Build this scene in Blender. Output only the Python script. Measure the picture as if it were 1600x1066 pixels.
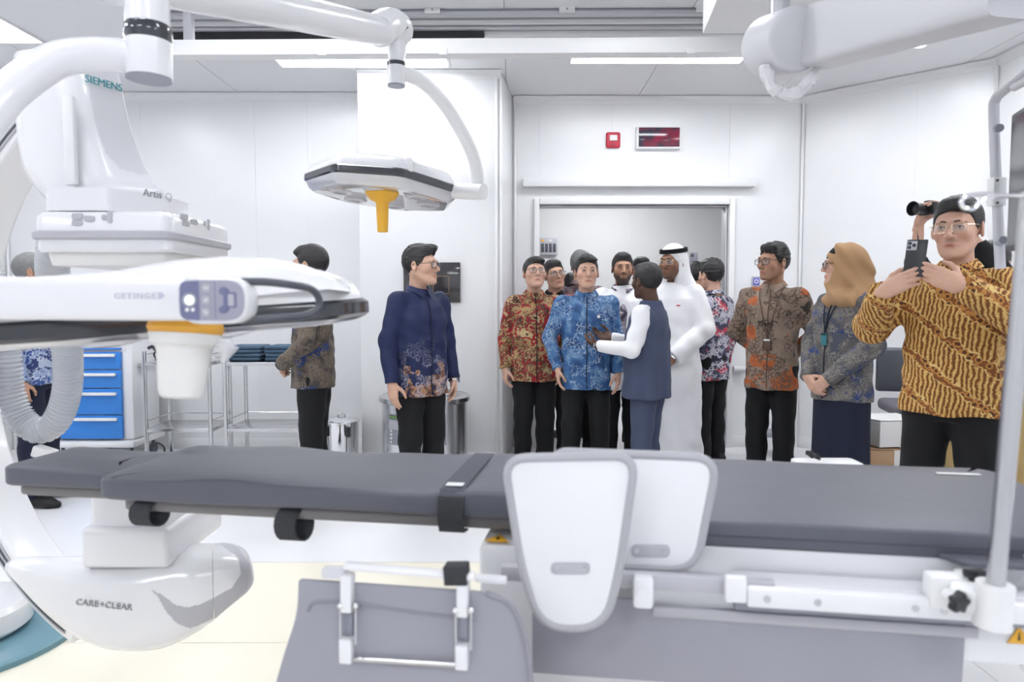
import bpy, bmesh, math, random
import numpy as np
from mathutils import Vector, Matrix, Euler

for o in list(bpy.data.objects):
    bpy.data.objects.remove(o)
SC = bpy.context.scene
COL = SC.collection
R = math.radians
PI = math.pi
random.seed(4)

# ------------------------------------------------------------------ camera, light, exposure
CAM_H, FPX, HORIZON = 1.37, 1100.0, 470.0
PITCH = math.atan((533 - HORIZON) / FPX)
cd = bpy.data.cameras.new('camera')
cd.sensor_width = 36.0
cd.lens = 36.0 * FPX / 1600.0
cd.clip_start = 0.05
cd.dof.use_dof = True
cd.dof.focus_distance = 4.6
cd.dof.aperture_fstop = 4.0
cam = bpy.data.objects.new('viewpoint', cd)
cam.location = (0, 0, CAM_H)
cam.rotation_euler = (PI / 2 - PITCH, 0, 0)
COL.objects.link(cam)
SC.camera = cam
wd = bpy.data.worlds.new('world')
SC.world = wd
wd.use_nodes = True
wd.node_tree.nodes['Background'].inputs[0].default_value = (0.9, 0.93, 1, 1)
wd.node_tree.nodes['Background'].inputs[1].default_value = 0.3
VS = SC.view_settings
VS.view_transform = 'Standard'
VS.look = 'None'
VS.gamma = 1.0
VS.use_curve_mapping = False
VS.exposure = 0.0
CY = SC.cycles
CY.max_bounces = 6
CY.diffuse_bounces = 4
CY.glossy_bounces = 3
CY.transmission_bounces = 3
CY.transparent_max_bounces = 8
CY.caustics_reflective = False
CY.caustics_refractive = False
CY.use_adaptive_sampling = True
CY.adaptive_threshold = 0.05
CY.use_denoising = True
LAMP_STRENGTH = 25.5      # emission of every ceiling light panel
CEIL = 3.23


def ray(px, py):
    a, b = (px - 800) / FPX, (533 - py) / FPX
    c, s = math.cos(PITCH), math.sin(PITCH)
    return Vector((a, c + b * s, -s + b * c))


def P(px, py, Y):
    """Point of the place seen at a photo pixel, at distance Y into the room."""
    d = ray(px, py)
    return Vector((0, 0, CAM_H)) + d * (Y / d.y)


def Pz(px, py, z):
    d = ray(px, py)
    return Vector((0, 0, CAM_H)) + d * ((z - CAM_H) / d.z)


# ------------------------------------------------------------------ materials
def mat(name, col, rough=0.5, metal=0.0, spec=0.5, coat=0.0, alpha=None, trans=0.0, emit=None, estr=0.0, bump=None, vary=None, sheen=0.0):
    m = bpy.data.materials.new(name)
    m.use_nodes = True
    nt = m.node_tree
    b = nt.nodes['Principled BSDF']
    b.inputs['Base Color'].default_value = (*col, 1)
    b.inputs['Roughness'].default_value = rough
    b.inputs['Metallic'].default_value = metal
    b.inputs['Specular IOR Level'].default_value = spec
    b.inputs['Coat Weight'].default_value = coat
    b.inputs['Transmission Weight'].default_value = trans
    b.inputs['Sheen Weight'].default_value = sheen
    if alpha is not None:
        b.inputs['Alpha'].default_value = alpha
    if emit:
        b.inputs['Emission Color'].default_value = (*emit, 1)
        b.inputs['Emission Strength'].default_value = estr
    tc = None
    if bump or vary:
        tc = nt.nodes.new('ShaderNodeTexCoord')
    if bump:
        n = nt.nodes.new('ShaderNodeTexNoise')
        n.inputs['Scale'].default_value = bump[0]
        n.inputs['Detail'].default_value = 4
        nt.links.new(tc.outputs['Object'], n.inputs['Vector'])
        bp = nt.nodes.new('ShaderNodeBump')
        bp.inputs['Strength'].default_value = bump[1]
        bp.inputs['Distance'].default_value = 0.01
        nt.links.new(n.outputs['Fac'], bp.inputs['Height'])
        nt.links.new(bp.outputs['Normal'], b.inputs['Normal'])
    if vary:
        n = nt.nodes.new('ShaderNodeTexNoise')
        n.inputs['Scale'].default_value = vary[0]
        n.inputs['Detail'].default_value = 5
        nt.links.new(tc.outputs['Object'], n.inputs['Vector'])
        mx = nt.nodes.new('ShaderNodeMix')
        mx.data_type = 'RGBA'
        mx.inputs[6].default_value = (*col, 1)
        mx.inputs[7].default_value = (*vary[1], 1)
        nt.links.new(n.outputs['Fac'], mx.inputs[0])
        nt.links.new(mx.outputs[2], b.inputs['Base Color'])
    return m


M = {}
M['wall'] = mat('wall_panel_white', (0.80, 0.80, 0.815), 0.28, spec=0.5, vary=(1.3, (0.775, 0.78, 0.80)))
M['joint'] = mat('joint_grey', (0.80, 0.80, 0.82), 0.5)
M['cove'] = mat('coving_white', (0.80, 0.80, 0.815), 0.35)
M['ceil'] = mat('ceiling_white', (0.77, 0.77, 0.79), 0.5, vary=(0.8, (0.75, 0.75, 0.775)))
M['raillight'] = mat('rail_pale_grey', (0.68, 0.68, 0.70), 0.45, vary=(5, (0.64, 0.64, 0.66)))
M['raildark'] = mat('rail_dark_grey', (0.26, 0.26, 0.29), 0.5)
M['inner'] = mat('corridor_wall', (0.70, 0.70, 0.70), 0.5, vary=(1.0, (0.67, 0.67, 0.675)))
M['white'] = mat('white_enamel', (0.80, 0.80, 0.825), 0.22, coat=0.3, vary=(2.0, (0.78, 0.78, 0.81)))
M['white2'] = mat('white_plastic', (0.79, 0.79, 0.80), 0.4, vary=(3.0, (0.77, 0.77, 0.785)))
M['offwhite'] = mat('off_white_plastic', (0.66, 0.66, 0.69), 0.4, vary=(3.0, (0.64, 0.64, 0.675)))
M['lgrey'] = mat('light_grey_plastic', (0.45, 0.45, 0.49), 0.42)
M['mgrey'] = mat('mid_grey_plastic', (0.27, 0.28, 0.33), 0.45)
M['dgrey'] = mat('dark_grey_plastic', (0.075, 0.08, 0.10), 0.35)
M['black'] = mat('black_plastic', (0.015, 0.016, 0.02), 0.3, vary=(8, (0.02, 0.02, 0.026)))
M['gloss'] = mat('glossy_black', (0.03, 0.033, 0.045), 0.12, coat=0.5)
M['steel'] = mat('brushed_steel', (0.55, 0.55, 0.56), 0.24, metal=1.0, bump=(60, 0.03))
M['chrome'] = mat('polished_steel', (0.74, 0.74, 0.76), 0.10, metal=1.0)
M['alu'] = mat('aluminium', (0.50, 0.50, 0.53), 0.38, metal=0.85, bump=(90, 0.02))
M['railgrey'] = mat('rail_grey', (0.56, 0.56, 0.60), 0.45, metal=0.1)
M['print_grey'] = mat('grey_line_print', (0.40, 0.40, 0.42), 0.5)
M['yellow'] = mat('yellow_plastic', (0.84, 0.45, 0.03), 0.4, vary=(6, (0.80, 0.42, 0.03)))
M['orange'] = mat('orange_plastic', (0.83, 0.42, 0.05), 0.4, vary=(6, (0.80, 0.40, 0.04)))
M['milk'] = mat('milky_plastic', (0.80, 0.79, 0.77), 0.35, vary=(5, (0.77, 0.76, 0.745)))
M['blue'] = mat('blue_enamel', (0.02, 0.22, 0.68), 0.3, coat=0.2, vary=(4, (0.02, 0.20, 0.64)))
M['teal_txt'] = mat('teal_print', (0.02, 0.26, 0.30), 0.5)
M['grey_txt'] = mat('grey_print', (0.22, 0.22, 0.25), 0.5)
M['lilac_txt'] = mat('pale_lilac_print', (0.52, 0.50, 0.62), 0.5)
M['mattress'] = mat('grey_vinyl', (0.105, 0.108, 0.135), 0.45, bump=(14, 0.10), vary=(3, (0.095, 0.099, 0.124)))
M['mattress_side'] = M['mattress']
M['strap'] = mat('black_webbing', (0.028, 0.03, 0.036), 0.7, bump=(220, 0.3))
M['strapgrey'] = mat('grey_webbing', (0.06, 0.064, 0.085), 0.6, bump=(220, 0.2))
M['board'] = mat('carbon_board', (0.16, 0.15, 0.15), 0.35, bump=(40, 0.05))
M['drape'] = mat('grey_lead_drape', (0.33, 0.33, 0.375), 0.6, bump=(9, 0.22), vary=(2.4, (0.31, 0.31, 0.355)))
M['drapeedge'] = mat('grey_drape_piping', (0.27, 0.27, 0.31), 0.6)
M['padwhite'] = mat('shield_white', (0.80, 0.80, 0.825), 0.45, vary=(3, (0.785, 0.785, 0.81)))
M['padedge'] = mat('shield_edging', (0.40, 0.40, 0.43), 0.5)
M['towel'] = mat('blue_grey_cloth', (0.045, 0.085, 0.14), 0.85, bump=(60, 0.4), vary=(20, (0.06, 0.11, 0.17)))
M['plasticbag'] = mat('clear_wrap', (0.9, 0.9, 0.93), 0.18, alpha=0.5, spec=0.8, bump=(30, 0.5))
M['hose'] = mat('clear_grey_hose', (0.56, 0.58, 0.62), 0.2, alpha=0.72, spec=0.6)
M['red'] = mat('red_plastic', (0.55, 0.03, 0.06), 0.4, vary=(8, (0.5, 0.025, 0.05)))
M['paper'] = mat('white_paper', (0.8, 0.8, 0.8), 0.6)
M['board_brown'] = mat('cardboard', (0.46, 0.30, 0.18), 0.8, bump=(40, 0.1))
M['screen'] = mat('dark_screen', (0.10, 0.10, 0.115), 0.10, spec=0.8)
M['teal'] = mat('teal_vinyl', (0.10, 0.23, 0.29), 0.3, vary=(3, (0.16, 0.30, 0.36)))
M['cyan'] = mat('cyan_cover', (0.18, 0.62, 0.72), 0.4)
M['led'] = mat('lit_button', (0.9, 0.95, 0.95), 0.3, emit=(0.85, 1.0, 0.97), estr=1.2)
M['glass'] = mat('spectacle_lens', (0.8, 0.85, 0.9), 0.05, alpha=0.07, spec=0.4)
M['gold'] = mat('gold_metal', (0.75, 0.6, 0.42), 0.25, metal=1.0)
M['lens'] = mat('lamp_lens', (0.62, 0.62, 0.66), 0.08, spec=0.9)
M['reflector'] = mat('lamp_under_glass', (0.62, 0.62, 0.66), 0.10, coat=0.6, metal=0.25)
M['lightpanel'] = mat('light_diffuser', (0.9, 0.9, 0.9), 0.5, emit=(0.95, 0.975, 1.0), estr=LAMP_STRENGTH)


# ------------------------------------------------------------------ object helpers
def tag(o, label=None, cat=None, group=None, kind=None):
    if label:
        o['label'] = label
    if cat:
        o['category'] = cat
    if group:
        o['group'] = group
    if kind:
        o['kind'] = kind
    return o


def empty(name, loc=(0, 0, 0), rz=0.0, label=None, cat=None, group=None, kind=None):
    o = bpy.data.objects.new(name, None)
    o.empty_display_size = 0.1
    COL.objects.link(o)
    o.location = loc
    o.rotation_euler = (0, 0, rz)
    return tag(o, label, cat, group, kind)


def put_mesh(name, me, parent=None, M4=None):
    o = bpy.data.objects.new(name, me)
    COL.objects.link(o)
    if parent is not None:
        o.parent = parent
    if M4 is not None:
        o.matrix_basis = M4
    return o


def smooth(me, ang=35):
    for p in me.polygons:
        p.use_smooth = True
    try:
        me.set_sharp_from_angle(angle=R(ang))
    except Exception:
        pass


class MB:
    """Collects shapes in one bmesh; build() links them as one mesh object."""

    def __init__(self):
        self.bm = bmesh.new()
        self.mi = 0

    def _tagm(self, n0):
        self.bm.faces.ensure_lookup_table()
        for f in self.bm.faces[n0:]:
            f.material_index = self.mi

    def add(self, vs, fs, T=None):
        n0 = len(self.bm.faces)
        bv = [self.bm.verts.new(T @ Vector(v) if T is not None else Vector(v)) for v in vs]
        for f in fs:
            try:
                self.bm.faces.new([bv[i] for i in f])
            except ValueError:
                pass
        self._tagm(n0)
        return self

    def box(self, c, s, bev=0.0, rot=None, seg=2, T=None):
        b = bmesh.new()
        bmesh.ops.create_cube(b, size=1.0)
        bmesh.ops.scale(b, vec=Vector(s), verts=b.verts)
        if bev > 0:
            bmesh.ops.bevel(b, geom=list(b.edges), offset=bev, segments=seg, profile=0.5, affect='EDGES')
        X = Matrix.Translation(Vector(c))
        if rot is not None:
            X = X @ (rot.to_matrix().to_4x4() if isinstance(rot, Euler) else rot.to_4x4())
        if T is not None:
            X = T @ X
        bmesh.ops.transform(b, matrix=X, verts=b.verts)
        self._merge(b)
        return self

    def _merge(self, b):
        b.verts.index_update()
        vs = [v.co.copy() for v in b.verts]
        fs = [[v.index for v in f.verts] for f in b.faces]
        b.free()
        self.add(vs, fs)

    def rings(self, rings, cap0=True, cap1=True, closed=True, T=None):
        n = len(rings[0])
        vs = [p for r in rings for p in r]
        fs = []
        for i in range(len(rings) - 1):
            for j in range(n if closed else n - 1):
                k = (j + 1) % n
                fs.append((i * n + j, i * n + k, (i + 1) * n + k, (i + 1) * n + j))
        if cap0:
            fs.append(tuple(reversed(range(n))))
        if cap1:
            fs.append(tuple((len(rings) - 1) * n + j for j in range(n)))
        return self.add(vs, fs, T)

    def tube(self, pts, r, n=12, caps=True, T=None, squash=1.0):
        pts = [Vector(p) for p in pts]
        m = len(pts)
        rad = r if isinstance(r, (list, tuple)) else [r] * m
        t0 = (pts[1] - pts[0]).normalized()
        up = Vector((0, 0, 1)) if abs(t0.z) < 0.9 else Vector((0, 1, 0))
        a = t0.cross(up).normalized()
        rings = []
        for i in range(m):
            if i == 0:
                t = t0
            elif i == m - 1:
                t = (pts[i] - pts[i - 1]).normalized()
            else:
                t = ((pts[i + 1] - pts[i]).normalized() + (pts[i] - pts[i - 1]).normalized())
                t = t.normalized() if t.length > 1e-6 else (pts[i + 1] - pts[i]).normalized()
            a = (a - t * a.dot(t))
            a = a.normalized() if a.length > 1e-6 else t.orthogonal().normalized()
            b = t.cross(a)
            rings.append([pts[i] + (a * math.cos(2 * PI * j / n) + b * (math.sin(2 * PI * j / n) * squash)) * rad[i] for j in range(n)])
        return self.rings(rings, caps, caps, True, T)

    def cyl(self, p0, p1, r0, r1=None, n=20, T=None):
        return self.tube([p0, p1], [r0, r0 if r1 is None else r1], n, True, T)

    def lathe(self, prof, n=24, c=(0, 0, 0), T=None, cap=True):
        c = Vector(c)
        rings = [[c + Vector((r * math.cos(2 * PI * j / n), r * math.sin(2 * PI * j / n), z)) for j in range(n)] for r, z in prof]
        return self.rings(rings, cap, cap, True, T)

    def prism(self, outline, t0, t1, T=None, bev=0.0, hole=None):
        """outline in local xy, extruded along local z from t0 to t1, with a small bevel."""
        n = len(outline)

        def inset(d):
            out = []
            for i in range(n):
                p0, p1, p2 = Vector(outline[i - 1]), Vector(outline[i]), Vector(outline[(i + 1) % n])
                e0, e1 = (p1 - p0).normalized(), (p2 - p1).normalized()
                nn = Vector((-e0.y - e1.y, e0.x + e1.x))
                nn = nn.normalized() if nn.length > 1e-6 else Vector((-e0.y, e0.x))
                out.append(p1 + nn * d)
            return out
        area = sum(outline[i - 1][0] * outline[i][1] - outline[i][0] * outline[i - 1][1] for i in range(n))
        sg = 1 if area > 0 else -1
        if bev > 0:
            lay = [(inset(sg * bev), t0), (inset(sg * bev * 0.3), t0 + bev * 0.3), (outline, t0 + bev), (outline, t1 - bev), (inset(sg * bev * 0.3), t1 - bev * 0.3), (inset(sg * bev), t1)]
        else:
            lay = [(outline, t0), (outline, t1)]
        rings = [[Vector((p[0], p[1], z)) for p in o] for o, z in lay]
        return self.rings(rings, True, True, True, T)

    def sphere(self, c, r, u=16, v=10, T=None, sc=(1, 1, 1)):
        c = Vector(c)
        rings = []
        for i in range(1, v):
            th = PI * i / v
            rings.append([c + Vector((r * sc[0] * math.sin(th) * math.cos(2 * PI * j / u), r * sc[1] * math.sin(th) * math.sin(2 * PI * j / u), r * sc[2] * math.cos(th))) for j in range(u)])
        return self.rings(rings, True, True, True, T)

    def build(self, name, material, parent=None, ang=35, recalc=True, T=None):
        me = bpy.data.meshes.new(name)
        if recalc:
            bmesh.ops.recalc_face_normals(self.bm, faces=list(self.bm.faces))
        if T is not None:
            bmesh.ops.transform(self.bm, matrix=T, verts=self.bm.verts)
        self.bm.to_mesh(me)
        self.bm.free()
        for m in (material if isinstance(material, (list, tuple)) else [material]):
            me.materials.append(M[m] if isinstance(m, str) else m)
        smooth(me, ang)
        return put_mesh(name, me, parent)


def copy_tree(o, parent=None):
    c = o.copy()
    COL.objects.link(c)
    c.parent = parent
    for ch in [x for x in bpy.data.objects if x.parent is o]:
        copy_tree(ch, c)
    return c


def round_poly(pts, r, seg=6):
    """2D polygon with rounded corners; r one radius or a list."""
    n = len(pts)
    out = []
    for i in range(n):
        p0, p1, p2 = Vector(pts[i - 1]), Vector(pts[i]), Vector(pts[(i + 1) % n])
        rr = r[i] if isinstance(r, (list, tuple)) else r
        d0, d1 = (p0 - p1), (p2 - p1)
        l = min(rr, d0.length * 0.48, d1.length * 0.48)
        a, b = p1 + d0.normalized() * l, p1 + d1.normalized() * l
        for k in range(seg + 1):
            t = k / seg
            q = a * (1 - t) ** 2 + p1 * (2 * t * (1 - t)) + b * t * t
            out.append((q.x, q.y))
    return out


def spline(pts, n=8):
    """Catmull-Rom through 3D points."""
    pts = [Vector(p) for p in pts]
    q = [pts[0] * 2 - pts[1]] + pts + [pts[-1] * 2 - pts[-2]]
    out = []
    for i in range(1, len(q) - 2):
        for k in range(n):
            t = k / n
            p0, p1, p2, p3 = q[i - 1], q[i], q[i + 1], q[i + 2]
            out.append(0.5 * ((2 * p1) + (p2 - p0) * t + (2 * p0 - 5 * p1 + 4 * p2 - p3) * t * t + (3 * p1 - p0 - 3 * p2 + p3) * t ** 3))
    out.append(pts[-1])
    return out


def frame(o, x, z):
    """4x4 with origin o, local x along x, local z along z (re-orthogonalised)."""
    x = Vector(x).normalized()
    z = Vector(z)
    z = (z - x * z.dot(x)).normalized()
    y = z.cross(x)
    return Matrix(((x.x, y.x, z.x, o[0]), (x.y, y.y, z.y, o[1]), (x.z, y.z, z.z, o[2]), (0, 0, 0, 1)))


def lettering(name, text, size, T, material, parent, ext=0.0006, spacing=1.0):
    cu = bpy.data.curves.new(name, 'FONT')
    cu.body = text
    cu.size = size
    cu.extrude = ext
    cu.space_character = spacing
    cu.resolution_u = 3
    tmp = bpy.data.objects.new(name + '_tmp', cu)
    COL.objects.link(tmp)
    dg = bpy.context.evaluated_depsgraph_get()
    me = bpy.data.meshes.new_from_object(tmp.evaluated_get(dg))
    bpy.data.objects.remove(tmp)
    me.materials.clear()
    me.materials.append(M[material])
    me.transform(T)
    me.name = name
    return put_mesh(name, me, parent)
# ------------------------------------------------------------------ the room
YB = 6.55          # back wall
XL = -4.6
XR = 3.74
YN = -2.6          # wall behind the camera
COLX0, COLX1, COLY = P(562, 400, 5.83).x, P(783, 400, 5.83).x, 5.83
DX0, DX1 = P(843, 400, YB).x, P(1137, 400, YB).x
DTOP = P(990, 320, YB).z
CHX = P(1253, 300, YB).x           # where the slanted wall starts
CHY = 5.53

# floor: one base slab, vinyl sheets on it with welded joints
fl = MB()
fl.box((-0.3, 3.2, -0.06), (10.0, 12.4, 0.10))
floor = tag(fl.build('floor', mat('floor_joint', (0.50, 0.50, 0.53), 0.5)), kind='structure')
M['vinyl'] = mat('white_vinyl', (0.78, 0.78, 0.80), 0.30, spec=0.5, vary=(2.5, (0.75, 0.75, 0.775)))
M['cream'] = mat('cream_vinyl', (0.86, 0.82, 0.70), 0.22, spec=0.5, vary=(2.5, (0.84, 0.79, 0.67)))
xs = [-5.2, -3.4, -2.3, 0.95, 1.75, 2.95, 4.7]
ys = [-3.0, 0.3, 1.55, 2.75, 3.62, 4.85, 6.05, 7.25, 9.3]
for i in range(len(xs) - 1):
    for j in range(len(ys) - 1):
        g = 0.004
        b = MB()
        b.box(((xs[i] + xs[i + 1]) / 2, (ys[j] + ys[j + 1]) / 2, -0.005), (xs[i + 1] - xs[i] - g, ys[j + 1] - ys[j] - g, 0.01))
        cream = (i == 2 and ys[j + 1] < 3.7 and ys[j] > 0)
        b.build('vinyl_sheet', 'cream' if cream else 'vinyl', floor)

cl = MB()
cl.box((-0.4, 1.95, CEIL + 0.07), (8.9, 9.4, 0.1))
ceiling = tag(cl.build('ceiling', 'joint'), kind='structure')
cxs = [-4.85, -3.65, -2.45, -1.25, -0.05, 1.15, 2.35, 3.55, 4.05]
cys = [-2.75, -0.4, 2.0, 4.4, 6.65]
for i in range(len(cxs) - 1):
    for j in range(len(cys) - 1):
        b = MB()
        b.box(((cxs[i] + cxs[i + 1]) / 2, (cys[j] + cys[j + 1]) / 2, CEIL + 0.010), (cxs[i + 1] - cxs[i] - 0.005, cys[j + 1] - cys[j] - 0.005, 0.02))
        b.build('ceiling_panel', 'ceil', ceiling)


def wall(name, p0, p1, seams=(), z0=0.0, z1=CEIL, th=0.10, opening=None, mat_='wall', ends=(0, 0)):
    """Wall from p0 to p1 (plan); its face is the right-hand side when walking p0 -> p1. Backing slab + panels.
    opening: (d0, d1, top)."""
    p0, p1 = Vector((*p0, 0)), Vector((*p1, 0))
    d = (p1 - p0)
    L = d.length
    d.normalize()
    n = Vector((d.y, -d.x, 0))          # facing the room
    T = Matrix(((d.x, n.x, 0, p0.x), (d.y, n.y, 0, p0.y), (0, 0, 1, 0), (0, 0, 0, 1)))
    spans = []
    cuts = [0.0] + list(seams) + [L]
    base = MB()

    def slab(mb, a, b_, za, zb, y0, y1, bev=0.0):
        mb.box(((a + b_) / 2, (y0 + y1) / 2, (za + zb) / 2), (b_ - a, abs(y1 - y0), zb - za), bev, T=T, seg=1)
    regions = [(0.0, L, z0, z1)] if not opening else [(0.0, opening[0], z0, z1), (opening[1], L, z0, z1), (opening[0], opening[1], opening[2], z1)]
    for a, b_, za, zb in regions:
        slab(base, a - (ends[0] if a == 0 else 0), b_ + (ends[1] if b_ == L else 0), za, zb, -th, -0.0025)
    w = tag(base.build(name, 'joint'), kind='structure')
    for a, b_, za, zb in regions:
        cc = [a] + [s for s in seams if a + 0.02 < s < b_ - 0.02] + [b_]
        for k in range(len(cc) - 1):
            pm = MB()
            slab(pm, cc[k] + 0.0015, cc[k + 1] - 0.0015, za, zb, -0.004, 0.0, 0.0012)
            pm.build('wall_panel', mat_, w)
    return w


def xseams(px, Y, x0):
    return [P(q, 300, Y).x - x0 for q in px]


YBL = 6.45
wall('wall_back_left', (XL, YBL), (COLX0 + 0.02, YBL), xseams([222, 400, 482], YBL, XL))
wall('wall_column', (COLX0, COLY), (COLX1, COLY), [], ends=(0, 0))
wall('wall_column_return', (COLX1, COLY), (P(800, 400, YB).x, YB), [])
wall("wall_column_side", (COLX0, YBL), (COLX0, COLY + 0.03), [])
bx0 = P(797, 400, YB).x
wall('wall_back', (bx0, YB), (CHX, YB), xseams([956, 1142], YB, bx0), opening=(DX0 - bx0, DX1 - bx0, DTOP), th=0.14)
wall('wall_right_slanted', (CHX, YB), (XR, CHY), [0.93])
wall('wall_right', (XR, CHY), (XR, YN), [1.0, 2.2, 3.4, 4.6, 5.8, 7.0])
wall('wall_left', (XL, YN), (XL, YBL), [1.2, 2.4, 3.6, 4.8, 6.0, 7.2, 8.4])
wall('wall_near', (XR, YN), (XL, YN), [1.2, 2.4, 3.6, 4.8, 6.0, 7.2])
# lobby beyond the doorway
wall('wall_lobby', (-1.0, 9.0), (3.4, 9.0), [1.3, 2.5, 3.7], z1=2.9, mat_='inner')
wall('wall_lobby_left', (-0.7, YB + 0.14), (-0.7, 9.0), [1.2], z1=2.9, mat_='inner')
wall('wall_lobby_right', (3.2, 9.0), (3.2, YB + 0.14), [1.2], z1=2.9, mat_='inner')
b = MB()
b.box((1.2, 7.85, 2.94), (4.6, 2.4, 0.06))
tag(b.build('ceiling_lobby', 'ceil'), kind='structure')

# coving at the wall heads and corners, frame of the doorway
n_trim = [0]


def trim(p0, p1, w, h, material='cove', bev=0.006):
    p0, p1 = Vector(p0), Vector(p1)
    d = p1 - p0
    m = MB()
    T = frame((p0 + p1) / 2, d, (0, 0, 1) if abs(d.normalized().z) < 0.9 else (0, -1, 0))
    m.box((0, 0, 0), (d.length, w, h), bev, T=T)
    n_trim[0] += 1
    return tag(m.build('trim_%d' % n_trim[0], material), kind='structure')


def cove(p0, p1):
    """quarter-round coving between wall head and ceiling along p0->p1 (room on the right)."""
    p0, p1 = Vector(p0), Vector(p1)
    d = (p1 - p0)
    T = frame(p0, d, (0, 0, 1))
    prof = []
    for k in range(7):
        a = R(90) * k / 6
        prof.append((-0.055 * (1 - math.sin(a)) - 0.004, -0.06 * (1 - math.cos(a)) - 0.004))
    prof += [(0.0, -0.066), (0.0, 0.0)]
    # local y = away from room
    rings = [[Vector((x, py, pz)) for py, pz in prof] for x in (0, d.length)]
    m = MB()
    m.rings(rings, T=T)
    n_trim[0] += 1
    return tag(m.build('trim_%d' % n_trim[0], 'cove'), kind='structure')


zc = CEIL - 0.001
cove((XL, YBL, zc), (COLX0, YBL, zc))
cove((COLX0, COLY, zc), (COLX1, COLY, zc))
cove((bx0 + 0.03, YB, zc), (CHX, YB, zc))
cove((CHX, YB, zc), (XR, CHY, zc))
cove((XR, CHY, zc), (XR, YN, zc))
cove((XL, YN, zc), (XL, YBL, zc))
for (x, y) in ((COLX1 + 0.0, COLY - 0.008), (CHX - 0.012, YB - 0.02), (XR - 0.02, CHY - 0.02), (P(805, 400, YB).x, YB - 0.02), (P(776, 400, COLY).x, COLY - 0.004), (XL + 0.02, YBL - 0.02), (P(1160, 400, 6.2).x + 0.35, 0)):
    if y > 0:
        trim((x, y, 0.0), (x, y, CEIL - 0.06), 0.022, 0.022)
# door frame
fw = 0.055
trim((DX0 - fw / 2, YB - 0.012, 0), (DX0 - fw / 2, YB - 0.012, DTOP + fw), 0.05, fw)
trim((DX1 + fw / 2, YB - 0.012, 0), (DX1 + fw / 2, YB - 0.012, DTOP + fw), 0.05, fw)
trim((DX0, YB - 0.012, DTOP + fw / 2), (DX1, YB - 0.012, DTOP + fw / 2), 0.05, fw)
trim((DX1 - 0.012, YB + 0.075, 0), (DX1 - 0.012, YB + 0.075, DTOP), 0.022, 0.13, 'alu')
trim((DX0, YB + 0.075, DTOP - 0.010), (DX1, YB + 0.075, DTOP - 0.010), 0.13, 0.018, 'alu')
for a, b_, nm in (((XL, YBL), (COLX0, YBL), 'back_left'), ((CHX, YB), (XR, CHY), 'right_slanted'), ((XR, CHY), (XR, YN), 'right'), ((COLX0, COLY), (COLX1, COLY), 'column'), ((DX1 + fw, YB), (CHX, YB), 'back'), ((-0.7, 9.0), (3.2, 9.0), 'lobby')):
    m = MB()
    a, b_ = Vector((*a, 0)), Vector((*b_, 0))
    d = b_ - a
    m.box((d.length / 2, -0.006, 0.05), (d.length, 0.012, 0.10), 0.003, T=frame(a, d, (0, 0, 1)))
    tag(m.build('baseboard_' + nm, 'cove'), kind='structure')
# access panel low in the lobby-side wall right of the door
# ------------------------------------------------------------------ ceiling lights


def light(cx, cy, lx, ly, label, z=CEIL):
    e = empty('ceiling_light', (cx, cy, z), 0, label, 'light', 'recessed ceiling light panels')
    f = MB()
    w = 0.018
    for sx, sy, bx, by in ((0, ly / 2, lx + w, w), (0, -ly / 2, lx + w, w), (lx / 2, 0, w, ly), (-lx / 2, 0, w, ly)):
        f.box((sx, sy, -0.006), (bx, by, 0.014), 0.002)
    f.build('frame', 'white2', e)
    p = MB()
    p.box((0, 0, -0.004), (lx - w, ly - w, 0.006))
    p.build('diffuser', 'lightpanel', e)
    return e


def lx_at(px0, px1, py0, py1):
    a, b_ = Pz(px0, py1, CEIL), Pz(px1, py0, CEIL)
    return a, b_


light(-1.16, 5.565, 1.33, 0.28, 'long bright light panel above the white column')
light(1.115, 5.47, 1.33, 0.29, 'long bright light panel in the ceiling before the doorway')
light(2.86, 4.65, 0.30, 1.25, 'bright light panel half hidden by the white ceiling boom')
light(-3.52, 4.55, 0.32, 1.25, 'bright light panel in the ceiling above the grey-haired man')
for k, (cx, cy) in enumerate(((-3.52, 2.0), (2.86, 2.0), (-3.52, -0.6), (2.86, -0.6))):
    light(cx, cy, 0.32, 1.25, ['ceiling light panel along the wall behind the C-arm', 'ceiling light panel above the monitor wall', 'ceiling light panel behind the viewer by the C-arm side', 'ceiling light panel behind the viewer by the monitor side'][k])
for k, cx in enumerate((-1.6, 1.0)):
    light(cx, -1.6, 1.27, 0.32, ['ceiling light panel behind the viewer, nearer the C-arm', 'ceiling light panel behind the viewer, nearer the monitor'][k])
for k, cx in enumerate((-1.2, 1.2)):
    light(cx, 1.0, 0.9, 0.22, ['small ceiling light panel over the table foot end', 'small ceiling light panel over the table head end'][k])  # pair added out of view to brighten the table and near equipment
    light(cx, 3.35, 1.27, 0.32, ['ceiling light panel above the milky-handled light', 'ceiling light panel above the white boom'][k])  # pair added out of view to light the fronts of the people
light(1.1, 7.9, 1.25, 0.42, 'ceiling light panel in the lobby beyond the doorway', 2.905)

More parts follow.
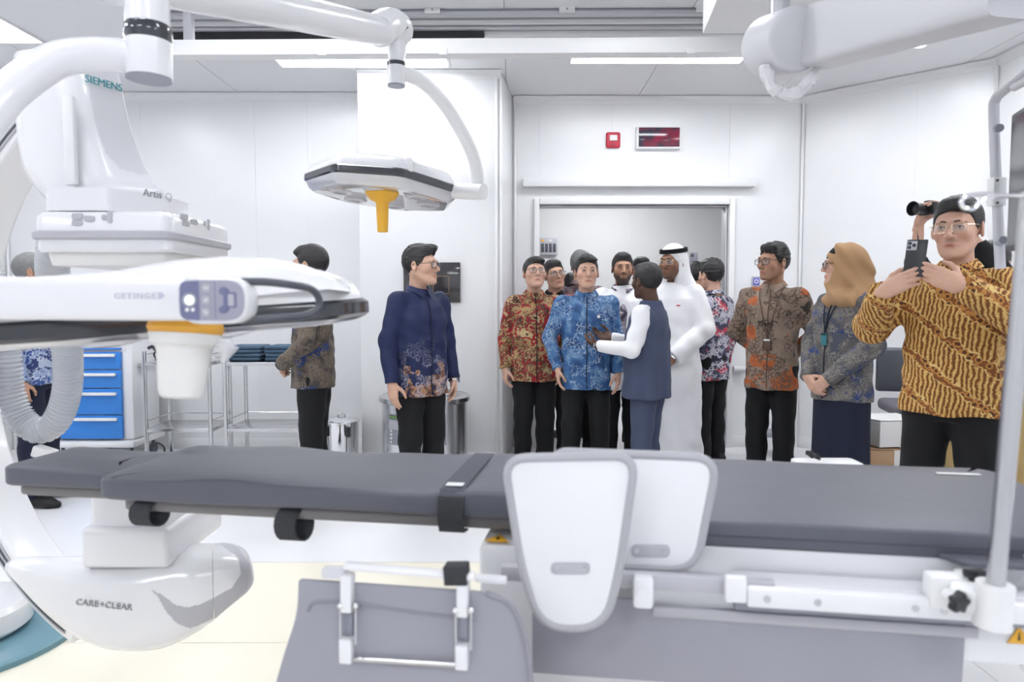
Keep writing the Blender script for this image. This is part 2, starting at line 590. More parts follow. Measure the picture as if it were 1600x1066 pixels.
# ------------------------------------------------------------------ ceiling rails and beam
e = empty('ceiling_rail', (0, 0, CEIL), R(-0.8), 'grey multi-groove ceiling rail running across the room', 'ceiling rail')
for k, (y0, y1, mt) in enumerate(((14, 16, 'raildark'), (16, 23, 'railgrey'), (23, 28, 'raildark'), (28, 36, 'raillight'), (36, 39, 'raildark'), (39, 44, 'railgrey'), (44, 46, 'raildark'), (46, 57, 'raillight'))):  # step and groove shading put into alternating strip colours
    Yk = 4.60 + 0.028 * k
    za, zb = min(P(800, y0, Yk).z - CEIL, -0.001), P(800, y1, Yk).z - CEIL
    b = MB()
    b.box((-0.35, Yk + 0.02, (za + zb) / 2), (4.1, 0.04, max(0.004, za - zb)), 0.0015)
    b.build('rail_profile', mt, e)
b = MB()
b.box((-0.35, 4.74, -0.02), (4.1, 0.26, 0.03))
b.build('rail_back', 'railgrey', e)
b = MB()
b.box((-1.3, 4.775, P(600, 54, 4.775).z - CEIL), (2.1, 0.012, 0.045))
b.build('slot', 'black', e)
for q in (660, 870, 1083):
    b = MB()
    x = P(q, 15, 4.6).x
    b.box((x, 4.59, -0.014), (0.10, 0.03, 0.032), 0.004)
    t = b.build('bracket', 'white2', e)
    b = MB()
    b.cyl((x, 4.576, -0.014), (x, 4.572, -0.014), 0.006, n=10)
    b.build('screw', 'mgrey', t)
e = empty('ceiling_beam', (0, 0, 0), R(-0.8), 'white box beam hung across below the ceiling rail', 'beam')
z0, z1 = P(800, 85, 4.25).z, P(800, 61, 4.25).z
b = MB()
b.box((-0.25, 4.28, (z0 + z1) / 2), (3.75, 0.10, z1 - z0), 0.004)
b.build('fascia', 'white2', e)
for xh in (-2.0, 1.5):
    b = MB()
    b.box((xh, 4.30, (z1 + CEIL) / 2 - 0.004), (0.05, 0.05, CEIL - z1 - 0.004), 0.004)
    b.build('hanger', 'lgrey', e)
for q in (488, 677, 1062):
    b = MB()
    b.box((P(q, 80, 4.25).x, 4.228, z0 + 0.012), (0.05, 0.008, 0.04), 0.003)
    b.build('tab', 'white2', e)
# ------------------------------------------------------------------ patient table
TA = R(9)
TU = Vector((math.cos(TA), -math.sin(TA), 0))
TV = Vector((math.sin(TA), math.cos(TA), 0))
TT = frame((0, 0, 0), TU, (0, 0, 1))       # local x = along the table, y = away from viewer, z = up
tb = empty('patient_table', TT @ Vector((0.3, 1.42, 0)), 0, 'long angiography table with grey vinyl mattress on a white carriage', 'table')
TB = Matrix.Translation(-tb.location)


def tpart(mb, name, material, parent=None, ang=35):
    o = mb.build(name, material, tb if parent is None else parent, ang, T=(TB @ TT))
    return o


def pad(u0, u1, v0, v1, z0, z1, r, name, wav=0.004, bv=0.014):
    """upholstered pad: rounded outline, soft edges, slightly wavy rim."""
    ol = round_poly([(u0, v0), (u1, v0), (u1, v1), (u0, v1)], r, 5)
    # densify
    dense = []
    for i in range(len(ol)):
        a, c = Vector(ol[i]), Vector(ol[(i + 1) % len(ol)])
        k = max(1, int((c - a).length / 0.05))
        for j in range(k):
            q = a.lerp(c, j / k)
            dense.append((q.x, q.y))
    m = MB()
    cx, cy = (u0 + u1) / 2, (v0 + v1) / 2
    rings = []
    bev = min(bv, (z1 - z0) * 0.4)
    for k in range(5):
        a = R(90) * k / 4
        rings.append((bev * (1 - math.sin(a)), z0 + bev * (1 - math.cos(a))))
    for k in range(5):
        a = R(90) * k / 4
        rings.append((bev * (1 - math.cos(a)), z1 - bev + bev * math.sin(a)))
    rings += [(0.05, z1 + 0.002), (min(0.10, (v1 - v0) * 0.35), z1 + 0.003)]
    out = []
    for ins, z in rings:
        rr_ = []
        for x, y in dense:
            dx = max(-1, min(1, (x - cx) / (u1 - cx)))
            dy = max(-1, min(1, (y - cy) / (v1 - cy)))
            nx = x - ins * (dx if abs(dx) > 0.98 or abs(x - cx) > (u1 - cx) - 0.03 else 0) * 1.0
            ny = y - ins * dy
            w = wav * (math.sin(x * 11 + y * 3) + 0.6 * math.sin(x * 23 + 1.3)) if z > (z0 + z1) / 2 else wav * 0.4 * math.sin(x * 9)
            w *= 0.0 if ins > 0.06 else (0.5 if ins > 0.03 else 1.0)
            rr_.append(Vector((nx, ny, z + w)))
        out.append(rr_)
    m.rings(out)
    return tpart(m, name, 'mattress', ang=60)


pad(-1.395, -1.06, 1.375, 1.60, 0.950, 0.993, 0.03, 'head_pad', 0.002, 0.009)
pad(-1.095, -0.14, 1.303, 1.648, 0.952, 1.0, 0.035, 'mattress', 0.004, 0.009)
pad(-0.17, 0.80, 1.205, 1.685, 0.955, 1.0, 0.06, 'mattress', 0.001, 0.006)
m = MB()
sp_ = round_poly([(-0.17, 1.205), (0.80, 1.205), (0.80, 1.685), (-0.17, 1.685)], 0.06, 5)
m.tube([Vector((x, y, 0.975)) for x, y in sp_ + sp_[:2]], 0.0016, 6, False)
tpart(m, 'mattress_seam', 'strapgrey')
# carbon boards
m = MB()
m.prism(round_poly([(-1.37, 1.39), (-1.05, 1.39), (-1.05, 1.32), (0.0, 1.32), (0.0, 1.64), (-1.05, 1.64), (-1.05, 1.59), (-1.37, 1.59)], 0.03), 0.926, 0.950, bev=0.006)
tpart(m, 'table_board', 'board')
m = MB()
m.prism(round_poly([(-0.18, 1.225), (0.79, 1.225), (0.79, 1.67), (-0.18, 1.67)], 0.04), 0.936, 0.955, bev=0.004)
tpart(m, 'table_board', 'mgrey')
m = MB()
m.box((-0.05, 1.38, 0.925), (0.30, 0.10, 0.02), 0.003)
tpart(m, 'latch_plate', 'black')
# carriage
m = MB()
m.prism([(1.20, 0.956), (1.205, 0.905), (1.185, 0.885), (1.185, 0.80), (1.62, 0.80), (1.66, 0.86), (1.66, 0.956)][::-1], 0.02, 1.35, T=Matrix(((0, 0, 1, 0), (1, 0, 0, 0), (0, 1, 0, 0), (0, 0, 0, 1))), bev=0.006)
tpart(m, 'carriage', 'white')
m = MB()
m.box((0.66, 1.197, 0.902), (1.2, 0.012, 0.010), 0.003)
tpart(m, 'carriage_moulding', 'white2')
m = MB()
m.box((-0.05, 1.47, 0.70), (0.44, 0.36, 0.42), 0.018)
blk = tpart(m, 'lift_head', 'white')
m = MB()
m.box((0.0, 1.455, 0.28), (0.34, 0.28, 0.50), 0.03)
tpart(m, 'column', 'white')
m = MB()
m.prism(round_poly([(-0.55, 1.25), (0.75, 1.25), (0.75, 1.66), (-0.55, 1.66)], 0.12), 0.0, 0.07, bev=0.02)
tpart(m, 'foot_plate', 'white2')
# warning labels
for (c, rot, s) in (((-0.235, 1.312, 0.9118), 'top', 0.024), ((0.615, 1.1835, 0.846), 'front', 0.017)):
    m = MB()
    T = Matrix.Translation(Vector(c)) @ (Matrix.Identity(4) if rot == 'top' else Matrix.Rotation(R(90), 4, 'X'))
    m.prism([(-s, -s * 0.7), (s, -s * 0.7), (0, s)], 0, 0.0012, T=T)
    o = tpart(m, 'warning_label', 'yellow')
    m = MB()
    m.prism([(-s * 0.12, -s * 0.35), (s * 0.12, -s * 0.35), (0, s * 0.5)], 0.0012, 0.0018, T=T)
    tpart(m, 'warning_symbol', 'black', o)
# accessory rail
m = MB()
m.box((0.432, 1.135, 0.905), (0.475, 0.026, 0.032), 0.005)
rail = tpart(m, 'accessory_rail', 'white')
for uu in (0.225, 0.30, 0.44, 0.48, 0.63):
    m = MB()
    m.cyl((uu, 1.122, 0.905), (uu, 1.1205, 0.905), 0.0055, n=10)
    tpart(m, 'screw', 'steel', rail)
m = MB()
m.box((0.43, 1.17, 0.912), (0.50, 0.05, 0.02), 0.003)
tpart(m, 'rail_mount', 'offwhite', rail)
m = MB()
m.box((0.43, 1.165, 0.880), (0.50, 0.03, 0.016), 0.003)
tpart(m, 'rail_shadow_gap', 'mgrey', rail)
m = MB()
m.box((0.02, 1.145, 0.915), (0.44, 0.022, 0.026), 0.004)
rail2 = tpart(m, 'accessory_rail', 'lgrey')
m = MB()
m.box((0.035, 1.125, 0.905), (0.032, 0.03, 0.05), 0.006)
m.cyl((0.035, 1.112, 0.905), (0.035, 1.108, 0.905), 0.012, n=14)
tpart(m, 'rail_clamp', 'white', rail2)
m = MB()
m.box((0.178, 1.128, 0.917), (0.034, 0.02, 0.042), 0.005)
bt = tpart(m, 'type_plate', 'white', rail2)
# straps
def strip(path, width, th, T, material, name, parent=None, axis=Vector((1, 0, 0))):
    """band of webbing along a path, width along axis."""
    m = MB()
    n = len(path)
    rings = []
    for i, p in enumerate(path):
        p = Vector(p)
        a = Vector(path[max(0, i - 1)])
        c = Vector(path[min(n - 1, i + 1)])
        t = (c - a).normalized()
        nn = t.cross(axis).normalized() * th / 2
        w = axis * width / 2
        rings.append([p - w - nn, p + w - nn, p + w + nn, p - w + nn])
    m.rings(rings)
    return m


m = strip([(-0.325, 1.64, 1.003), (-0.325, 1.55, 1.0055), (-0.325, 1.36, 1.0055), (-0.325, 1.312, 1.003), (-0.325, 1.301, 0.992)], 0.048, 0.004, TT, None, None)
s1 = tpart(m, 'strap', 'strapgrey')
m = strip([(-0.325, 1.301, 0.993), (-0.325, 1.296, 0.98), (-0.325, 1.296, 0.945), (-0.325, 1.306, 0.924), (-0.325, 1.34, 0.918)], 0.050, 0.004, TT, None, None)
tpart(m, 'strap_end', 'strap', s1)
m = strip([(-0.325, 1.345, 1.009), (-0.325, 1.325, 1.0085)], 0.034, 0.0015, TT, None, None)
tpart(m, 'strap_label', 'paper', s1)
for uu, w, dr in ((-0.985, 0.046, 0.052), (-0.66, 0.046, 0.066)):
    path = []
    for k in range(17):
        a = PI * 2 * k / 16
        path.append((uu + 0.012 * math.sin(a), 1.326 + 0.018 * math.sin(a), 0.948 - dr / 2 + dr / 2 * math.cos(a)))
    m = strip(path, w, 0.0035, TT, None, None)
    tpart(m, 'strap_loop', 'strap')

# ------------------------------------------------------------------ lead drapes and shields hung on the rail
def hang(name, label, cat, poly_px, Y, th, material, rr, edge=None, group=None, yaw=TA, nosub=False):
    """Slab whose outline is given in photo pixels, standing upright at distance Y in the table's direction."""
    o = P(poly_px[0][0], poly_px[0][1], Y)
    x = Vector((math.cos(yaw), -math.sin(yaw), 0))
    n = Vector((-math.sin(yaw), -math.cos(yaw), 0))     # towards the viewer
    pts = []
    C0 = Vector((0, 0, CAM_H))
    for px, py in poly_px:
        d = ray(px, py)
        t = (o - C0).dot(n) / d.dot(n)
        w = C0 + d * t
        pts.append(((w - o).dot(x), w.z - o.z))
    cxx = sum(p[0] for p in pts) / len(pts)
    czz = sum(p[1] for p in pts) / len(pts)
    org = o + x * cxx + Vector((0, 0, czz))
    pts = [(a - cxx, b_ - czz) for a, b_ in pts]
    ol = round_poly(pts, rr, 6)
    T = frame((0, 0, 0), x, n)
    e_ = empty(name, org, 0, label, cat, group)
    return e_, ol, T, pts


def blade(name, label, poly, Y, rr, plate):
    e_, ol, T, pts = hang(name, label, 'shield', poly, Y, 0.012, 'padwhite', rr, group='radiation shield plates on the table rail')
    m = MB()
    m.prism(ol, -0.006, 0.006, T=T, bev=0.002)
    m.build('plate', 'padwhite', e_)
    m = MB()
    path = [T @ Vector((p[0], p[1], 0)) for p in ol]
    path.append(path[0].copy())
    path.append(path[1].copy())
    m.tube(path, 0.0085, 10, False)
    m.build('edging', 'padedge', e_)
    (x0, y0, x1, y1) = plate
    q = []
    C0 = Vector((0, 0, CAM_H))
    for px, py in ((x0, y1), (x1, y1), (x1, y0), (x0, y0)):
        d = ray(px, py)
        nrm = Vector((T[0][2], T[1][2], T[2][2]))
        t = (e_.location + nrm * 0.006 - C0).dot(nrm) / d.dot(nrm)
        w = C0 + d * t - e_.location
        q.append((w.dot(Vector((T[0][0], T[1][0], T[2][0]))), w.z))
    m = MB()
    m.prism(round_poly(q, 0.02, 6), 0.005, 0.009, T=T, bev=0.001)
    pl = m.build('mount_plate', 'lgrey', e_)
    for k in (0.14, 0.86):
        sx = q[0][0] * (1 - k) + q[1][0] * k
        sz = (q[0][1] + q[2][1]) / 2
        m = MB()
        m.cyl(T @ Vector((sx, sz, 0.008)), T @ Vector((sx, sz, 0.011)), 0.0042, n=10)
        m.build('screw', 'alu', pl)
    return e_


blade('shield_plate', 'white keystone-shaped shield plate hanging in front of the table edge', [(790, 717), (992, 713), (968, 885), (944, 979), (846, 979), (816, 885)], 1.10, [0.035, 0.035, 0.2, 0.045, 0.045, 0.2], (861, 879, 922, 897))
blade('shield_plate', 'white shield plate partly hidden behind the keystone-shaped plate', [(862, 706), (1120, 716), (1086, 888), (965, 884), (900, 884)], 1.17, [0.03, 0.04, 0.04, 0.02, 0.02], (986, 851, 1047, 871))


def drape(name, label, poly, Y, rr, lines=()):
    e_, ol, T, pts = hang(name, label, 'drape', poly, Y, 0.006, 'drape', rr, group='grey lead drapes on the table')
    xs_ = [p[0] for p in ol]
    m = MB()
    m.prism(ol, -0.004, 0.004, T=T, bev=0.001)
    m.build('sheet', 'drape', e_)
    return e_, ol, T, pts


# broad drape, built as hung lengths
dr, ol, T, pts = drape('lead_drape', 'broad grey lead drape hanging below the long white rail', [(832, 925), (1000, 936), (1010, 948), (1450, 962), (1508, 966), (1500, 1098), (832, 1050)], 1.19, 0.004)
m = MB()
m.box(T @ Vector((pts[2][0] + 0.26, pts[2][1] - 0.004, 0.006)), (0.50, 0.006, 0.018), 0.002, rot=T.to_3x3() @ Matrix.Rotation(R(-90), 3, 'X') if False else Euler((0, 0, -TA)))
m.build('hem_band', 'lgrey', dr)
dr, ol, T, pts = drape('lead_drape', 'narrow grey lead drape curving behind the folded bracket frame', [(468, 905), (760, 925), (800, 945), (822, 1000), (832, 1075), (836, 1400), (330, 1400), (415, 1130), (445, 1020), (466, 960)], 1.12, [0.004, 0.06, 0.03, 0.1, 0.1, 0.02, 0.02, 0.2, 0.2, 0.1])
m = MB()
path = spline([T @ Vector((pts[k][0], pts[k][1], 0.004)) for k in (1, 2, 3, 4)], 6)
m.tube(path, 0.0042, 8)
m.build('piping', 'drapeedge', dr)
m = MB()
path = spline([T @ Vector((pts[0][0] + a, pts[0][1] - b_, 0.004)) for a, b_ in ((0.015, 0.05), (0.03, 0.035), (0.10, 0.033), (0.2, 0.04), (0.29, 0.045))], 6)
m.tube(path, 0.003, 8)
m.build('piping', 'drapeedge', dr)
drT = T
# bracket frame
BY = 1.085
br = empty('drape_bracket', P(625, 960, BY), 0, 'white and steel hinged bracket frame clipped over the narrow drape', 'bracket')
bx_ = Vector((math.cos(TA), -math.sin(TA), 0))
bn = Vector((-math.sin(TA), -math.cos(TA), 0))


def bp(px, py, off=0.0):
    d = ray(px, py)
    C0 = Vector((0, 0, CAM_H))
    o = P(625, 960, BY) + bn * off
    return C0 + d * ((o - C0).dot(bn) / d.dot(bn)) - br.location


def bbox(px0, py0, px1, py1, d0, d1, name, material, bev=0.003, parent=None, skew=0):
    a, c = bp(px0, py0), bp(px1, py1)
    m = MB()
    w = (c - a).dot(bx_)
    h = a.z - c.z
    ctr = (a + c) / 2 + bn * (d0 + d1) / 2
    m.box((0, 0, 0), (w, abs(d1 - d0), h), bev, T=Matrix.Translation(ctr) @ Matrix.Rotation(-TA, 4, 'Z') @ Matrix.Rotation(R(skew), 4, 'Y'))
    return m.build(name, material, br if parent is None else parent)


tbar = bbox(538, 882, 742, 903, -0.012, 0.012, 'top_bar', 'white', 0.004, skew=1.4)
bbox(503, 888, 540, 906, -0.016, 0.004, 'bar_end', 'offwhite', 0.002)
bbox(742, 902, 790, 914, -0.016, 0.000, 'bar_end', 'offwhite', 0.002)
for (x0, x1, dy) in ((535, 553, 0), (715, 733, 7)):
    bbox(x0, 895 + dy, x1, 955 + dy, -0.01, 0.012, 'hinge_block', 'white', 0.003)
    bl = bbox(x0 - 2, 994 + dy * 1.4, x1 + 0, 1034 + dy * 1.4, -0.010, 0.012, 'lower_block', 'white', 0.003)
    bbox(x0 + 2, 955 + dy, x1 - 2, 995 + dy, -0.004, 0.0, 'spine', 'mgrey', 0.001)
    for xx in (x0 - 3, x1 + 3):
        m = MB()
        m.tube([bp(xx, 944 + dy, 0.008), bp(xx, 1006 + dy * 1.4, 0.008)], 0.0022, 8)
        arm_ = m.build('hinge_arm', 'steel', br)
        m = MB()
        m.sphere(bp(xx, 947 + dy, 0.009), 0.0055, 10, 8)
        m.build('pivot', 'chrome', arm_)
m = MB()
m.tube([bp(553, 1030, 0.004), bp(716, 1040, 0.004)], 0.0038, 10)
m.build('cross_rod', 'steel', br)
bbox(696, 880, 732, 912, -0.0135, 0.0145, 'tape', 'strap', 0.002, skew=-4)

# ------------------------------------------------------------------ drip pole clamped to the rail
PY = 0.985
pole0, pole1 = P(1553, 940, PY), P(1611, 300, PY)
ip = empty('drip_pole', pole0, 0, 'thin steel infusion pole clamped to the table rail', 'drip stand')


def L(v):
    return Vector(v) - ip.location


m = MB()
m.tube([L(pole0), L(pole1)], 0.0125, 20)
m.build('pole', 'steel', ip)
m = MB()
hk = spline([L(P(1612, 307, PY)), L(P(1580, 306, PY)), L(P(1549, 307, PY)), L(P(1535, 313, PY)), L(P(1522, 325, PY)), L(P(1509, 326, PY)), L(P(1502, 318, PY)), L(P(1507, 308, PY)), L(P(1525, 304, PY)), L(P(1551, 303, PY))], 6)
m.tube(hk, 0.0032, 10)
m.build('hook', 'chrome', ip)
m = MB()
hk = spline([L(P(1612, 307, PY)), L(P(1640, 306, PY)), L(P(1672, 312, PY)), L(P(1690, 326, PY)), L(P(1705, 326, PY)), L(P(1712, 316, PY))], 6)
m.tube(hk, 0.0032, 10)
m.build('hook', 'chrome', ip)
cl_ = empty('pole_clamp', P(1545, 945, PY), 0, 'white clamp with black star knobs gripping the infusion pole', 'clamp')


def C(v):
    return Vector(v) - cl_.location


ax = (pole1 - pole0).normalized()
m = MB()
m.tube([C(pole0 - ax * 0.036), C(pole0 + ax * 0.026)], 0.0245, 24)
m.build('pole_socket', 'white2', cl_)
m = MB()
m.box(C(P(1522, 925, 1.03)), (0.06, 0.10, 0.035), 0.008, rot=Euler((0, 0, R(-35))))
m.build('clamp_arm', 'white2', cl_)
m = MB()
m.box(C(P(1476, 922, 1.045)), (0.055, 0.035, 0.052), 0.008, rot=Euler((0, 0, -TA)))
m.build('clamp_block', 'white2', cl_)


def star(center, axis, r, depth, parent):
    axis = Vector(axis).normalized()
    x = axis.orthogonal().normalized()
    T = frame(center, x, axis)
    ol = []
    for k in range(60):
        a = 2 * PI * k / 60
        rr_ = r * (0.86 + 0.14 * math.cos(5 * a))
        ol.append((rr_ * math.cos(a), rr_ * math.sin(a)))
    m = MB()
    m.prism(ol, -depth / 2, depth / 2, T=T, bev=depth * 0.25)
    kn = m.build('knob', 'black', parent)
    return kn


star(C(P(1498, 941, 0.99)), (0.35, -1, -0.15), 0.0165, 0.016, cl_)
m = MB()
m.tube([C(P(1478, 928, 1.03)), C(P(1496, 939, 0.992))], 0.009, 12)
m.build('knob_stem', 'white2', cl_)
wk = MB()
cpt = C(P(1523, 900, 1.03))
wk.box(cpt + Vector((0, 0, 0.004)), (0.034, 0.014, 0.013), 0.005)
wk.tube([cpt + Vector((0, 0, -0.012)), cpt + Vector((0, 0, 0.004))], 0.008, 12)
wk.build('wing_knob', 'black', cl_)
# second accessory at the table's right end
ac = empty('rail_accessory', P(1600, 910, 1.12), 0, 'rounded white rail fitting behind the infusion pole', 'fitting')
m = MB()
m.prism(round_poly([(-0.035, -0.06), (0.10, -0.06), (0.10, 0.055), (-0.035, 0.055)], 0.03, 6), -0.035, 0.035, T=frame((0, 0, 0), (1, -0.1, 0), (0, -1, 0)), bev=0.012)
m.build('body', 'white', ac)
m = MB()
m.box((0.03, 0.0, -0.066), (0.06, 0.03, 0.014), 0.004)
m.build('foot', 'black', ac)
m = MB()
m.lathe([(0.0, 0.048), (0.03, 0.048), (0.034, 0.054), (0.03, 0.062), (0.0, 0.064)], 20, (-0.005, 0, 0))
m.build('cap', 'white2', ac)
# flat pad lying at the table's right front edge
m = MB()
m.prism(round_poly([(0.53, 1.165), (0.79, 1.165), (0.79, 1.205), (0.50, 1.205)], 0.006), 0.957, 0.965, bev=0.002)
fp = m.build('arm_board', 'mattress', None, T=TT)
tag(fp, 'thin dark flap of the arm board lying beside the mattress by the infusion pole', 'arm board')
# name strip on the mattress
m = strip([(0.66, 1.60, 1.0045), (0.745, 1.60, 1.0045)], 0.012, 0.001, TT, None, None, axis=Vector((0, 1, 0)))
tpart(m, 'mattress_label', 'paper')
# tray on the far rail
tr = empty('instrument_tray', P(1292, 723, 1.74), 0, 'flat white tray at the far side of the table before the woman in a headscarf', 'tray')
m = MB()
m.prism(round_poly([(-0.08, -0.04), (0.08, -0.04), (0.08, 0.04), (-0.08, 0.04)], 0.02), -0.02, 0.004, bev=0.005)
m.build('body', 'white2', tr)
m = MB()
m.box((0, 0.0, -0.06), (0.03, 0.03, 0.09), 0.005)
m.build('stem', 'white2', tr)
ck = empty('cable_clip', P(1270, 715, 1.73), 0, 'small black clip lying on the white tray behind the mattress', 'clip')
m = MB()
m.tube(spline([(-0.016, 0, 0.012), (-0.008, 0, 0.010), (0.004, 0, 0.002), (0.018, 0, -0.004)], 5), [0.006] * 5 + [0.008] * 5 + [0.004] * 6, 10)
m.build('jaw', 'black', ck)
m = MB()
m.tube(spline([(0.0, 0.004, 0.006), (0.012, 0.004, 0.006), (0.02, 0.004, -0.004)], 5), 0.0025, 8)
m.build('lever', 'black', ck)
# ------------------------------------------------------------------ C-arm
ca = empty('c_arm', (-1.18, 2.2, 0), 0, 'white X-ray C-arm with detector head above and tube housing below the table', 'x-ray machine')


KS = 1.13        # real size of the machine relative to the drawing units below


def K(v):
    return Vector(v) * KS + Vector((0, 0, -0.1781)) - ca.location


# curved arm
AC = Vector((-1.178, 2.228, 1.156))
AF = 0.4126
AH = Vector((-math.cos(AF), math.sin(AF), 0))
AN = Vector((-math.sin(AF), -math.cos(AF), 0))     # across the band, towards the viewer


def arc_pt(r, ang, off):
    return AC + AH * (r * math.cos(ang)) + Vector((0, 0, r * math.sin(ang))) + AN * off - ca.location


def arc_band(r0, r1, o0, o1, a0, a1, name, material, parent=None, n=56, bev=0.012):
    m = MB()
    ol = round_poly([(r0, o0), (r1, o0), (r1, o1), (r0, o1)], bev, 3)
    rings = []
    for k in range(n + 1):
        a = a0 + (a1 - a0) * k / n
        rings.append([arc_pt(r, a, o) for r, o in ol])
    m.rings(rings)
    return m.build(name, material, ca if parent is None else parent)


band = arc_band(0.872, 0.965, -0.075, 0.072, R(-73), R(80), 'curved_arm', 'white')
arc_band(0.895, 0.945, 0.069, 0.078, R(-71), R(79), 'guide_track', 'alu', band, bev=0.002)
arc_band(0.904, 0.911, 0.0775, 0.081, R(-71), R(79), 'guide_groove', 'dgrey', band, bev=0.001)
arc_band(0.928, 0.934, 0.0775, 0.081, R(-71), R(79), 'guide_groove', 'dgrey', band, bev=0.001)

# detector tower: stacked plan sections
def plan_ring(xl, xf, xb, yf, yb, z, skew=0.0):
    # xl left edge, xf front right edge, xb back right edge
    pts = [(xl + 0.02, yf + 0.05), (xl + 0.06, yf + 0.012), (xf - 0.05, yf), (xf, yf + 0.02), (xf + (xb - xf) * 0.5 - 0.004, (yf + yb) / 2), (xb, yb - 0.015), (xb - 0.015, yb), (xl + 0.05, yb), (xl, yb - 0.05), (xl, yf + 0.09)]
    ol = round_poly(pts, 0.03, 4)
    return [K((x, y, z)) for x, y in ol]


def zat(py, Y):
    return P(200, py, Y).z


secs = []
TW = [(80, -1.235, -1.045, -0.994), (115, -1.235, -1.035, -0.984), (176, -1.235, -1.020, -0.966), (216, -1.230, -1.008, -0.949), (250, -1.222, -0.998, -0.928), (272, -1.207, -0.990, -0.903), (279, -1.200, -0.985, -0.897), (290, -1.19, -0.975, -0.884), (308, -1.165, -0.970, -0.882), (324, -1.13, -0.965, -0.880)]
pa = spline([Vector((r_[0], r_[1], 0)) for r_ in TW], 8)
pb = spline([Vector((r_[2], r_[3], 0)) for r_ in TW], 8)
for a, c in zip(pa, pb):
    ol = plan_ring(a.y, c.x, c.y, 1.70, 1.825, zat(a.x, 1.72))
    dense = []
    for q in range(len(ol)):
        for w in range(4):
            dense.append(ol[q].lerp(ol[(q + 1) % len(ol)], w / 4))
    secs.append(dense)
m = MB()
m.rings(secs)
bmesh.ops.recalc_face_normals(m.bm, faces=list(m.bm.faces))
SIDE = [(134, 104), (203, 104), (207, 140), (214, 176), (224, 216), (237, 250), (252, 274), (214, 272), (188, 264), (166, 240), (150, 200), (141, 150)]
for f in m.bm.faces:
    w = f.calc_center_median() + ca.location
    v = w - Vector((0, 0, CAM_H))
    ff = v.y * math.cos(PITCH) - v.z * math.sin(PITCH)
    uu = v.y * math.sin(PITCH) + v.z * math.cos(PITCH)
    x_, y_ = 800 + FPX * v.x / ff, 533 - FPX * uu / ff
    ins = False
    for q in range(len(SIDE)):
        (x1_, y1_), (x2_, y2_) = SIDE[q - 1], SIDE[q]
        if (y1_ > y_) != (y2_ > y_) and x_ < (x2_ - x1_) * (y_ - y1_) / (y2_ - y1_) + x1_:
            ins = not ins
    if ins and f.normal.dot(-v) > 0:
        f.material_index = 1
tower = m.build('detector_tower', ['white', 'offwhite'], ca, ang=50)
tx = Vector((-0.984, 1.81, 0)) - Vector((-1.035, 1.715, 0))
p0 = Vector((-1.028, 1.722, zat(128, 1.722)))
tn = Vector((tx.y, -tx.x, 0)).normalized()
lettering('maker_lettering', 'SIEMENS', 0.0285, frame(K(p0 + tn * 0.006), tx, tn), 'teal_txt', tower, ext=0.0012, spacing=1.0)
# vertical grip strip
m = MB()
m.box(K(P(110, 220, 1.685)), (0.030, 0.02, 0.235), 0.006)
m.build('grip_strip', 'white2', tower)
# collar at the tower's foot with model name
m = MB()
ol = round_poly([(-1.10, 1.672), (-0.95, 1.672), (-0.880, 1.818), (-0.885, 1.95), (-1.10, 1.95)], 0.012, 4)
m.rings([[K((x, y, z)) for x, y in ol] for z in (zat(329, 1.67), zat(293, 1.67))])
colr = m.build('neck_collar', 'white', ca)
td = Vector((0.070, 0.146, 0)).normalized()
tn = Vector((td.y, -td.x, 0))
q = Vector((-0.95, 1.672, 0)) + Vector((0.070, 0.146, 0)) * 0.56
lettering('model_lettering', 'Artis', 0.030, frame(K((q.x, q.y, zat(306, 1.755))) + tn * 0.002, td, tn), 'grey_txt', colr)
q = Vector((-0.95, 1.672, 0)) + Vector((0.070, 0.146, 0)) * 0.94
lettering('model_lettering', 'Q', 0.030, frame(K((q.x, q.y, zat(307, 1.755))) + tn * 0.002, td, tn), 'lgrey', colr)
# detector head: chamfered slab, grey bumper, buttons
DX0_, DX1_ = P(51, 360, 1.65).x, P(265, 360, 1.65).x
DYF, DYB = 1.65, 2.0
c0, c1 = zat(394, 1.65), zat(330, 1.65)
zb0, zb1 = zat(373, 1.65), zat(362, 1.65)


def slab_ring(g, z):
    ol = round_poly([(DX0_ - g, DYF - g), (DX1_ + g, DYF - g), (DX1_ + g, DYB + g), (DX0_ - g, DYB + g)], 0.025, 4)
    return [K((x, y, z)) for x, y in ol]


m = MB()
m.rings([slab_ring(-0.004, c0), slab_ring(0.0, c0 + 0.006), slab_ring(0.0, c1 - 0.012), slab_ring(-0.006, c1 - 0.003), slab_ring(-0.012, c1)])
det = m.build('detector_head', 'white', ca)
m = MB()
m.rings([slab_ring(0.004, zb0 - 0.002), slab_ring(0.008, zb0 + 0.002), slab_ring(0.008, zb1 - 0.002), slab_ring(0.004, zb1 + 0.002)])
m.build('bumper', 'lgrey', det)
m = MB()
m.rings([slab_ring(-0.02, c0 - 0.03), slab_ring(-0.015, c0 - 0.004), slab_ring(-0.015, c0 + 0.004)])
m.build('detector_face', 'milk', det)


def btn(cx, cz, w, h, face):
    m = MB()
    ol = round_poly([(-w / 2, -h / 2), (w / 2, -h / 2), (w / 2, h / 2), (-w / 2, h / 2)], min(w, h) * 0.4, 3)
    if face == 'f':
        T = frame(K((cx, DYF - 0.0005, cz)), (1, 0, 0), (0, -1, 0))
    else:
        T = frame(K((DX1_ + 0.0005, cx, cz)), (0, 1, 0), (1, 0, 0))
    m.prism([(x * KS, y * KS) for x, y in ol], -0.002, 0.002, T=T)
    m.build('button', 'lgrey', det)


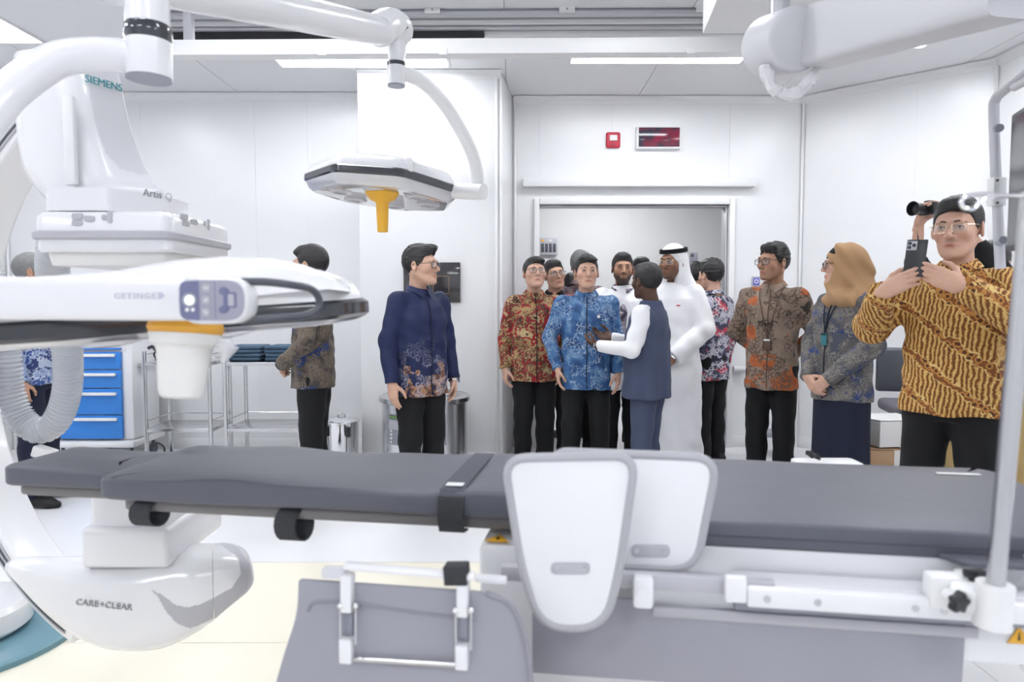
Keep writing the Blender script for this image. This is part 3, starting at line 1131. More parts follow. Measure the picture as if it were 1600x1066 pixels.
for (px, py, w, h) in ((121, 338, 17, 9), (121, 348, 17, 9), (140, 342, 17, 9), (163, 340, 7, 8), (172, 339, 7, 19)):
    q = P(px, py, DYF)
    k = DYF / FPX
    btn(q.x, q.z, w * k, h * k, 'f')
for (px, py, w, h) in ((292, 339, 0.036, 0.0125), (294, 349, 0.036, 0.0125), (307, 347, 0.036, 0.0125), (323, 349, 0.012, 0.012), (329, 351, 0.012, 0.028)):
    Y = DX1_ * FPX / (px - 800)
    q = P(px, py, Y)
    btn(q.y, q.z, w, h, 's')

# X-ray tube housing: loft along X, superellipse sections
def sect(px, yt, yb_, Yf, Yb, pw=3.0, n=28):
    z1, z0 = P(px, yt, Yf).z, P(px, yb_, Yf).z
    x = P(px, 900, Yf).x
    rr_ = []
    for k in range(n):
        a = 2 * PI * k / n
        cy, cz = math.cos(a), math.sin(a)
        rad_ = (abs(cy) ** pw + abs(cz) ** pw) ** (-1 / pw)
        cy, cz = cy * rad_, cz * rad_
        yk = (Yf + Yb) / 2 + (Yb - Yf) / 2 * cy
        rr_.append(K((x - 0.42 * (yk - Yf), yk, (z0 + z1) / 2 + (z1 - z0) / 2 * cz)))
    return rr_


TS = [(8, 884, 894, 1.63, 1.66), (20, 882, 912, 1.61, 1.68), (60, 886, 962, 1.60, 1.70), (110, 892, 1008, 1.60, 1.74), (160, 896, 1032, 1.60, 1.78), (210, 894, 1037, 1.60, 1.80), (255, 888, 1030, 1.60, 1.80), (300, 882, 1008, 1.60, 1.80), (332, 878, 985, 1.61, 1.79)]
TS2 = [(333, 878, 984, 1.61, 1.79), (352, 876, 966, 1.615, 1.785), (372, 876, 948, 1.625, 1.775), (386, 880, 934, 1.64, 1.76), (394, 888, 920, 1.66, 1.74), (397, 896, 910, 1.68, 1.72)]


def interp_secs(tab, n):
    tab = np.array(tab, float)
    t = np.linspace(0, len(tab) - 1, n)
    pts = spline([Vector((*row[:3],)) for row in tab], 26)
    pts2 = spline([Vector((row[3], row[4], 0)) for row in tab], 26)
    return [(a.x, a.y, a.z, b_.x, b_.y) for a, b_ in zip(pts, pts2)]


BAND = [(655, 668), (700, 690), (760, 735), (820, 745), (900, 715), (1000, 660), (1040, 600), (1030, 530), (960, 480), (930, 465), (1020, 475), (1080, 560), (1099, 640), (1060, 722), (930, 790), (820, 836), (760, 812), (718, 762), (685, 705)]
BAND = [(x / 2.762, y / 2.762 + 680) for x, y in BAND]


def in_poly(x, y, poly):
    ins = False
    for i in range(len(poly)):
        x1, y1 = poly[i - 1]
        x2, y2 = poly[i]
        if (y1 > y) != (y2 > y) and x < (x2 - x1) * (y - y1) / (y2 - y1) + x1:
            ins = not ins
    return ins


def pix(v):
    v = Vector(v) - Vector((0, 0, CAM_H))
    f = v.y * math.cos(PITCH) - v.z * math.sin(PITCH)
    u = v.y * math.sin(PITCH) + v.z * math.cos(PITCH)
    return 800 + FPX * v.x / f, 533 - FPX * u / f


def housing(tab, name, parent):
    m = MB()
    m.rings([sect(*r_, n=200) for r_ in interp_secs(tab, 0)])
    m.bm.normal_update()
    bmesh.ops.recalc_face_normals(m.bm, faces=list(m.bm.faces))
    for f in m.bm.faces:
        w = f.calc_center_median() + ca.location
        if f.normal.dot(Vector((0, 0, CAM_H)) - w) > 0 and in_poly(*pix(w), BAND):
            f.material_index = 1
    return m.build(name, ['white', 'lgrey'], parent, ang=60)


tube_ = housing(TS, 'tube_housing', ca)
housing(TS2, 'end_cap', tube_)
q = P(118, 945, 1.599)
lettering('housing_lettering', 'CARE', 0.0235, frame(K(q), (1, 0, -0.10), (0, -1, 0)), 'print_grey', tube_, ext=0.002, spacing=1.05)
q = P(155, 949, 1.599)
lettering('housing_lettering', '+CLEAR', 0.0235, frame(K(q), (1, 0, -0.10), (0, -1, 0)), 'print_grey', tube_, ext=0.002, spacing=1.05)
# collimator box on the tube
m = MB()
x0, x1 = P(125, 880, 1.62).x, P(264, 880, 1.62).x
zb = zat(890, 1.62)
zm = zat(835, 1.62)
zt = zat(770, 1.62)


def brick_(x0, x1, y0, y1, z0, z1, r, name, parent, material='white'):
    m = MB()
    m.box(K(((x0 + x1) / 2, (y0 + y1) / 2, (z0 + z1) / 2)), ((x1 - x0) * KS, (y1 - y0) * KS, (z1 - z0) * KS), r, seg=4)
    return m.build(name, material, parent)


coll = brick_(x0, x1 + 0.0, 1.62, 1.93, zb, zat(826, 1.62), 0.016, 'collimator_base', ca)
brick_(x0 + 0.012, x1 - 0.012, 1.635, 1.80, zb + 0.02, zt, 0.022, 'collimator_cover', coll)
brick_(x0 + 0.02, x1 - 0.02, 1.80, 1.92, zb + 0.03, zat(806, 1.62), 0.018, 'collimator_step', coll)
m = MB()
m.box(K((-0.93, 1.70, zat(1036, 1.62) + 0.055)), (0.16, 0.12, 0.03), 0.01)
m.build('underside_vent', 'mgrey', tube_)
# gantry foot: round pedestal on a teal floor plate
gf = empty('gantry_pedestal', (-2.22, 2.78, 0), 0, 'round white pedestal on a teal floor plate at the photo edge below the C-arm', 'pedestal')
m = MB()
m.lathe([(0.0, 0.04), (0.22, 0.04), (0.235, 0.055), (0.235, 0.13), (0.22, 0.15), (0.12, 0.16), (0.0, 0.16)], 40)
m.build('drum', 'white', gf)
m = MB()
m.lathe([(0.0, 0.0), (0.42, 0.0), (0.42, 0.02), (0.40, 0.03), (0.0, 0.03)], 48)
m.build('floor_plate', 'teal', gf)
m = MB()
m.box((-0.25, -0.1, 0.55), (0.28, 0.30, 0.85), 0.05)
m.build('column', 'white', gf)

# ------------------------------------------------------------------ corrugated hose
def corrugated(path, r, pitch, amp, name, parent, n=18):
    pts = spline(path, 40)
    d = [0.0]
    for i in range(1, len(pts)):
        d.append(d[-1] + (pts[i] - pts[i - 1]).length)
    L_ = d[-1]
    N = int(L_ / (pitch / 4))
    out, j = [], 0
    for k in range(N + 1):
        s = L_ * k / N
        while j < len(d) - 2 and d[j + 1] < s:
            j += 1
        t = (s - d[j]) / max(1e-9, d[j + 1] - d[j])
        out.append(pts[j].lerp(pts[j + 1], t))
    rad = [r + amp * (1 if k % 4 in (0, 1) else -1) for k in range(N + 1)]
    m = MB()
    m.tube(out, rad, n, False)
    return m.build(name, 'hose', parent, ang=80)


hs = empty('corrugated_hose', P(60, 690, 2.75), 0, 'clear grey corrugated hose hanging in a loop beside the C-arm', 'hose')
HP = [P(84, 385, 2.35), P(83, 430, 2.42), P(98, 490, 2.55), (P(106, 560, 2.68)), P(104, 615, 2.74), P(88, 658, 2.76), P(62, 673, 2.76), P(34, 655, 2.76), P(16, 612, 2.75), P(11, 560, 2.74), P(6, 500, 2.74), P(-20, 420, 2.74)]
corrugated([Vector(p) - hs.location for p in HP], 0.049, 0.0175, 0.0034, 'hose_wall', hs)
m = MB()
m.box(P(70, 708, 2.72) - hs.location, (0.08, 0.05, 0.045), 0.008, rot=Euler((0, R(18), 0)))
m.build('hose_clip', 'white2', hs)

# ------------------------------------------------------------------ ceiling mount of the surgical lights
HUB = Vector((-1.55, 0.75, 0))
cm = empty('lamp_ceiling_mount', (HUB.x, HUB.y, CEIL), 0, 'white ceiling column carrying both surgical lights', 'ceiling mount')
m = MB()
m.lathe([(0.0, 0.0), (0.19, 0.0), (0.19, -0.03), (0.16, -0.06), (0.07, -0.09), (0.07, -0.50), (0.0, -0.50)][::-1], 28)
m.build('column', 'white', cm)


def smart_tube(pts, r, name, parent, material='white', n=20, off=None, sq=1.0):
    m = MB()
    m.tube([Vector(p) - off for p in pts], r, n, True, squash=sq)
    return m.build(name, material, parent, ang=50)


# ------------------------------------------------------------------ surgical light heads
def lamp_head(root, verts, z_bot, rot, par, T, lens_r=0.05, ud=0.035):
    """verts: plan outline (local). Builds glass, band, dome as parts."""
    ol = round_poly(verts, 0.035, 5)
    cx = sum(p[0] for p in ol) / len(ol)
    cy = sum(p[1] for p in ol) / len(ol)

    def ring(s, z):
        return [Vector((cx + (x - cx) * s, cy + (y - cy) * s, z)) for x, y in ol]
    hgt = par
    m = MB()
    m.rings([ring(0.90, -ud * hgt), ring(0.96, -ud * 0.63 * hgt), ring(1.0, 0.0)], T=T)
    under = m.build('under_glass', 'reflector', root)
    m = MB()
    m.rings([ring(1.0, 0.0), ring(1.022, 0.006 * hgt), ring(1.022, 0.026 * hgt), ring(1.0, 0.032 * hgt)], False, False, T=T)
    m.build('edge_band', 'gloss', root)
    m = MB()
    m.rings([ring(1.0, 0.031 * hgt), ring(0.985, 0.045 * hgt), ring(0.93, 0.068 * hgt), ring(0.80, 0.088 * hgt), ring(0.5, 0.10 * hgt), ring(0.2, 0.104 * hgt)], True, True, T=T)
    m.build('dome', 'white', root, ang=50)
    for k in range(6):
        a = 2 * PI * k / 6 + 0.5
        ext = max(Vector((p[0] - cx, p[1] - cy)).dot(Vector((math.cos(a), math.sin(a)))) for p in ol)
        c = Vector((cx + math.cos(a) * ext * 0.60, cy + math.sin(a) * ext * 0.60, -ud * hgt - 0.0005))
        m = MB()
        m.lathe([(0.0, -0.006), (lens_r * 0.7, -0.005), (lens_r, 0.0), (lens_r, 0.004), (0, 0.004)], 20, c, T=T)
        ln = m.build('lens', 'lens', under)
        m = MB()
        m.lathe([(lens_r * 0.42, -0.0075), (0.0, -0.0085)], 16, c, T=T)
        m.build('led_core', 'lgrey', ln)
    return Vector((cx, cy, 0))


# far light
L2 = empty('surgical_light', (-0.52, 3.0, P(600, 283, 2.78).z), 0, 'surgical light with a thin yellow handle hanging before the white column', 'surgical light')
T2 = Matrix.Rotation(R(4), 4, 'Y') @ Matrix.Rotation(R(-2), 4, 'X')
vv = [(-0.675, 2.70), (-0.42, 2.70), (-0.225, 2.98), (-0.28, 3.25), (-0.52, 3.34), (-0.76, 3.2), (-0.865, 2.95)]
vv = [(x + 0.52, y - 3.0) for x, y in vv]
cc = lamp_head(L2, vv, 0, None, 1.05, T2, 0.05)
hx = T2 @ Vector((P(598, 300, 2.86).x + 0.52, 2.86 - 3.0, -0.03))
m = MB()
m.lathe([(0.0, 0.0), (0.066, 0.0), (0.068, -0.012), (0.05, -0.036), (0.03, -0.045), (0.026, -0.05), (0.021, -0.165), (0.0, -0.165)][::-1], 24, hx)
hd = m.build('handle', 'yellow', L2)
m = MB()
m.box(T2 @ Vector((0.12, -0.25, 0.055)), (0.03, 0.05, 0.06), 0.012)
m.build('joint_cover', 'white', L2)
# suspension of the far light
S = L2.location
j0 = P(614, 70, 2.62)
arm2 = [P(740, 300, 2.95), P(748, 298, 2.92)]
smart_tube([P(705, 298, 2.98), P(728, 299, 2.95), P(756, 300, 2.90)], [0.032, 0.033, 0.033], 'pivot_sleeve', L2, 'white2', off=S)
smart_tube(spline([P(744, 300, 2.93), P(746, 275, 2.93), P(738, 240, 2.91), P(718, 200, 2.86), P(692, 160, 2.80), P(665, 132, 2.74), P(640, 118, 2.69), P(622, 116, 2.66)], 8), 0.026, 'curved_arm', L2, 'white2', off=S)
jx = P(619, 116, 2.66)
smart_tube([P(619, 133, 2.66), P(619, 104, 2.66)], 0.034, 'joint', L2, 'white', off=S)
smart_tube([P(619, 135.5, 2.66), P(619, 131, 2.66)], 0.033, 'joint_cap', L2, 'mgrey', off=S)
smart_tube([P(619, 104, 2.66), P(619, 98, 2.66)], 0.0355, 'joint_ring', L2, 'gloss', off=S)
dn = smart_tube([P(620, 99, 2.66), P(620, 60, 2.66)], [0.030, 0.036], 'drop_tube', L2, 'white', off=S)
elb = P(612, 52, 2.64)
smart_tube(spline([P(620, 66, 2.66), P(620, 46, 2.66), P(606, 40, 2.62), P(590, 48, 2.56)], 5), [0.036, 0.044, 0.052, 0.057, 0.06, 0.062, 0.062, 0.062, 0.062, 0.062, 0.060, 0.06, 0.06, 0.06, 0.06, 0.058], 'elbow', L2, 'white', off=S)
a0, a1 = P(600, 50, 2.58), P(180, -42, 1.50)
smart_tube([a0, a0.lerp(a1, 0.08), a0.lerp(a1, 0.9), a1], [0.044, 0.05, 0.05, 0.047], 'spring_arm', L2, 'white', off=S, n=24, sq=1.0)
smart_tube([a1 + Vector((0, 0, -0.05)), a1 + Vector((0, 0, 0.30)), Vector((a1.x, a1.y, 2.86))], 0.045, 'riser', L2, 'white', off=S)
smart_tube([Vector((a1.x, a1.y, 2.86)), Vector((HUB.x + 0.06, HUB.y + 0.04, 2.86))], 0.05, 'extension_arm', L2, 'white', off=S)

# near light
L1 = empty('surgical_light', (-0.62, 1.42, 1.318), 0, 'large near surgical light with grey control pad and orange-ringed milky handle', 'surgical light')
T1 = Matrix.Rotation(R(-3.6), 4, 'Y') @ Matrix.Rotation(R(1.5), 4, 'X')
vv = [(-1.15, 1.28), (-0.98, 1.16), (-0.75, 1.155), (-0.665, 1.27), (-0.50, 1.31), (-0.345, 1.36), (-0.305, 1.50), (-0.42, 1.68), (-0.70, 1.78), (-1.02, 1.70), (-1.16, 1.50)]
vv = [(x + 0.62, y - 1.42) for x, y in vv]
lamp_head(L1, vv, 0, None, 1.15, T1, 0.06, 0.010)
# arched cover over the fork
m = MB()
cov = []
for (px, yt, yb_) in ((75, 436, 476), (130, 420, 476), (190, 409, 474), (260, 400, 470), (330, 396, 466), (400, 400, 462), (460, 411, 456), (515, 430, 452), (545, 448, 456)):
    f = (px - 75) / 470
    Yf, Yb = 1.24 + 0.10 * f, 1.62
    a, c = P(px, yt, Yf + 0.08), P(px, yb_, Yf)
    ring_ = []
    nseg = 8
    for k in range(nseg + 1):
        t = PI * k / nseg
        y = (Yf + Yb) / 2 - (Yb - Yf) / 2 * math.cos(t)
        z = c.z + (a.z - c.z) * (math.sin(t) ** 0.6)
        ring_.append(Vector((c.x - 0.2 * f * (y - Yf), y, z)) - L1.location)
    cov.append(ring_)
m.rings(cov)
m.build('cover', 'white', L1, ang=60)
# fork bar with control pad
m = MB()
b0, b1 = P(-120, 466, 1.13), P(300, 468, 1.13)
m.rings([[b0 - L1.location + Vector((0, y, z)) for y, z in round_poly([(-0.03, -0.034), (0.03, -0.034), (0.03, 0.034), (-0.03, 0.034)], 0.014, 4)], [b1 - L1.location + Vector((0, y, z)) for y, z in round_poly([(-0.03, -0.034), (0.03, -0.034), (0.03, 0.034), (-0.03, 0.034)], 0.014, 4)]])
bar = m.build('fork_bar', 'white', L1)
q = P(178, 467, 1.0995)
lettering('maker_lettering', 'GETINGE', 0.0135, frame(q - L1.location, (1, 0, 0), (0, -1, 0)), 'lilac_txt', bar, spacing=1.25)
q = P(179, 477, 1.0995)
lettering('maker_lettering', 'maquet  volista', 0.008, frame(q - L1.location, (1, 0, 0), (0, -1, 0)), 'lilac_txt', bar) if False else None
m = MB()
q = P(251, 462, 1.0995) - L1.location
m.prism([(-0.006, -0.005), (0.002, -0.005), (0.006, 0.0), (0.002, 0.005), (-0.006, 0.005), (-0.002, 0.0)], 0, 0.0006, T=frame(q, (1, 0, 0), (0, -1, 0)))
m.build('maker_emblem', 'lilac_txt', bar)


def pxrect(x0, y0, x1, y1, Y, r):
    k = Y / FPX
    c = P((x0 + x1) / 2, (y0 + y1) / 2, Y)
    w, h = (x1 - x0) * k, (y1 - y0) * k
    return c - L1.location, round_poly([(-w / 2, -h / 2), (w / 2, -h / 2), (w / 2, h / 2), (-w / 2, h / 2)], r, 7)


CPY = 1.085
FT = frame((0, 0, 0), (1, 0, 0), (0, -1, 0))
c, ol = pxrect(277, 434, 387, 507, CPY, 0.034)
m = MB()
m.prism(ol, -0.05, 0.0, T=Matrix.Translation(c) @ FT, bev=0.006)
pod = m.build('control_pod', 'white', L1)
c, ol = pxrect(281, 438, 382, 501, CPY, 0.028)
m = MB()
m.prism(ol, 0.0, 0.002, T=Matrix.Translation(c) @ FT)
M['padlilac'] = mat('lilac_grey_keypad', (0.35, 0.34, 0.42), 0.45)
M['padblue'] = mat('slate_keypad', (0.16, 0.17, 0.29), 0.45)
pad_ = m.build('keypad', 'padlilac', pod)
c, ol = pxrect(281.5, 438.5, 312, 500.5, CPY, 0.001)
w = [p for p in round_poly([(-0.0148, -0.0300), (0.0150, -0.0302), (0.0150, 0.0302), (-0.0148, 0.0300)], [0.026, 0.0005, 0.0005, 0.026], 7)]
m = MB()
m.prism(w, 0.0015, 0.0028, T=Matrix.Translation(c) @ FT)
m.build('keypad_field', 'padblue', pad_)
m = MB()
m.lathe([(0.0, 0.0055), (0.006, 0.0055), (0.007, 0.004), (0.007, 0.002)][::-1], 20, T=Matrix.Translation(P(297.5, 469, CPY) - L1.location) @ FT)
m.build('lit_button', 'led', pad_)
m = MB()
m.lathe([(0.0075, 0.0046), (0.0105, 0.0046), (0.0105, 0.002), (0.0075, 0.002)], 20, T=Matrix.Translation(P(297.5, 469, CPY) - L1.location) @ FT, cap=False)
m.build('button_ring', 'lgrey', pad_)
for (px, py, r) in ((294, 484, 0.003), (303, 484, 0.003)):
    m = MB()
    m.lathe([(0.0, 0.004), (r, 0.004), (r, 0.002)][::-1], 12, T=Matrix.Translation(P(px, py, CPY) - L1.location) @ FT)
    m.build('key_mark', 'paper', pad_)
for py in (450, 469, 488):
    c = P(323.5, py, CPY) - L1.location
    m = MB()
    m.prism(round_poly([(-0.006, -0.006), (0.006, -0.006), (0.006, 0.006), (-0.006, 0.006)], 0.004, 4), 0.0015, 0.004, T=Matrix.Translation(c) @ FT)
    kk = m.build('key', 'lgrey', pad_)
    m = MB()
    m.box((0, 0, 0.0045), (0.006, 0.0018, 0.001), T=Matrix.Translation(c) @ FT @ Matrix.Rotation(R({450: 0, 469: 40, 488: -40}[py]), 4, 'Z'))
    m.build('key_mark', 'paper', kk)
c, ol = pxrect(350, 452, 359, 486, CPY, 0.002)
m = MB()
m.prism(ol, 0.0015, 0.003, T=Matrix.Translation(c) @ FT)
m.build('key_column', 'padblue', pad_)
for py in (455, 484):
    m = MB()
    m.lathe([(0.0, 0.0042), (0.0062, 0.0042), (0.0062, 0.0015)][::-1], 16, T=Matrix.Translation(P(350, py, CPY) - L1.location) @ FT)
    m.build('round_key', 'padblue', pad_)
c, ol = pxrect(355, 457, 370, 481, CPY, 0.002)
m = MB()
m.prism(ol, 0.0015, 0.0035, T=Matrix.Translation(c) @ FT)
dsp = m.build('display', 'padblue', pad_)
c, ol = pxrect(358, 460, 367, 478, CPY, 0.001)
m = MB()
m.prism(ol, 0.0033, 0.0042, T=Matrix.Translation(c) @ FT)
m.build('display_glass', 'lgrey', dsp)
m = MB()
m.box(P(337, 469, CPY) - L1.location + Vector((0, -0.002, 0)), (0.0008, 0.001, 0.058))
m.build('keypad_line', 'padblue', pad_)
# grip loop on the lobe
smart_tube(spline([P(378, 440, 1.12), P(420, 441, 1.13), P(460, 446, 1.16), P(486, 452, 1.20), P(498, 466, 1.22), P(496, 482, 1.22), P(478, 493, 1.20), P(440, 497, 1.16), P(400, 500, 1.13), P(376, 501, 1.12)], 6), 0.0065, 'grip_loop', L1, 'dgrey', off=L1.location, n=12)
# sterile handle
m = MB()
hc = P(291, 510, 1.20) - L1.location
TL = Matrix.Translation(hc) @ Matrix.Rotation(R(2.5), 4, 'Y') @ Matrix.Rotation(R(-6), 4, 'X')
m.lathe([(0.0, -0.013), (0.057, -0.013), (0.061, -0.004), (0.056, 0.014), (0.03, 0.022), (0.0, 0.022)], 32, T=TL)
m.build('handle_ring', 'orange', L1)
m = MB()
m.lathe([(0.0, -0.122), (0.028, -0.122), (0.034, -0.119), (0.037, -0.110), (0.0435, -0.044), (0.046, -0.036), (0.054, -0.030), (0.0585, -0.013), (0.0, -0.013)], 36, T=TL)
m.tube([hc + Vector((0, 0.02, 0.0)), hc + Vector((0, 0.13, 0.005))], 0.02, 12)
m.build('handle_cup', 'milk', L1)
m = MB()
m.tube([hc + Vector((0.052, 0.0, -0.028)), hc + Vector((0.075, 0.0, -0.040)), hc + Vector((0.06, 0.0, -0.06))], [0.01, 0.015, 0.006], 8)
m.build('wrap_end', 'plasticbag', L1)
# suspension of the near light
S = L1.location
smart_tube(spline([P(225, 98, 1.5), P(190, 88, 1.49), P(140, 86, 1.46), P(90, 94, 1.42), P(40, 124, 1.37), P(0, 160, 1.33), P(-60, 240, 1.25), P(-105, 340, 1.18), P(-118, 430, 1.14), P(-112, 468, 1.13)], 8), 0.034, 'curved_arm', L1, 'white', off=S, n=24)
ttop = P(231, 40, 1.5)
smart_tube([P(233, 122, 1.5), P(232, 66, 1.5)], [0.0455, 0.0455], 'joint', L1, 'white', off=S, n=28)
smart_tube([P(233, 125.5, 1.5), P(233, 119, 1.5)], [0.0445, 0.0445], 'joint_cap', L1, 'mgrey', off=S, n=28)
smart_tube([P(232, 66, 1.5), P(232, 60, 1.5), P(232, 44, 1.5), P(232, 40, 1.5)], [0.0435, 0.046, 0.046, 0.043], 'joint_ring', L1, 'gloss', off=S, n=28)
top1 = P(231, 40, 1.5)
smart_tube([top1, Vector((top1.x, top1.y, 2.66))], 0.043, 'drop_tube', L1, 'white', off=S, n=28)
smart_tube([Vector((top1.x, top1.y, 2.66)), Vector((HUB.x + 0.05, HUB.y + 0.03, 2.76))], 0.05, 'spring_arm', L1, 'white', off=S, n=24)
m = MB()
q = P(262, 98, 1.5) - L1.location
m.box(q + Vector((-0.004, -0.005, 0)), (0.008, 0.006, 0.018), 0.001)
m.build('joint_label', 'lgrey', L1)

# ------------------------------------------------------------------ white ceiling boom (right)
bm_ = empty('ceiling_boom', (1.6, 2.3, CEIL), 0, 'white monitor boom with a round knuckle wrapped in clear film', 'ceiling boom')
S = bm_.location
m = MB()
q0 = P(1098, 53, 3.75)
zu = q0.z
ol = [(q0.x, 3.75), (q0.x - 0.10, 2.9), (q0.x - 0.05, 1.2), (2.4, 1.2), (2.4, 3.2), (2.05, 3.75)]
m.prism([(x - S.x, y - S.y) for x, y in ol], zu - S.z, -0.005, bev=0.01)
m.build('ceiling_box', 'white2', bm_)
kc = P(1220, 68, 2.55)
ka = Vector((0.12, -0.99, -0.22)).normalized()
smart_tube([kc - ka * 0.09, kc - ka * 0.085, kc + ka * 0.115, kc + ka * 0.125, kc + ka * 0.127], [0.095, 0.108, 0.108, 0.102, 0.09], 'knuckle', bm_, 'offwhite', off=S, n=36)
smart_tube([kc + Vector((0.0, 0.02, 0.09)), kc + Vector((0, 0.02, 0.32))], 0.035, 'spindle', bm_, 'alu', off=S)
e1 = P(1640, -75, 1.55)
m = MB()
dd = (e1 - kc)
Tb = frame(kc - S + Vector((0.05, 0.16, 0.03)), dd, (0, 0, 1))
ol = round_poly([(-0.075, -0.10), (0.075, -0.10), (0.075, 0.10), (-0.075, 0.10)], 0.03, 4)
m.rings([[Tb @ Vector((x, a, b_)) for a, b_ in ol] for x in (0.0, dd.length)])
m.build('boom_arm', 'offwhite', bm_)
smart_tube([e1 - dd.normalized() * 0.06, Vector((e1.x - 0.03, e1.y, CEIL))], 0.09, 'boom_column', bm_, 'white2', off=S)
m = MB()
wp = spline([P(1196, 104, 2.5), P(1201, 128, 2.47), P(1215, 143, 2.45), P(1236, 148, 2.44), P(1254, 138, 2.44), P(1270, 118, 2.45), P(1295, 92, 2.48)], 5)
rng = random.Random(7)
rings = []
for i, p in enumerate(wp):
    w = 0.034 + 0.008 * math.sin(i * 0.9)
    t = (wp[min(i + 1, len(wp) - 1)] - wp[max(i - 1, 0)]).normalized()
    nn = t.cross(Vector((0.25, -0.95, 0.1))).normalized()
    ring_ = []
    for k in range(8):
        a = 2 * PI * k / 8
        ring_.append(p - S + nn * (w * 0.75 * math.cos(a) * rng.uniform(0.7, 1.05)) + Vector((0, 1, 0)) * (w * math.sin(a) * rng.uniform(0.7, 1.05)))
    rings.append(ring_)
m.rings(rings)
m.build('film_wrap', 'plasticbag', bm_, ang=20)

# ------------------------------------------------------------------ monitor at the right edge
mo = empty('monitor', P(1570, 392, 2.1), 0, 'black flat monitor on a grey tube frame at the right edge', 'monitor')
S = mo.location
A = P(1566, 180, 2.1)
Bq = P(1572, 393, 2.1)
md = Vector((-0.30, -0.954, 0)).normalized()
mx = A
wd_, hg = 0.62, A.z - Bq.z
Tm = frame(Bq - S, md, Vector((-0.954, 0.30, 0)))     # local x along width towards viewer, z = screen normal
m = MB()
m.prism(round_poly([(0, 0), (wd_, 0), (wd_, hg), (0, hg)], 0.008, 3), -0.05, 0.0, T=Tm, bev=0.003)
bz = m.build('bezel', 'dgrey', mo)
m = MB()
m.box((wd_ / 2, hg / 2, 0.001), (wd_ - 0.03, hg - 0.03, 0.004), T=Tm)
m.build('screen', 'screen', bz)
smart_tube(spline([P(1660, 70, 1.75), P(1602, 116, 1.98), P(1568, 142, 2.12), P(1556, 155, 2.16), P(1553, 175, 2.17), P(1556, 270, 2.17), P(1561, 375, 2.17), P(1563, 420, 2.17)], 6), 0.0145, 'frame_tube', mo, M['mgrey'] if False else 'railgrey', off=S, n=14)
m = MB()
m.box(P(1557, 300, 2.165) - S, (0.04, 0.034, 0.085), 0.004)
clampb = m.build('tube_clamp', 'white2', mo)
for py in (282, 317):
    m = MB()
    q = P(1558, py, 2.145) - S
    m.cyl(q, q + Vector((0, -0.003, 0)), 0.004, n=8)
    m.build('screw', 'dgrey', clampb)
smart_tube([P(1562, 200, 2.14), P(1556, 200, 2.17)], 0.012, 'frame_bracket', mo, 'mgrey', off=S)
smart_tube([P(1568, 375, 2.13), P(1560, 380, 2.17)], 0.012, 'frame_bracket', mo, 'mgrey', off=S)
smart_tube([P(1585, 136, 2.03), P(1600, 128, 1.97), P(1625, 112, 1.9)], 0.012, 'cable_sleeve', mo, 'offwhite', off=S)
# column of the monitor frame to the ceiling boom
top_ = P(1660, 70, 1.75)
smart_tube([top_, Vector((1.45, 1.7, 2.55)), Vector((1.55, 1.62, 2.78))], 0.02, 'frame_tube', mo, 'railgrey', off=S, n=14)

# equipment cart behind the drip pole
ec = empty('equipment_cart', (1.84, 2.06, 0), 0, 'white equipment cart with a dark top at the right edge behind the infusion pole', 'cart')
m = MB()
m.box((0.05, 0, 0.72), (0.42, 0.45, 1.15), 0.02)
m.build('cabinet', 'white2', ec)
m = MB()
m.box((0.05, 0, 1.355), (0.43, 0.46, 0.12), 0.015)
m.build('top_box', 'mgrey', ec)
m = MB()
m.box((-0.05, -0.228, 0.78), (0.16, 0.012, 0.10), 0.004)
m.build('socket_panel', 'lgrey', ec)
for sx in (-0.12, 0.22):
    for sy in (-0.17, 0.17):
        m = MB()
        m.cyl((sx, sy - 0.018, 0.055), (sx, sy + 0.018, 0.055), 0.055, n=18)
        m.box((sx, sy, 0.125), (0.03, 0.03, 0.05), 0.004)
        m.build('caster', 'dgrey', ec)
cy_ = empty('draped_cover', P(1622, 398, 1.9), 0, 'crumpled cyan plastic cover hanging below the monitor', 'cover')
m = MB()
m.tube(spline([(0.03, 0, 0.035), (0.0, 0.01, 0.01), (-0.02, 0.0, -0.03), (0.01, 0.0, -0.07)], 5), [0.02, 0.024, 0.03, 0.034, 0.03, 0.036, 0.03, 0.034, 0.032, 0.03, 0.034, 0.03, 0.026, 0.024, 0.02, 0.012], 10)
m.build('cover_sheet', 'cyan', cy_, ang=20)
# ------------------------------------------------------------------ things at the back of the room
# over-door track, alarm, display, switches
tk = empty('door_track_cover', P(998, 286, YB - 0.03), 0, 'long white sliding-door track cover above the doorway', 'door track')
m = MB()
w = P(1178, 286, YB).x - P(818, 286, YB).x
m.box((0, -0.02, 0), (w, 0.08, 0.078), 0.006)
m.build('cover', 'wall', tk)
fa = empty('fire_alarm', P(958, 219, YB - 0.012), 0, 'small square red fire alarm strobe above the doorway', 'fire alarm')
m = MB()
m.box((0, 0, 0), (0.132, 0.04, 0.142), 0.018, seg=3)
m.build('housing', 'red', fa)
m = MB()
m.box((0, -0.024, 0.015), (0.07, 0.02, 0.05), 0.006)
m.build('strobe_lens', 'paper', fa)
m = MB()
m.box((0, -0.021, -0.045), (0.03, 0.006, 0.008), 0.002)
m.build('slot', 'dgrey', fa)
ds = empty('display_sign', P(1028, 216, YB - 0.02), 0, 'dark red message display in a white case above the doorway', 'display')
m = MB()
m.box((0, 0, 0), (0.405, 0.05, 0.20), 0.008)
m.build('case', 'white2', ds)
sg = bpy.data.materials.new('display_glass')
sg.use_nodes = True
nt = sg.node_tree
bs = nt.nodes['Principled BSDF']
tc = nt.nodes.new('ShaderNodeTexCoord')
nz = nt.nodes.new('ShaderNodeTexNoise')
nz.inputs['Scale'].default_value = 9
nt.links.new(tc.outputs['Object'], nz.inputs['Vector'])
cr = nt.nodes.new('ShaderNodeValToRGB')
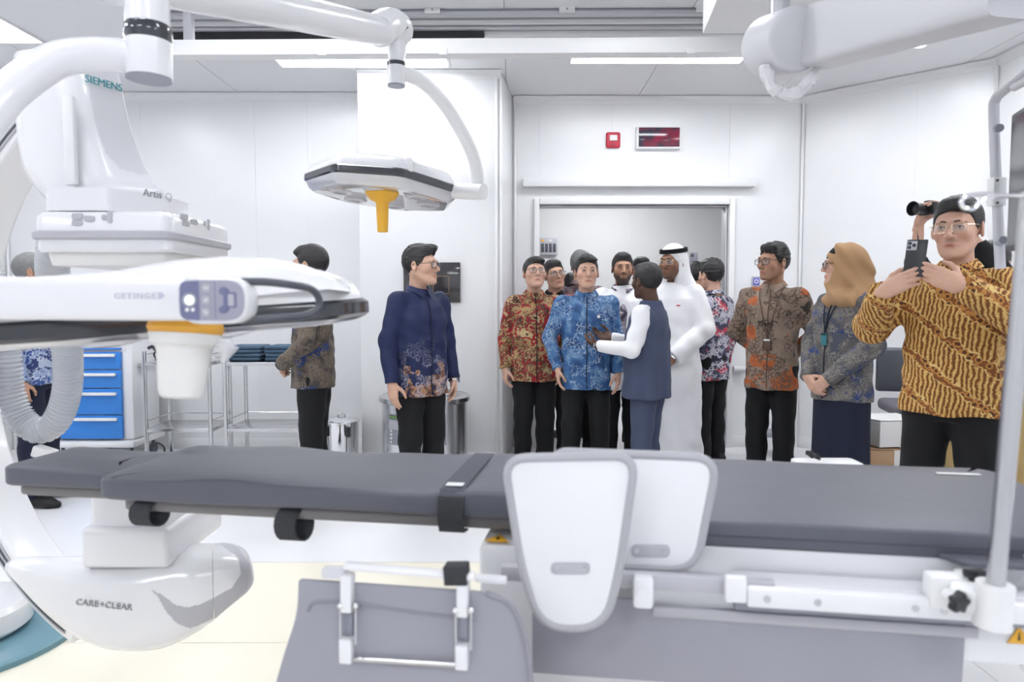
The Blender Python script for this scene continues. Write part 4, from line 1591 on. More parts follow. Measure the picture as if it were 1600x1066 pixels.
cr.color_ramp.elements[0].position = 0.4
cr.color_ramp.elements[0].color = (0.03, 0.03, 0.05, 1)
cr.color_ramp.elements[1].position = 0.62
cr.color_ramp.elements[1].color = (0.22, 0.02, 0.05, 1)
nt.links.new(nz.outputs['Fac'], cr.inputs[0])
nt.links.new(cr.outputs[0], bs.inputs['Base Color'])
bs.inputs['Roughness'].default_value = 0.12
M['dispglass'] = sg
m = MB()
m.box((0.006, -0.026, 0.004), (0.372, 0.006, 0.172), 0.002)
m.build('screen', 'dispglass', ds)
sp = empty('switch_panel', P(857, 385, 8.96), 0, 'grey panel of four switches on the lobby wall', 'switch')
m = MB()
m.box((0.0, 0, 0), (0.23, 0.03, 0.215), 0.006)
m.build('plate', 'lgrey', sp)
for k in range(4):
    m = MB()
    m.box((-0.075 + 0.05 * k, -0.018, -0.02), (0.036, 0.014, 0.11), 0.004)
    m.build('rocker', 'dgrey', sp)
m = MB()
m.box((-0.075, -0.017, 0.07), (0.045, 0.006, 0.022), 0.002)
m.build('yellow_tag', 'yellow', sp)
m = MB()
m.box((0.025, -0.017, 0.07), (0.045, 0.006, 0.022), 0.002)
m.build('white_tag', 'paper', sp)
ps = empty('door_switch', P(1181, 440, YB - 0.008), 0, 'small square purple touchless switch on the wall by the doorway', 'switch')
m = MB()
m.box((0, 0, 0), (0.075, 0.02, 0.095), 0.005)
m.build('plate', 'lgrey', ps)
m = MB()
m.box((0.0, -0.011, 0), (0.056, 0.006, 0.07), 0.004)
m.build('pad', mat('violet_pad', (0.16, 0.14, 0.55), 0.4), ps)
m = MB()
m.lathe([(0.012, -0.002), (0.019, -0.002), (0.019, 0.002), (0.012, 0.002)], 18, T=frame((0, -0.0145, 0), (1, 0, 0), (0, -1, 0)), cap=False)
m.build('ring_mark', 'paper', ps)
hb = empty('grab_handle', P(1156, 577, YB - 0.05), 0, 'short white wall handle beside the doorway', 'handle')
m = MB()
m.tube([(-0.06, 0, 0), (0.05, 0, 0)], 0.03, 14)
m.build('grip', 'offwhite', hb)
m = MB()
m.box((0, 0.026, 0), (0.05, 0.05, 0.05), 0.006)
m.build('mount', 'lgrey', hb)
wp_ = empty('notice_panel', P(675, 441.5, COLY - 0.012), 0, 'dark glossy notice panel on the white column behind the navy-shirted man', 'notice panel')
k = COLY / FPX
m = MB()
m.box((0, 0, 0), (88 * k, 0.02, 62 * k), 0.002)
pn = m.build('panel', mat('dark_glass_panel', (0.045, 0.035, 0.038), 0.08, spec=0.7, vary=(3, (0.03, 0.035, 0.04))), wp_)
m = MB()
m.box((-0.20, -0.0105, 0.135), (0.05, 0.002, 0.01))
m.build('red_line', 'red', pn)
m = MB()
for (cx, cz, sx, sz) in ((0, 0.07, 0.13, 0.004), (0, -0.07, 0.13, 0.004), (-0.065, 0, 0.004, 0.14), (0.065, 0, 0.004, 0.14)):
    m.box((0.075 + cx, -0.0105, -0.02 + cz), (sx, 0.002, sz))
m.build('gold_frame_line', mat('bronze_print', (0.28, 0.17, 0.09), 0.4), pn)

# blue drawer cart
YC = 5.85
bc = empty('drawer_cart', (0, 0, 0), 0, 'white medical cart with four bright blue drawers', 'cart')
x1 = P(191, 600, YC).x
x0 = x1 - 0.56
bc.location = ((x0 + x1) / 2, YC + 0.22, 0)


def B(v):
    return Vector(v) - bc.location


zt, zb = P(160, 530, YC).z, P(160, 688, YC).z
m = MB()
m.box(B(((x0 + x1) / 2 + 0.03, YC + 0.235, (zt + zb) / 2)), (0.66, 0.44, zt - zb), 0.015)
m.build('body', 'white', bc)
m = MB()
m.box(B(((x0 + x1) / 2 + 0.03, YC + 0.22, zt + 0.015)), (0.68, 0.5, 0.035), 0.012)
m.build('top', 'white2', bc)
zz = [P(160, q, YC).z for q in (549.5, 577.5, 606.5, 648, 686)]
hy = [553, 583, 613, 652.5]
for k in range(4):
    m = MB()
    m.box(B(((x0 + x1) / 2, YC - 0.006, (zz[k] + zz[k + 1]) / 2)), (x1 - x0, 0.035, zz[k] - zz[k + 1] - 0.008), 0.004)
    dwr = m.build('drawer', 'blue', bc)
    hz = P(160, hy[k] + 2, YC).z
    m = MB()
    m.box(B(((x0 + x1) / 2 + 0.07, YC - 0.04, hz)), (0.36, 0.03, 0.026), 0.009)
    m.build('handle', 'white2', dwr)
m = MB()
m.box(B(((x0 + x1) / 2, YC - 0.005, P(160, 545, YC).z)), (x1 - x0, 0.03, 0.014), 0.003)
m.build('top_strip', 'blue', bc)
m = MB()
m.lathe([(0, 0.006), (0.008, 0.006), (0.008, 0)][::-1], 10, T=frame(B((x1 + 0.025, YC + 0.012, P(190, 547, YC).z)), (1, 0, 0), (0, -1, 0)))
m.build('lock', 'chrome', bc)
m = MB()
m.box(B(((x0 + x1) / 2 + 0.03, YC + 0.22, zb - 0.03)), (0.72, 0.54, 0.055), 0.02)
m.build('bumper_base', 'white2', bc)
m = MB()
m.box(B((x1 + 0.10, YC + 0.12, P(220, 573, YC).z)), (0.05, 0.05, 0.03), 0.005)
m.box(B((x1 + 0.13, YC + 0.22, P(220, 573, YC).z)), (0.02, 0.30, 0.03), 0.005)
m.build('side_rail', 'alu', bc)
for sx in (-0.26, 0.32):
    for sy in (0.04, 0.40):
        m = MB()
        cx, cy = (x0 + x1) / 2 + sx, YC + sy
        m.cyl(B((cx - 0.015, cy, 0.05)), B((cx + 0.015, cy, 0.05)), 0.05, n=18)
        m.tube([B((cx, cy, 0.05)), B((cx, cy, zb - 0.05))], 0.014, 10)
        m.build('caster', 'dgrey', bc)


def trolley(x0, x1, Yf, D, label):
    t = empty('steel_trolley', ((x0 + x1) / 2, Yf + D / 2, 0), 0, label, 'trolley', 'stainless steel trolleys by the wall')
    w = x1 - x0
    zl, zu_ = P(280, 673, Yf).z, P(280, 569, Yf).z
    for sx in (-1, 1):
        for sy in (-1, 1):
            m = MB()
            m.box((sx * (w / 2 - 0.012), sy * (D / 2 - 0.012), 0.08 + (zu_ + 0.10 - 0.08) / 2), (0.026, 0.026, zu_ + 0.10 - 0.08), 0.004)
            lg = m.build('leg', 'steel', t)
            m = MB()
            xx, yy = sx * (w / 2 - 0.012), sy * (D / 2 - 0.012)
            m.cyl((xx - 0.012, yy, 0.042), (xx + 0.012, yy, 0.042), 0.042, n=16)
            m.build('caster', 'black', lg)
    for z in (zl, zu_):
        m = MB()
        m.box((0, 0, z), (w - 0.004, D - 0.004, 0.028), 0.004)
        m.build('shelf', 'steel', t)
        for (p0, p1) in (((-w / 2 + 0.012, D / 2 - 0.012, z + 0.075), (w / 2 - 0.012, D / 2 - 0.012, z + 0.075)), ((-w / 2 + 0.012, -D / 2, z + 0.075), (-w / 2 + 0.012, D / 2, z + 0.075)), ((w / 2 - 0.012, -D / 2, z + 0.075), (w / 2 - 0.012, D / 2, z + 0.075))):
            m = MB()
            m.tube([p0, p1], 0.005, 8)
            m.build('guard_rail', 'steel', t)
    return t, zl + 0.014, zu_ + 0.014


t1, l1, u1 = trolley(P(223, 600, 5.5).x, P(329, 600, 5.5).x, 5.5, 0.42, 'stainless steel two-shelf trolley beside the blue drawer cart')
t2, l2, u2 = trolley(P(348, 600, 5.4).x, P(470, 600, 5.4).x, 5.4, 0.45, 'stainless steel two-shelf trolley stacked with folded blue cloths')
# folded cloths
for k, (px, dz, w, lab) in enumerate(((388, 0, 0.25, 'lower folded blue cloth of the front stack on the trolley'), (386, 1, 0.26, 'upper folded blue cloth of the front stack on the trolley'), (443, 0, 0.25, 'lower folded blue cloth of the stack by the standing man'), (444, 1, 0.26, 'upper folded blue cloth of the stack by the standing man'))):
    c = P(px, 560, 5.55)
    e = empty('folded_cloth', (c.x, 5.60, u2 + 0.0005 + 0.0605 * dz), R((-2, 2, 1, -3)[k]), lab, 'cloth', 'folded blue cloths on the trolley')
    for j in range(2):
        m = MB()
        m.box((0.004 * j, 0, 0.0152 + 0.03 * j), (w, 0.26, 0.0298), 0.0135, seg=3)
        m.build('fold', 'towel', e)
# small blue and black device on the first trolley
bd = empty('clamp_device', (P(252, 560, 5.6).x, 5.62, u1), 0, 'small blue device with black clamp and cable on the trolley', 'device')
m = MB()
m.box((0.04, 0, 0.07), (0.08, 0.08, 0.14), 0.012)
m.build('body', mat('blue_device', (0.05, 0.10, 0.40), 0.4), bd)
m = MB()
m.tube(spline([(-0.10, -0.02, 0.105), (-0.06, -0.03, 0.115), (-0.02, -0.04, 0.075), (0.0, -0.045, 0.05)], 5), [0.014] * 16, 8)
m.tube(spline([(-0.03, -0.04, 0.085), (-0.045, -0.045, 0.055), (-0.03, -0.045, 0.02), (-0.035, -0.045, 0.008)], 5), 0.007, 8)
m.build('clamp', 'black', bd)
gl = empty('wrapped_pack', (P(342, 545, 5.7).x + 0.01, 5.76, u1), 0, 'clear wrapped pack on the trolley behind the milky handle', 'pack')
m = MB()
m.box((0, 0, 0.10), (0.13, 0.14, 0.17), 0.03, seg=3)
m.box((-0.02, 0, 0.19), (0.17, 0.10, 0.05), 0.02, seg=3, rot=Euler((0, R(-25), 0)))
m.build('wrap', 'plasticbag', gl)
# white tray on lower shelf
fc = empty('foot_switch', (P(241, 690, 5.7).x, 5.72, 0), 0, 'black cabled foot switch on the floor under the trolley', 'foot switch')
m = MB()
m.box((0, 0, 0.03), (0.16, 0.12, 0.06), 0.015)
m.build('pedal', 'black', fc)
m = MB()
m.tube(spline([(0.05, 0, 0.05), (0.06, 0.02, 0.16), (-0.02, 0.02, 0.20), (-0.06, 0, 0.10), (0.0, 0.06, 0.01), (0.2, 0.1, 0.01)], 8), 0.008, 8)
m.build('cable', 'black', fc)

# lidded steel pot
pt = empty('steel_pot', (P(540, 690, 5.75).x, 5.62, 0), 0, 'lidded stainless steel bin with black handles beside the column', 'bin')
r = 0.135
zt = P(540, 663, 5.5).z
m = MB()
m.lathe([(0.0, 0.0), (r * 0.92, 0.0), (r * 0.94, 0.01), (r, zt - 0.02), (r, zt), (0, zt)], 36)
m.build('body', 'chrome', pt)
m = MB()
m.lathe([(r + 0.012, zt), (r + 0.014, zt + 0.012), (r, zt + 0.022), (r * 0.6, zt + 0.035), (0.0, zt + 0.045)], 36)
lid = m.build('lid', 'chrome', pt)
m = MB()
m.tube(spline([(-0.03, 0, zt + 0.04), (-0.02, 0, zt + 0.062), (0.02, 0, zt + 0.062), (0.03, 0, zt + 0.04)], 4), 0.006, 8)
m.build('lid_handle', 'steel', lid)
for a in (-2.35, -1.0):
    m = MB()
    cx, cy = (r + 0.018) * math.cos(a), (r + 0.018) * math.sin(a)
    m.tube([(cx, cy, zt - 0.10), (cx, cy, zt - 0.02)], 0.019, 10)
    h_ = m.build('handle', 'black', pt)
    m = MB()
    m.tube([(cx, cy, zt - 0.10), (cx * 1.05, cy * 1.05, zt - 0.36)], 0.008, 8)
    m.build('handle_rod', 'steel', h_)

# big steel drum with control panels
YD = 5.42
dm = empty('steel_drum', (P(664, 650, YD).x, YD, 0), 0, 'large round stainless steel drum with a grey control panel', 'drum')
r = 0.335
zt = P(664, 625, YD - 0.3).z
m = MB()
m.lathe([(0.0, 0.02), (r * 0.98, 0.02), (r * 0.98, zt - 0.05), (r, zt - 0.045), (0, zt - 0.045)], 56)
m.build('body', mat('satin_steel', (0.72, 0.72, 0.74), 0.26, metal=1.0), dm)
m = MB()
m.lathe([(r + 0.004, zt - 0.046), (r + 0.014, zt - 0.040), (r + 0.014, zt - 0.008), (r, zt), (r * 0.82, zt - 0.004), (r * 0.78, zt - 0.03), (0.0, zt - 0.034)], 56)
m.build('lid_rim', 'steel', dm)
m = MB()
m.lathe([(0.0, 0.0), (r * 0.94, 0.0), (r * 0.94, 0.02), (0, 0.02)], 40)
m.build('plinth', 'black', dm)


def curved_panel(a0, a1, z0, z1, rr_, name, material, parent):
    m = MB()
    rings = []
    for k in range(13):
        a = a0 + (a1 - a0) * k / 12
        c, s = math.cos(a), math.sin(a)
        rings.append([Vector((q * c, q * s, z)) for q, z in ((rr_, z0), (rr_ + 0.008, z0), (rr_ + 0.008, z1), (rr_, z1))])
    m.rings(rings)
    return m.build(name, material, parent)


zz0, zz1 = P(640, 698, YD - 0.33).z, P(640, 650, YD - 0.33).z
ang = lambda px: -PI / 2 + math.asin(max(-0.98, min(0.98, (P(px, 650, YD - 0.28).x - dm.location.x) / r)))
cpn = curved_panel(ang(606), ang(697), zz0, zz1, r * 0.982, 'control_panel', 'mgrey', dm)
curved_panel(ang(608), ang(628), zz1 - 0.032, zz1 - 0.006, r * 0.982 + 0.003, 'display', mat('green_display', (0.05, 0.10, 0.03), 0.3), cpn)
for k in range(3):
    a = ang(610 + 4 * k)
    curved_panel(a, a + 0.025, zz1 - 0.026, zz1 - 0.013, r * 0.982 + 0.0045, 'digit', mat('green_digit', (0.25, 0.5, 0.15), 0.3, emit=(0.3, 0.7, 0.2), estr=0.3), cpn)
curved_panel(ang(607), ang(640), zz1 - 0.11, zz1 - 0.045, r * 0.982 + 0.003, 'label_field', 'lgrey', cpn)
for k in range(4):
    z = zz0 + 0.02 + 0.028 * k
    a = ang(611)
    q = Vector((math.cos(a), math.sin(a), 0))
    m = MB()
    m.lathe([(0, 0.004), (0.009, 0.004), (0.009, 0)][::-1], 12, T=frame(q * (r * 0.982 + 0.008) + Vector((0, 0, z)), Vector((-q.y, q.x, 0)), q))
    m.build('push_button', 'paper', cpn)

# things at the right: dark chair, cartons, small step
ch = empty('office_chair', (P(1388, 600, 5.35).x + 0.2, 5.38, -0.0), R(-12), 'dark grey high-backed chair by the wall behind the gold-shirted man', 'chair')
m = MB()
m.box((0, 0, 0.84), (0.52, 0.06, 0.34), 0.025, seg=3)
m.build('backrest', 'dgrey', ch)
m = MB()
m.box((0, -0.25, 0.58), (0.5, 0.5, 0.09), 0.035, seg=3)
m.build('seat', mat('grey_mesh_fabric', (0.16, 0.15, 0.18), 0.8, bump=(200, 0.6)), ch)
m = MB()
m.tube([(0, 0.03, 0.72), (0, 0.05, 0.6), (0, -0.05, 0.52), (0, -0.25, 0.5)], 0.022, 10)
m.build('back_stem', 'black', ch)
m = MB()
m.cyl((0, -0.25, 0.10), (0, -0.25, 0.54), 0.028)
m.build('gas_column', 'dgrey', ch)
for k in range(5):
    a = 2 * PI * k / 5 + 0.3
    m = MB()
    m.tube([(0, -0.25, 0.12), (0.27 * math.cos(a), -0.25 + 0.27 * math.sin(a), 0.075)], [0.022, 0.015], 8)
    ar = m.build('star_arm', 'black', ch)
    m = MB()
    m.sphere((0.27 * math.cos(a), -0.25 + 0.27 * math.sin(a), 0.03), 0.03, 10, 8)
    m.build('caster', 'black', ar)


def carton(c, s, rz, material, label):
    e = empty('carton', c, R(rz), label, 'box', 'cartons stacked behind the gold-shirted man')
    m = MB()
    m.box((0, 0, s[2] / 2), s, 0.003)
    m.build('body', material, e)
    for sy in (-1, 1):
        m = MB()
        m.box((0, sy * s[1] * 0.25, s[2] + 0.003), (s[0], s[1] * 0.49, 0.006), 0.001, rot=Euler((R(3 * sy), 0, 0)))
        m.build('flap', material, e)
    m = MB()
    m.box((0, 0, s[2] * 0.5), (s[0] * 0.12, s[1] + 0.002, s[2] + 0.004))
    m.build('tape', 'milk', e)
    return e


CX, CY_ = P(1390, 700, 4.4).x, 4.45
carton((CX, CY_, 0.0), (0.36, 0.3, 0.28), 4, 'board_brown', 'brown carton at the bottom of the pile beside the dark blue skirt')
carton((CX + 0.01, CY_, 0.292), (0.34, 0.28, 0.15), -3, 'board_brown', 'flat brown carton in the middle of the pile beside the dark blue skirt')
carton((CX + 0.02, CY_ + 0.01, 0.462), (0.30, 0.26, 0.16), 8, 'paper', 'white carton on top of the pile beside the dark blue skirt')
carton((CX + 0.42, CY_ + 0.08, 0.0), (0.34, 0.3, 0.42), -8, 'paper', 'white carton on the floor between the gold-shirted man and the pile')
stp = empty('step_box', (P(1205, 690, 6.2).x, 6.18, 0), 0, 'small grey step by the wall behind the man with a lanyard', 'step')
m = MB()
m.box((0, 0, 0.20), (0.30, 0.24, 0.04), 0.01)
m.build('tread', 'mgrey', stp)
for sx in (-0.13, 0.13):
    m = MB()
    m.box((sx, 0, 0.09), (0.03, 0.22, 0.18), 0.006)
    m.build('side', 'lgrey', stp)
# ------------------------------------------------------------------ people: signed-distance modelling
class Field:
    def __init__(self, lo, hi, res):
        self.ax = [np.arange(lo[i], hi[i] + res, res) for i in range(3)]
        self.res = res
        self.D = np.full([len(a) for a in self.ax], 9.0, dtype=np.float32)

    def sl(self, lo, hi, m):
        out = []
        for i in range(3):
            a = self.ax[i]
            i0 = int(np.searchsorted(a, lo[i] - m))
            i1 = int(np.searchsorted(a, hi[i] + m))
            out.append(slice(max(0, i0 - 1), min(len(a), i1 + 1)))
        return tuple(out)

    def grid(self, s):
        return (self.ax[0][s[0]][:, None, None], self.ax[1][s[1]][None, :, None], self.ax[2][s[2]][None, None, :])

    def apply(self, d, s, k, op):
        a = self.D[s]
        d = d.astype(np.float32)
        if op == 'sub':
            d = -d
            if k > 0:
                h = np.maximum(k - np.abs(a - d), 0) / k
                self.D[s] = np.maximum(a, d) + h * h * k * 0.25
            else:
                self.D[s] = np.maximum(a, d)
        else:
            if k > 0:
                h = np.maximum(k - np.abs(a - d), 0) / k
                self.D[s] = np.minimum(a, d) - h * h * k * 0.25
            else:
                self.D[s] = np.minimum(a, d)

    def cone(self, p0, p1, r0, r1, k=0.01, op='add', cut=None):
        p0, p1 = np.array(p0, float), np.array(p1, float)
        rm = max(r0, r1)
        s = self.sl(np.minimum(p0, p1) - rm, np.maximum(p0, p1) + rm, k + 3 * self.res)
        X, Y, Z = self.grid(s)
        d = p1 - p0
        L2_ = max(1e-9, float(d @ d))
        t = np.clip(((X - p0[0]) * d[0] + (Y - p0[1]) * d[1] + (Z - p0[2]) * d[2]) / L2_, 0, 1)
        q = np.sqrt((X - p0[0] - t * d[0]) ** 2 + (Y - p0[1] - t * d[1]) ** 2 + (Z - p0[2] - t * d[2]) ** 2) - (r0 + (r1 - r0) * t)
        if cut is not None:      # plane cut at p1 + cut*dir
            n = d / math.sqrt(L2_)
            q = np.maximum(q, (X - p1[0]) * n[0] + (Y - p1[1]) * n[1] + (Z - p1[2]) * n[2] - cut)
        self.apply(q, s, k, op)

    def ell(self, c, r, k=0.01, op='add', rot=None):
        c, r = np.array(c, float), np.array(r, float)
        rm = float(max(r)) if rot is not None else r
        s = self.sl(c - rm, c + rm, k + 3 * self.res)
        X, Y, Z = self.grid(s)
        x, y, z = X - c[0], Y - c[1], Z - c[2]
        if rot is not None:
            Rm = np.array(rot).T
            x, y, z = (Rm[0, 0] * x + Rm[0, 1] * y + Rm[0, 2] * z, Rm[1, 0] * x + Rm[1, 1] * y + Rm[1, 2] * z, Rm[2, 0] * x + Rm[2, 1] * y + Rm[2, 2] * z)
        k0 = np.sqrt((x / r[0]) ** 2 + (y / r[1]) ** 2 + (z / r[2]) ** 2)
        k1 = np.sqrt((x / r[0] ** 2) ** 2 + (y / r[1] ** 2) ** 2 + (z / r[2] ** 2) ** 2) + 1e-6
        self.apply(k0 * (k0 - 1) / k1, s, k, op)

    def profile(self, prof, k=0.01, p=2.3, fold=0.0, seed=0):
        """prof: list of (z, rx, ry, cx, cy); closed at both ends."""
        pr = np.array(sorted(prof), float)
        lo = (np.min(pr[:, 3] - pr[:, 1]), np.min(pr[:, 4] - pr[:, 2]), pr[0, 0])
        hi = (np.max(pr[:, 3] + pr[:, 1]), np.max(pr[:, 4] + pr[:, 2]), pr[-1, 0])
        s = self.sl(lo, hi, k + 3 * self.res)
        X, Y, Z = self.grid(s)
        z = self.ax[2][s[2]]
        f = lambda j: np.interp(z, pr[:, 0], pr[:, j])[None, None, :]
        rx, ry, cx, cy = f(1), f(2), f(3), f(4)
        x, y = (X - cx) / rx, (Y - cy) / ry
        q = (np.abs(x) ** p + np.abs(y) ** p) ** (1 / p)
        if fold > 0:
            th = np.arctan2(y, x)
            low = np.clip((pr[-1, 0] - Z) / (pr[-1, 0] - pr[0, 0]), 0, 1)
            q = q - fold * low * (np.sin(th * 7 + seed) + 0.6 * np.sin(th * 12 + 2 * seed + 3 * Z))
        d = (q - 1) * np.minimum(rx, ry)
        d = np.maximum(d, np.maximum(pr[0, 0] - Z, Z - pr[-1, 0]))
        self.apply(d, s, k, 'add')

    def wrinkle(self, A, seed=0, f=1.0):
        X, Y, Z = self.grid((slice(None),) * 3)
        w = np.sin(21 * f * X + 5 * np.sin(7 * Z + seed) + 9 * Z + seed) * np.sin(15 * f * Z + 4 * np.sin(11 * Y + seed) + 7 * X)
        w = w + 0.6 * np.sin(34 * f * Z + 12 * X + 9 * np.sin(6 * X + seed * 2) + 14 * Y)
        self.D += (A * w).astype(np.float32)

    def mesh(self):
        D = self.D
        D[0], D[-1] = 9, 9
        D[:, 0], D[:, -1] = 9, 9
        D[:, :, 0], D[:, :, -1] = 9, 9
        S_ = D < 0
        nx, ny, nz = D.shape
        c = np.zeros((nx - 1, ny - 1, nz - 1), np.uint8)
        offs = [(i, j, k) for i in (0, 1) for j in (0, 1) for k in (0, 1)]
        for i, j, k in offs:
            c += S_[i:nx - 1 + i, j:ny - 1 + j, k:nz - 1 + k]
        act = (c > 0) & (c < 8)
        I = np.argwhere(act)
        idx = np.full(act.shape, -1, np.int32)
        idx[act] = np.arange(len(I))
        V = np.stack([D[I[:, 0] + i, I[:, 1] + j, I[:, 2] + k] for i, j, k in offs], 1)
        O = np.array(offs, float)
        P_ = np.zeros((len(I), 3))
        n = np.zeros(len(I))
        for a in range(8):
            for b_ in range(a + 1, 8):
                if np.abs(O[a] - O[b_]).sum() != 1:
                    continue
                va, vb = V[:, a], V[:, b_]
                m = (va < 0) != (vb < 0)
                t = np.where(m, va / np.where(m, va - vb, 1), 0)[:, None]
                P_ += np.where(m[:, None], O[a] + t * (O[b_] - O[a]), 0)
                n += m
        P_ /= n[:, None]
        org = np.array([a[0] for a in self.ax])
        verts = org + (I + P_) * self.res
        F_ = []
        for ax in range(3):
            sa = [slice(None)] * 3
            sb = [slice(None)] * 3
            sa[ax], sb[ax] = slice(0, -1), slice(1, None)
            s0, s1 = S_[tuple(sa)], S_[tuple(sb)]
            u, v = (ax + 1) % 3, (ax + 2) % 3
            E_ = np.argwhere(s0 != s1)
            ok = (E_[:, u] > 0) & (E_[:, v] > 0)
            E_ = E_[ok]
            flip = s0[E_[:, 0], E_[:, 1], E_[:, 2]]
            du, dv = np.zeros(3, int), np.zeros(3, int)
            du[u], dv[v] = 1, 1
            g = lambda e: idx[e[:, 0], e[:, 1], e[:, 2]]
            q = np.stack([g(E_ - du - dv), g(E_ - dv), g(E_), g(E_ - du)], 1)
            q[~flip] = q[~flip][:, ::-1]
            F_.append(q)
        return verts, np.concatenate(F_)


def np_mesh(name, verts, faces, mats, colors=None):
    me = bpy.data.meshes.new(name)
    n, f = len(verts), len(faces)
    me.vertices.add(n)
    me.vertices.foreach_set('co', verts.astype(np.float32).ravel())
    me.loops.add(f * 4)
    me.loops.foreach_set('vertex_index', faces.astype(np.int32).ravel())
    me.polygons.add(f)
    me.polygons.foreach_set('loop_start', np.arange(0, f * 4, 4, dtype=np.int32))
    me.polygons.foreach_set('use_smooth', np.ones(f, bool))
    me.update(calc_edges=True)
    me.validate()
    for m in mats:
        me.materials.append(M[m] if isinstance(m, str) else m)
    if colors is not None:
        ca_ = me.color_attributes.new('tint', 'FLOAT_COLOR', 'POINT')
        ca_.data.foreach_set('color', np.concatenate([colors, np.ones((n, 1))], 1).astype(np.float32).ravel())
    return me


# ---- cloth materials
def fabric(name, build, rough=0.75):
    m = bpy.data.materials.new(name)
    m.use_nodes = True
    nt = m.node_tree
    b = nt.nodes['Principled BSDF']
    b.inputs['Roughness'].default_value = rough
    b.inputs['Specular IOR Level'].default_value = 0.3
    b.inputs['Sheen Weight'].default_value = 0.03
    N = lambda t, **kw: _node(nt, t, **kw)
    tc = nt.nodes.new('ShaderNodeTexCoord')
    col = build(nt, N, tc.outputs['Object'])
    nt.links.new(col, b.inputs['Base Color'])
    n = N('ShaderNodeTexNoise', Scale=380)
    nt.links.new(tc.outputs['Object'], n.inputs['Vector'])
    bp_ = N('ShaderNodeBump', Strength=0.15, Distance=0.002)
    nt.links.new(n.outputs['Fac'], bp_.inputs['Height'])
    nt.links.new(bp_.outputs['Normal'], b.inputs['Normal'])
    return m


def _node(nt, t, **kw):
    n = nt.nodes.new(t)
    for k, v in kw.items():
        if k in n.inputs:
            n.inputs[k].default_value = v
        else:
            setattr(n, k, v)
    return n


def ramp(nt, fac, stops, interp='CONSTANT'):
    r = nt.nodes.new('ShaderNodeValToRGB')
    r.color_ramp.interpolation = interp
    el = r.color_ramp.elements
    while len(el) < len(stops):
        el.new(0.5)
    for e_, (p, c) in zip(el, stops):
        e_.position = p
        e_.color = (*c, 1)
    nt.links.new(fac, r.inputs[0])
    return r.outputs[0]


def mixc(nt, fac, a, b_):
    x = nt.nodes.new('ShaderNodeMix')
    x.data_type = 'RGBA'
    for sock, v in ((x.inputs[0], fac), (x.inputs[6], a), (x.inputs[7], b_)):
        if isinstance(v, (int, float)):
            sock.default_value = v
        elif isinstance(v, tuple):
            sock.default_value = (*v, 1)
        else:
            nt.links.new(v, sock)
    return x.outputs[2]


def math_(nt, op, a, b_=None, clamp=False):
    x = nt.nodes.new('ShaderNodeMath')
    x.operation = op
    x.use_clamp = clamp
    for i, v in enumerate((a, b_)):
        if v is None:
            continue
        if isinstance(v, (int, float)):
            x.inputs[i].default_value = v
        else:
            nt.links.new(v, x.inputs[i])
    return x.outputs[0]


def warp(nt, N, vec, scale, amt):
    n = N('ShaderNodeTexNoise', Scale=scale, Detail=2.0)
    nt.links.new(vec, n.inputs['Vector'])
    s = N('ShaderNodeVectorMath', operation='SUBTRACT')
    nt.links.new(n.outputs['Color'], s.inputs[0])
    s.inputs[1].default_value = (0.5, 0.5, 0.5)
    m = N('ShaderNodeVectorMath', operation='SCALE')
    nt.links.new(s.outputs[0], m.inputs[0])
    m.inputs['Scale'].default_value = amt
    a = N('ShaderNodeVectorMath', operation='ADD')
    nt.links.new(vec, a.inputs[0])
    nt.links.new(m.outputs[0], a.inputs[1])
    return a.outputs[0]


def noise_f(nt, N, vec, scale, detail=3.0):
    n = N('ShaderNodeTexNoise', Scale=scale, Detail=detail)
    nt.links.new(vec, n.inputs['Vector'])
    return n.outputs['Fac']


def vor(nt, N, vec, scale, feature='F1', out='Distance'):
    n = N('ShaderNodeTexVoronoi', Scale=scale)
    n.feature = feature
    nt.links.new(vec, n.inputs['Vector'])
    return n.outputs[out]


def batik(name, cols, scale=9.0, line=(0.6, 0.5, 0.35), line_s=26.0, dots=None, line_w=0.10, warp_a=0.12):
    """blotched dye fields + outlined leaf cells + fine dots."""
    def build(nt, N, vec):
        wv = warp(nt, N, vec, scale * 0.9, warp_a)
        f = noise_f(nt, N, wv, scale, 4.0)
        k = len(cols)
        pos = [0.0] + [0.36 + 0.28 * i / max(1, k - 2) for i in range(k - 1)]
        c = ramp(nt, f, list(zip(pos, cols)))
        e_ = vor(nt, N, warp(nt, N, vec, scale * 2, warp_a * 0.8), line_s, 'DISTANCE_TO_EDGE')
        lm = ramp(nt, e_, [(0.0, (1, 1, 1)), (line_w, (0, 0, 0))])
        msk = ramp(nt, noise_f(nt, N, vec, scale * 1.3, 1.0), [(0.0, (0, 0, 0)), (0.47, (1, 1, 1))])
        mm = math_(nt, 'MULTIPLY', lm, msk)
        c = mixc(nt, mm, c, line)
        if dots:
            d = vor(nt, N, vec, dots[1])
            dm = ramp(nt, d, [(0.0, (1, 1, 1)), (0.22, (0, 0, 0))])
            m2 = ramp(nt, noise_f(nt, N, vec, scale * 0.8, 1.0), [(0.0, (0, 0, 0)), (0.52, (1, 1, 1))])
            c = mixc(nt, math_(nt, 'MULTIPLY', dm, m2), c, dots[0])
        return c
    return fabric(name, build)


def plain(name, col, var=0.85, rough=0.8):
    def build(nt, N, vec):
        return mixc(nt, noise_f(nt, N, vec, 6.0), tuple(c * var for c in col), col)
    return fabric(name, build, rough)


M['c_navy'] = None


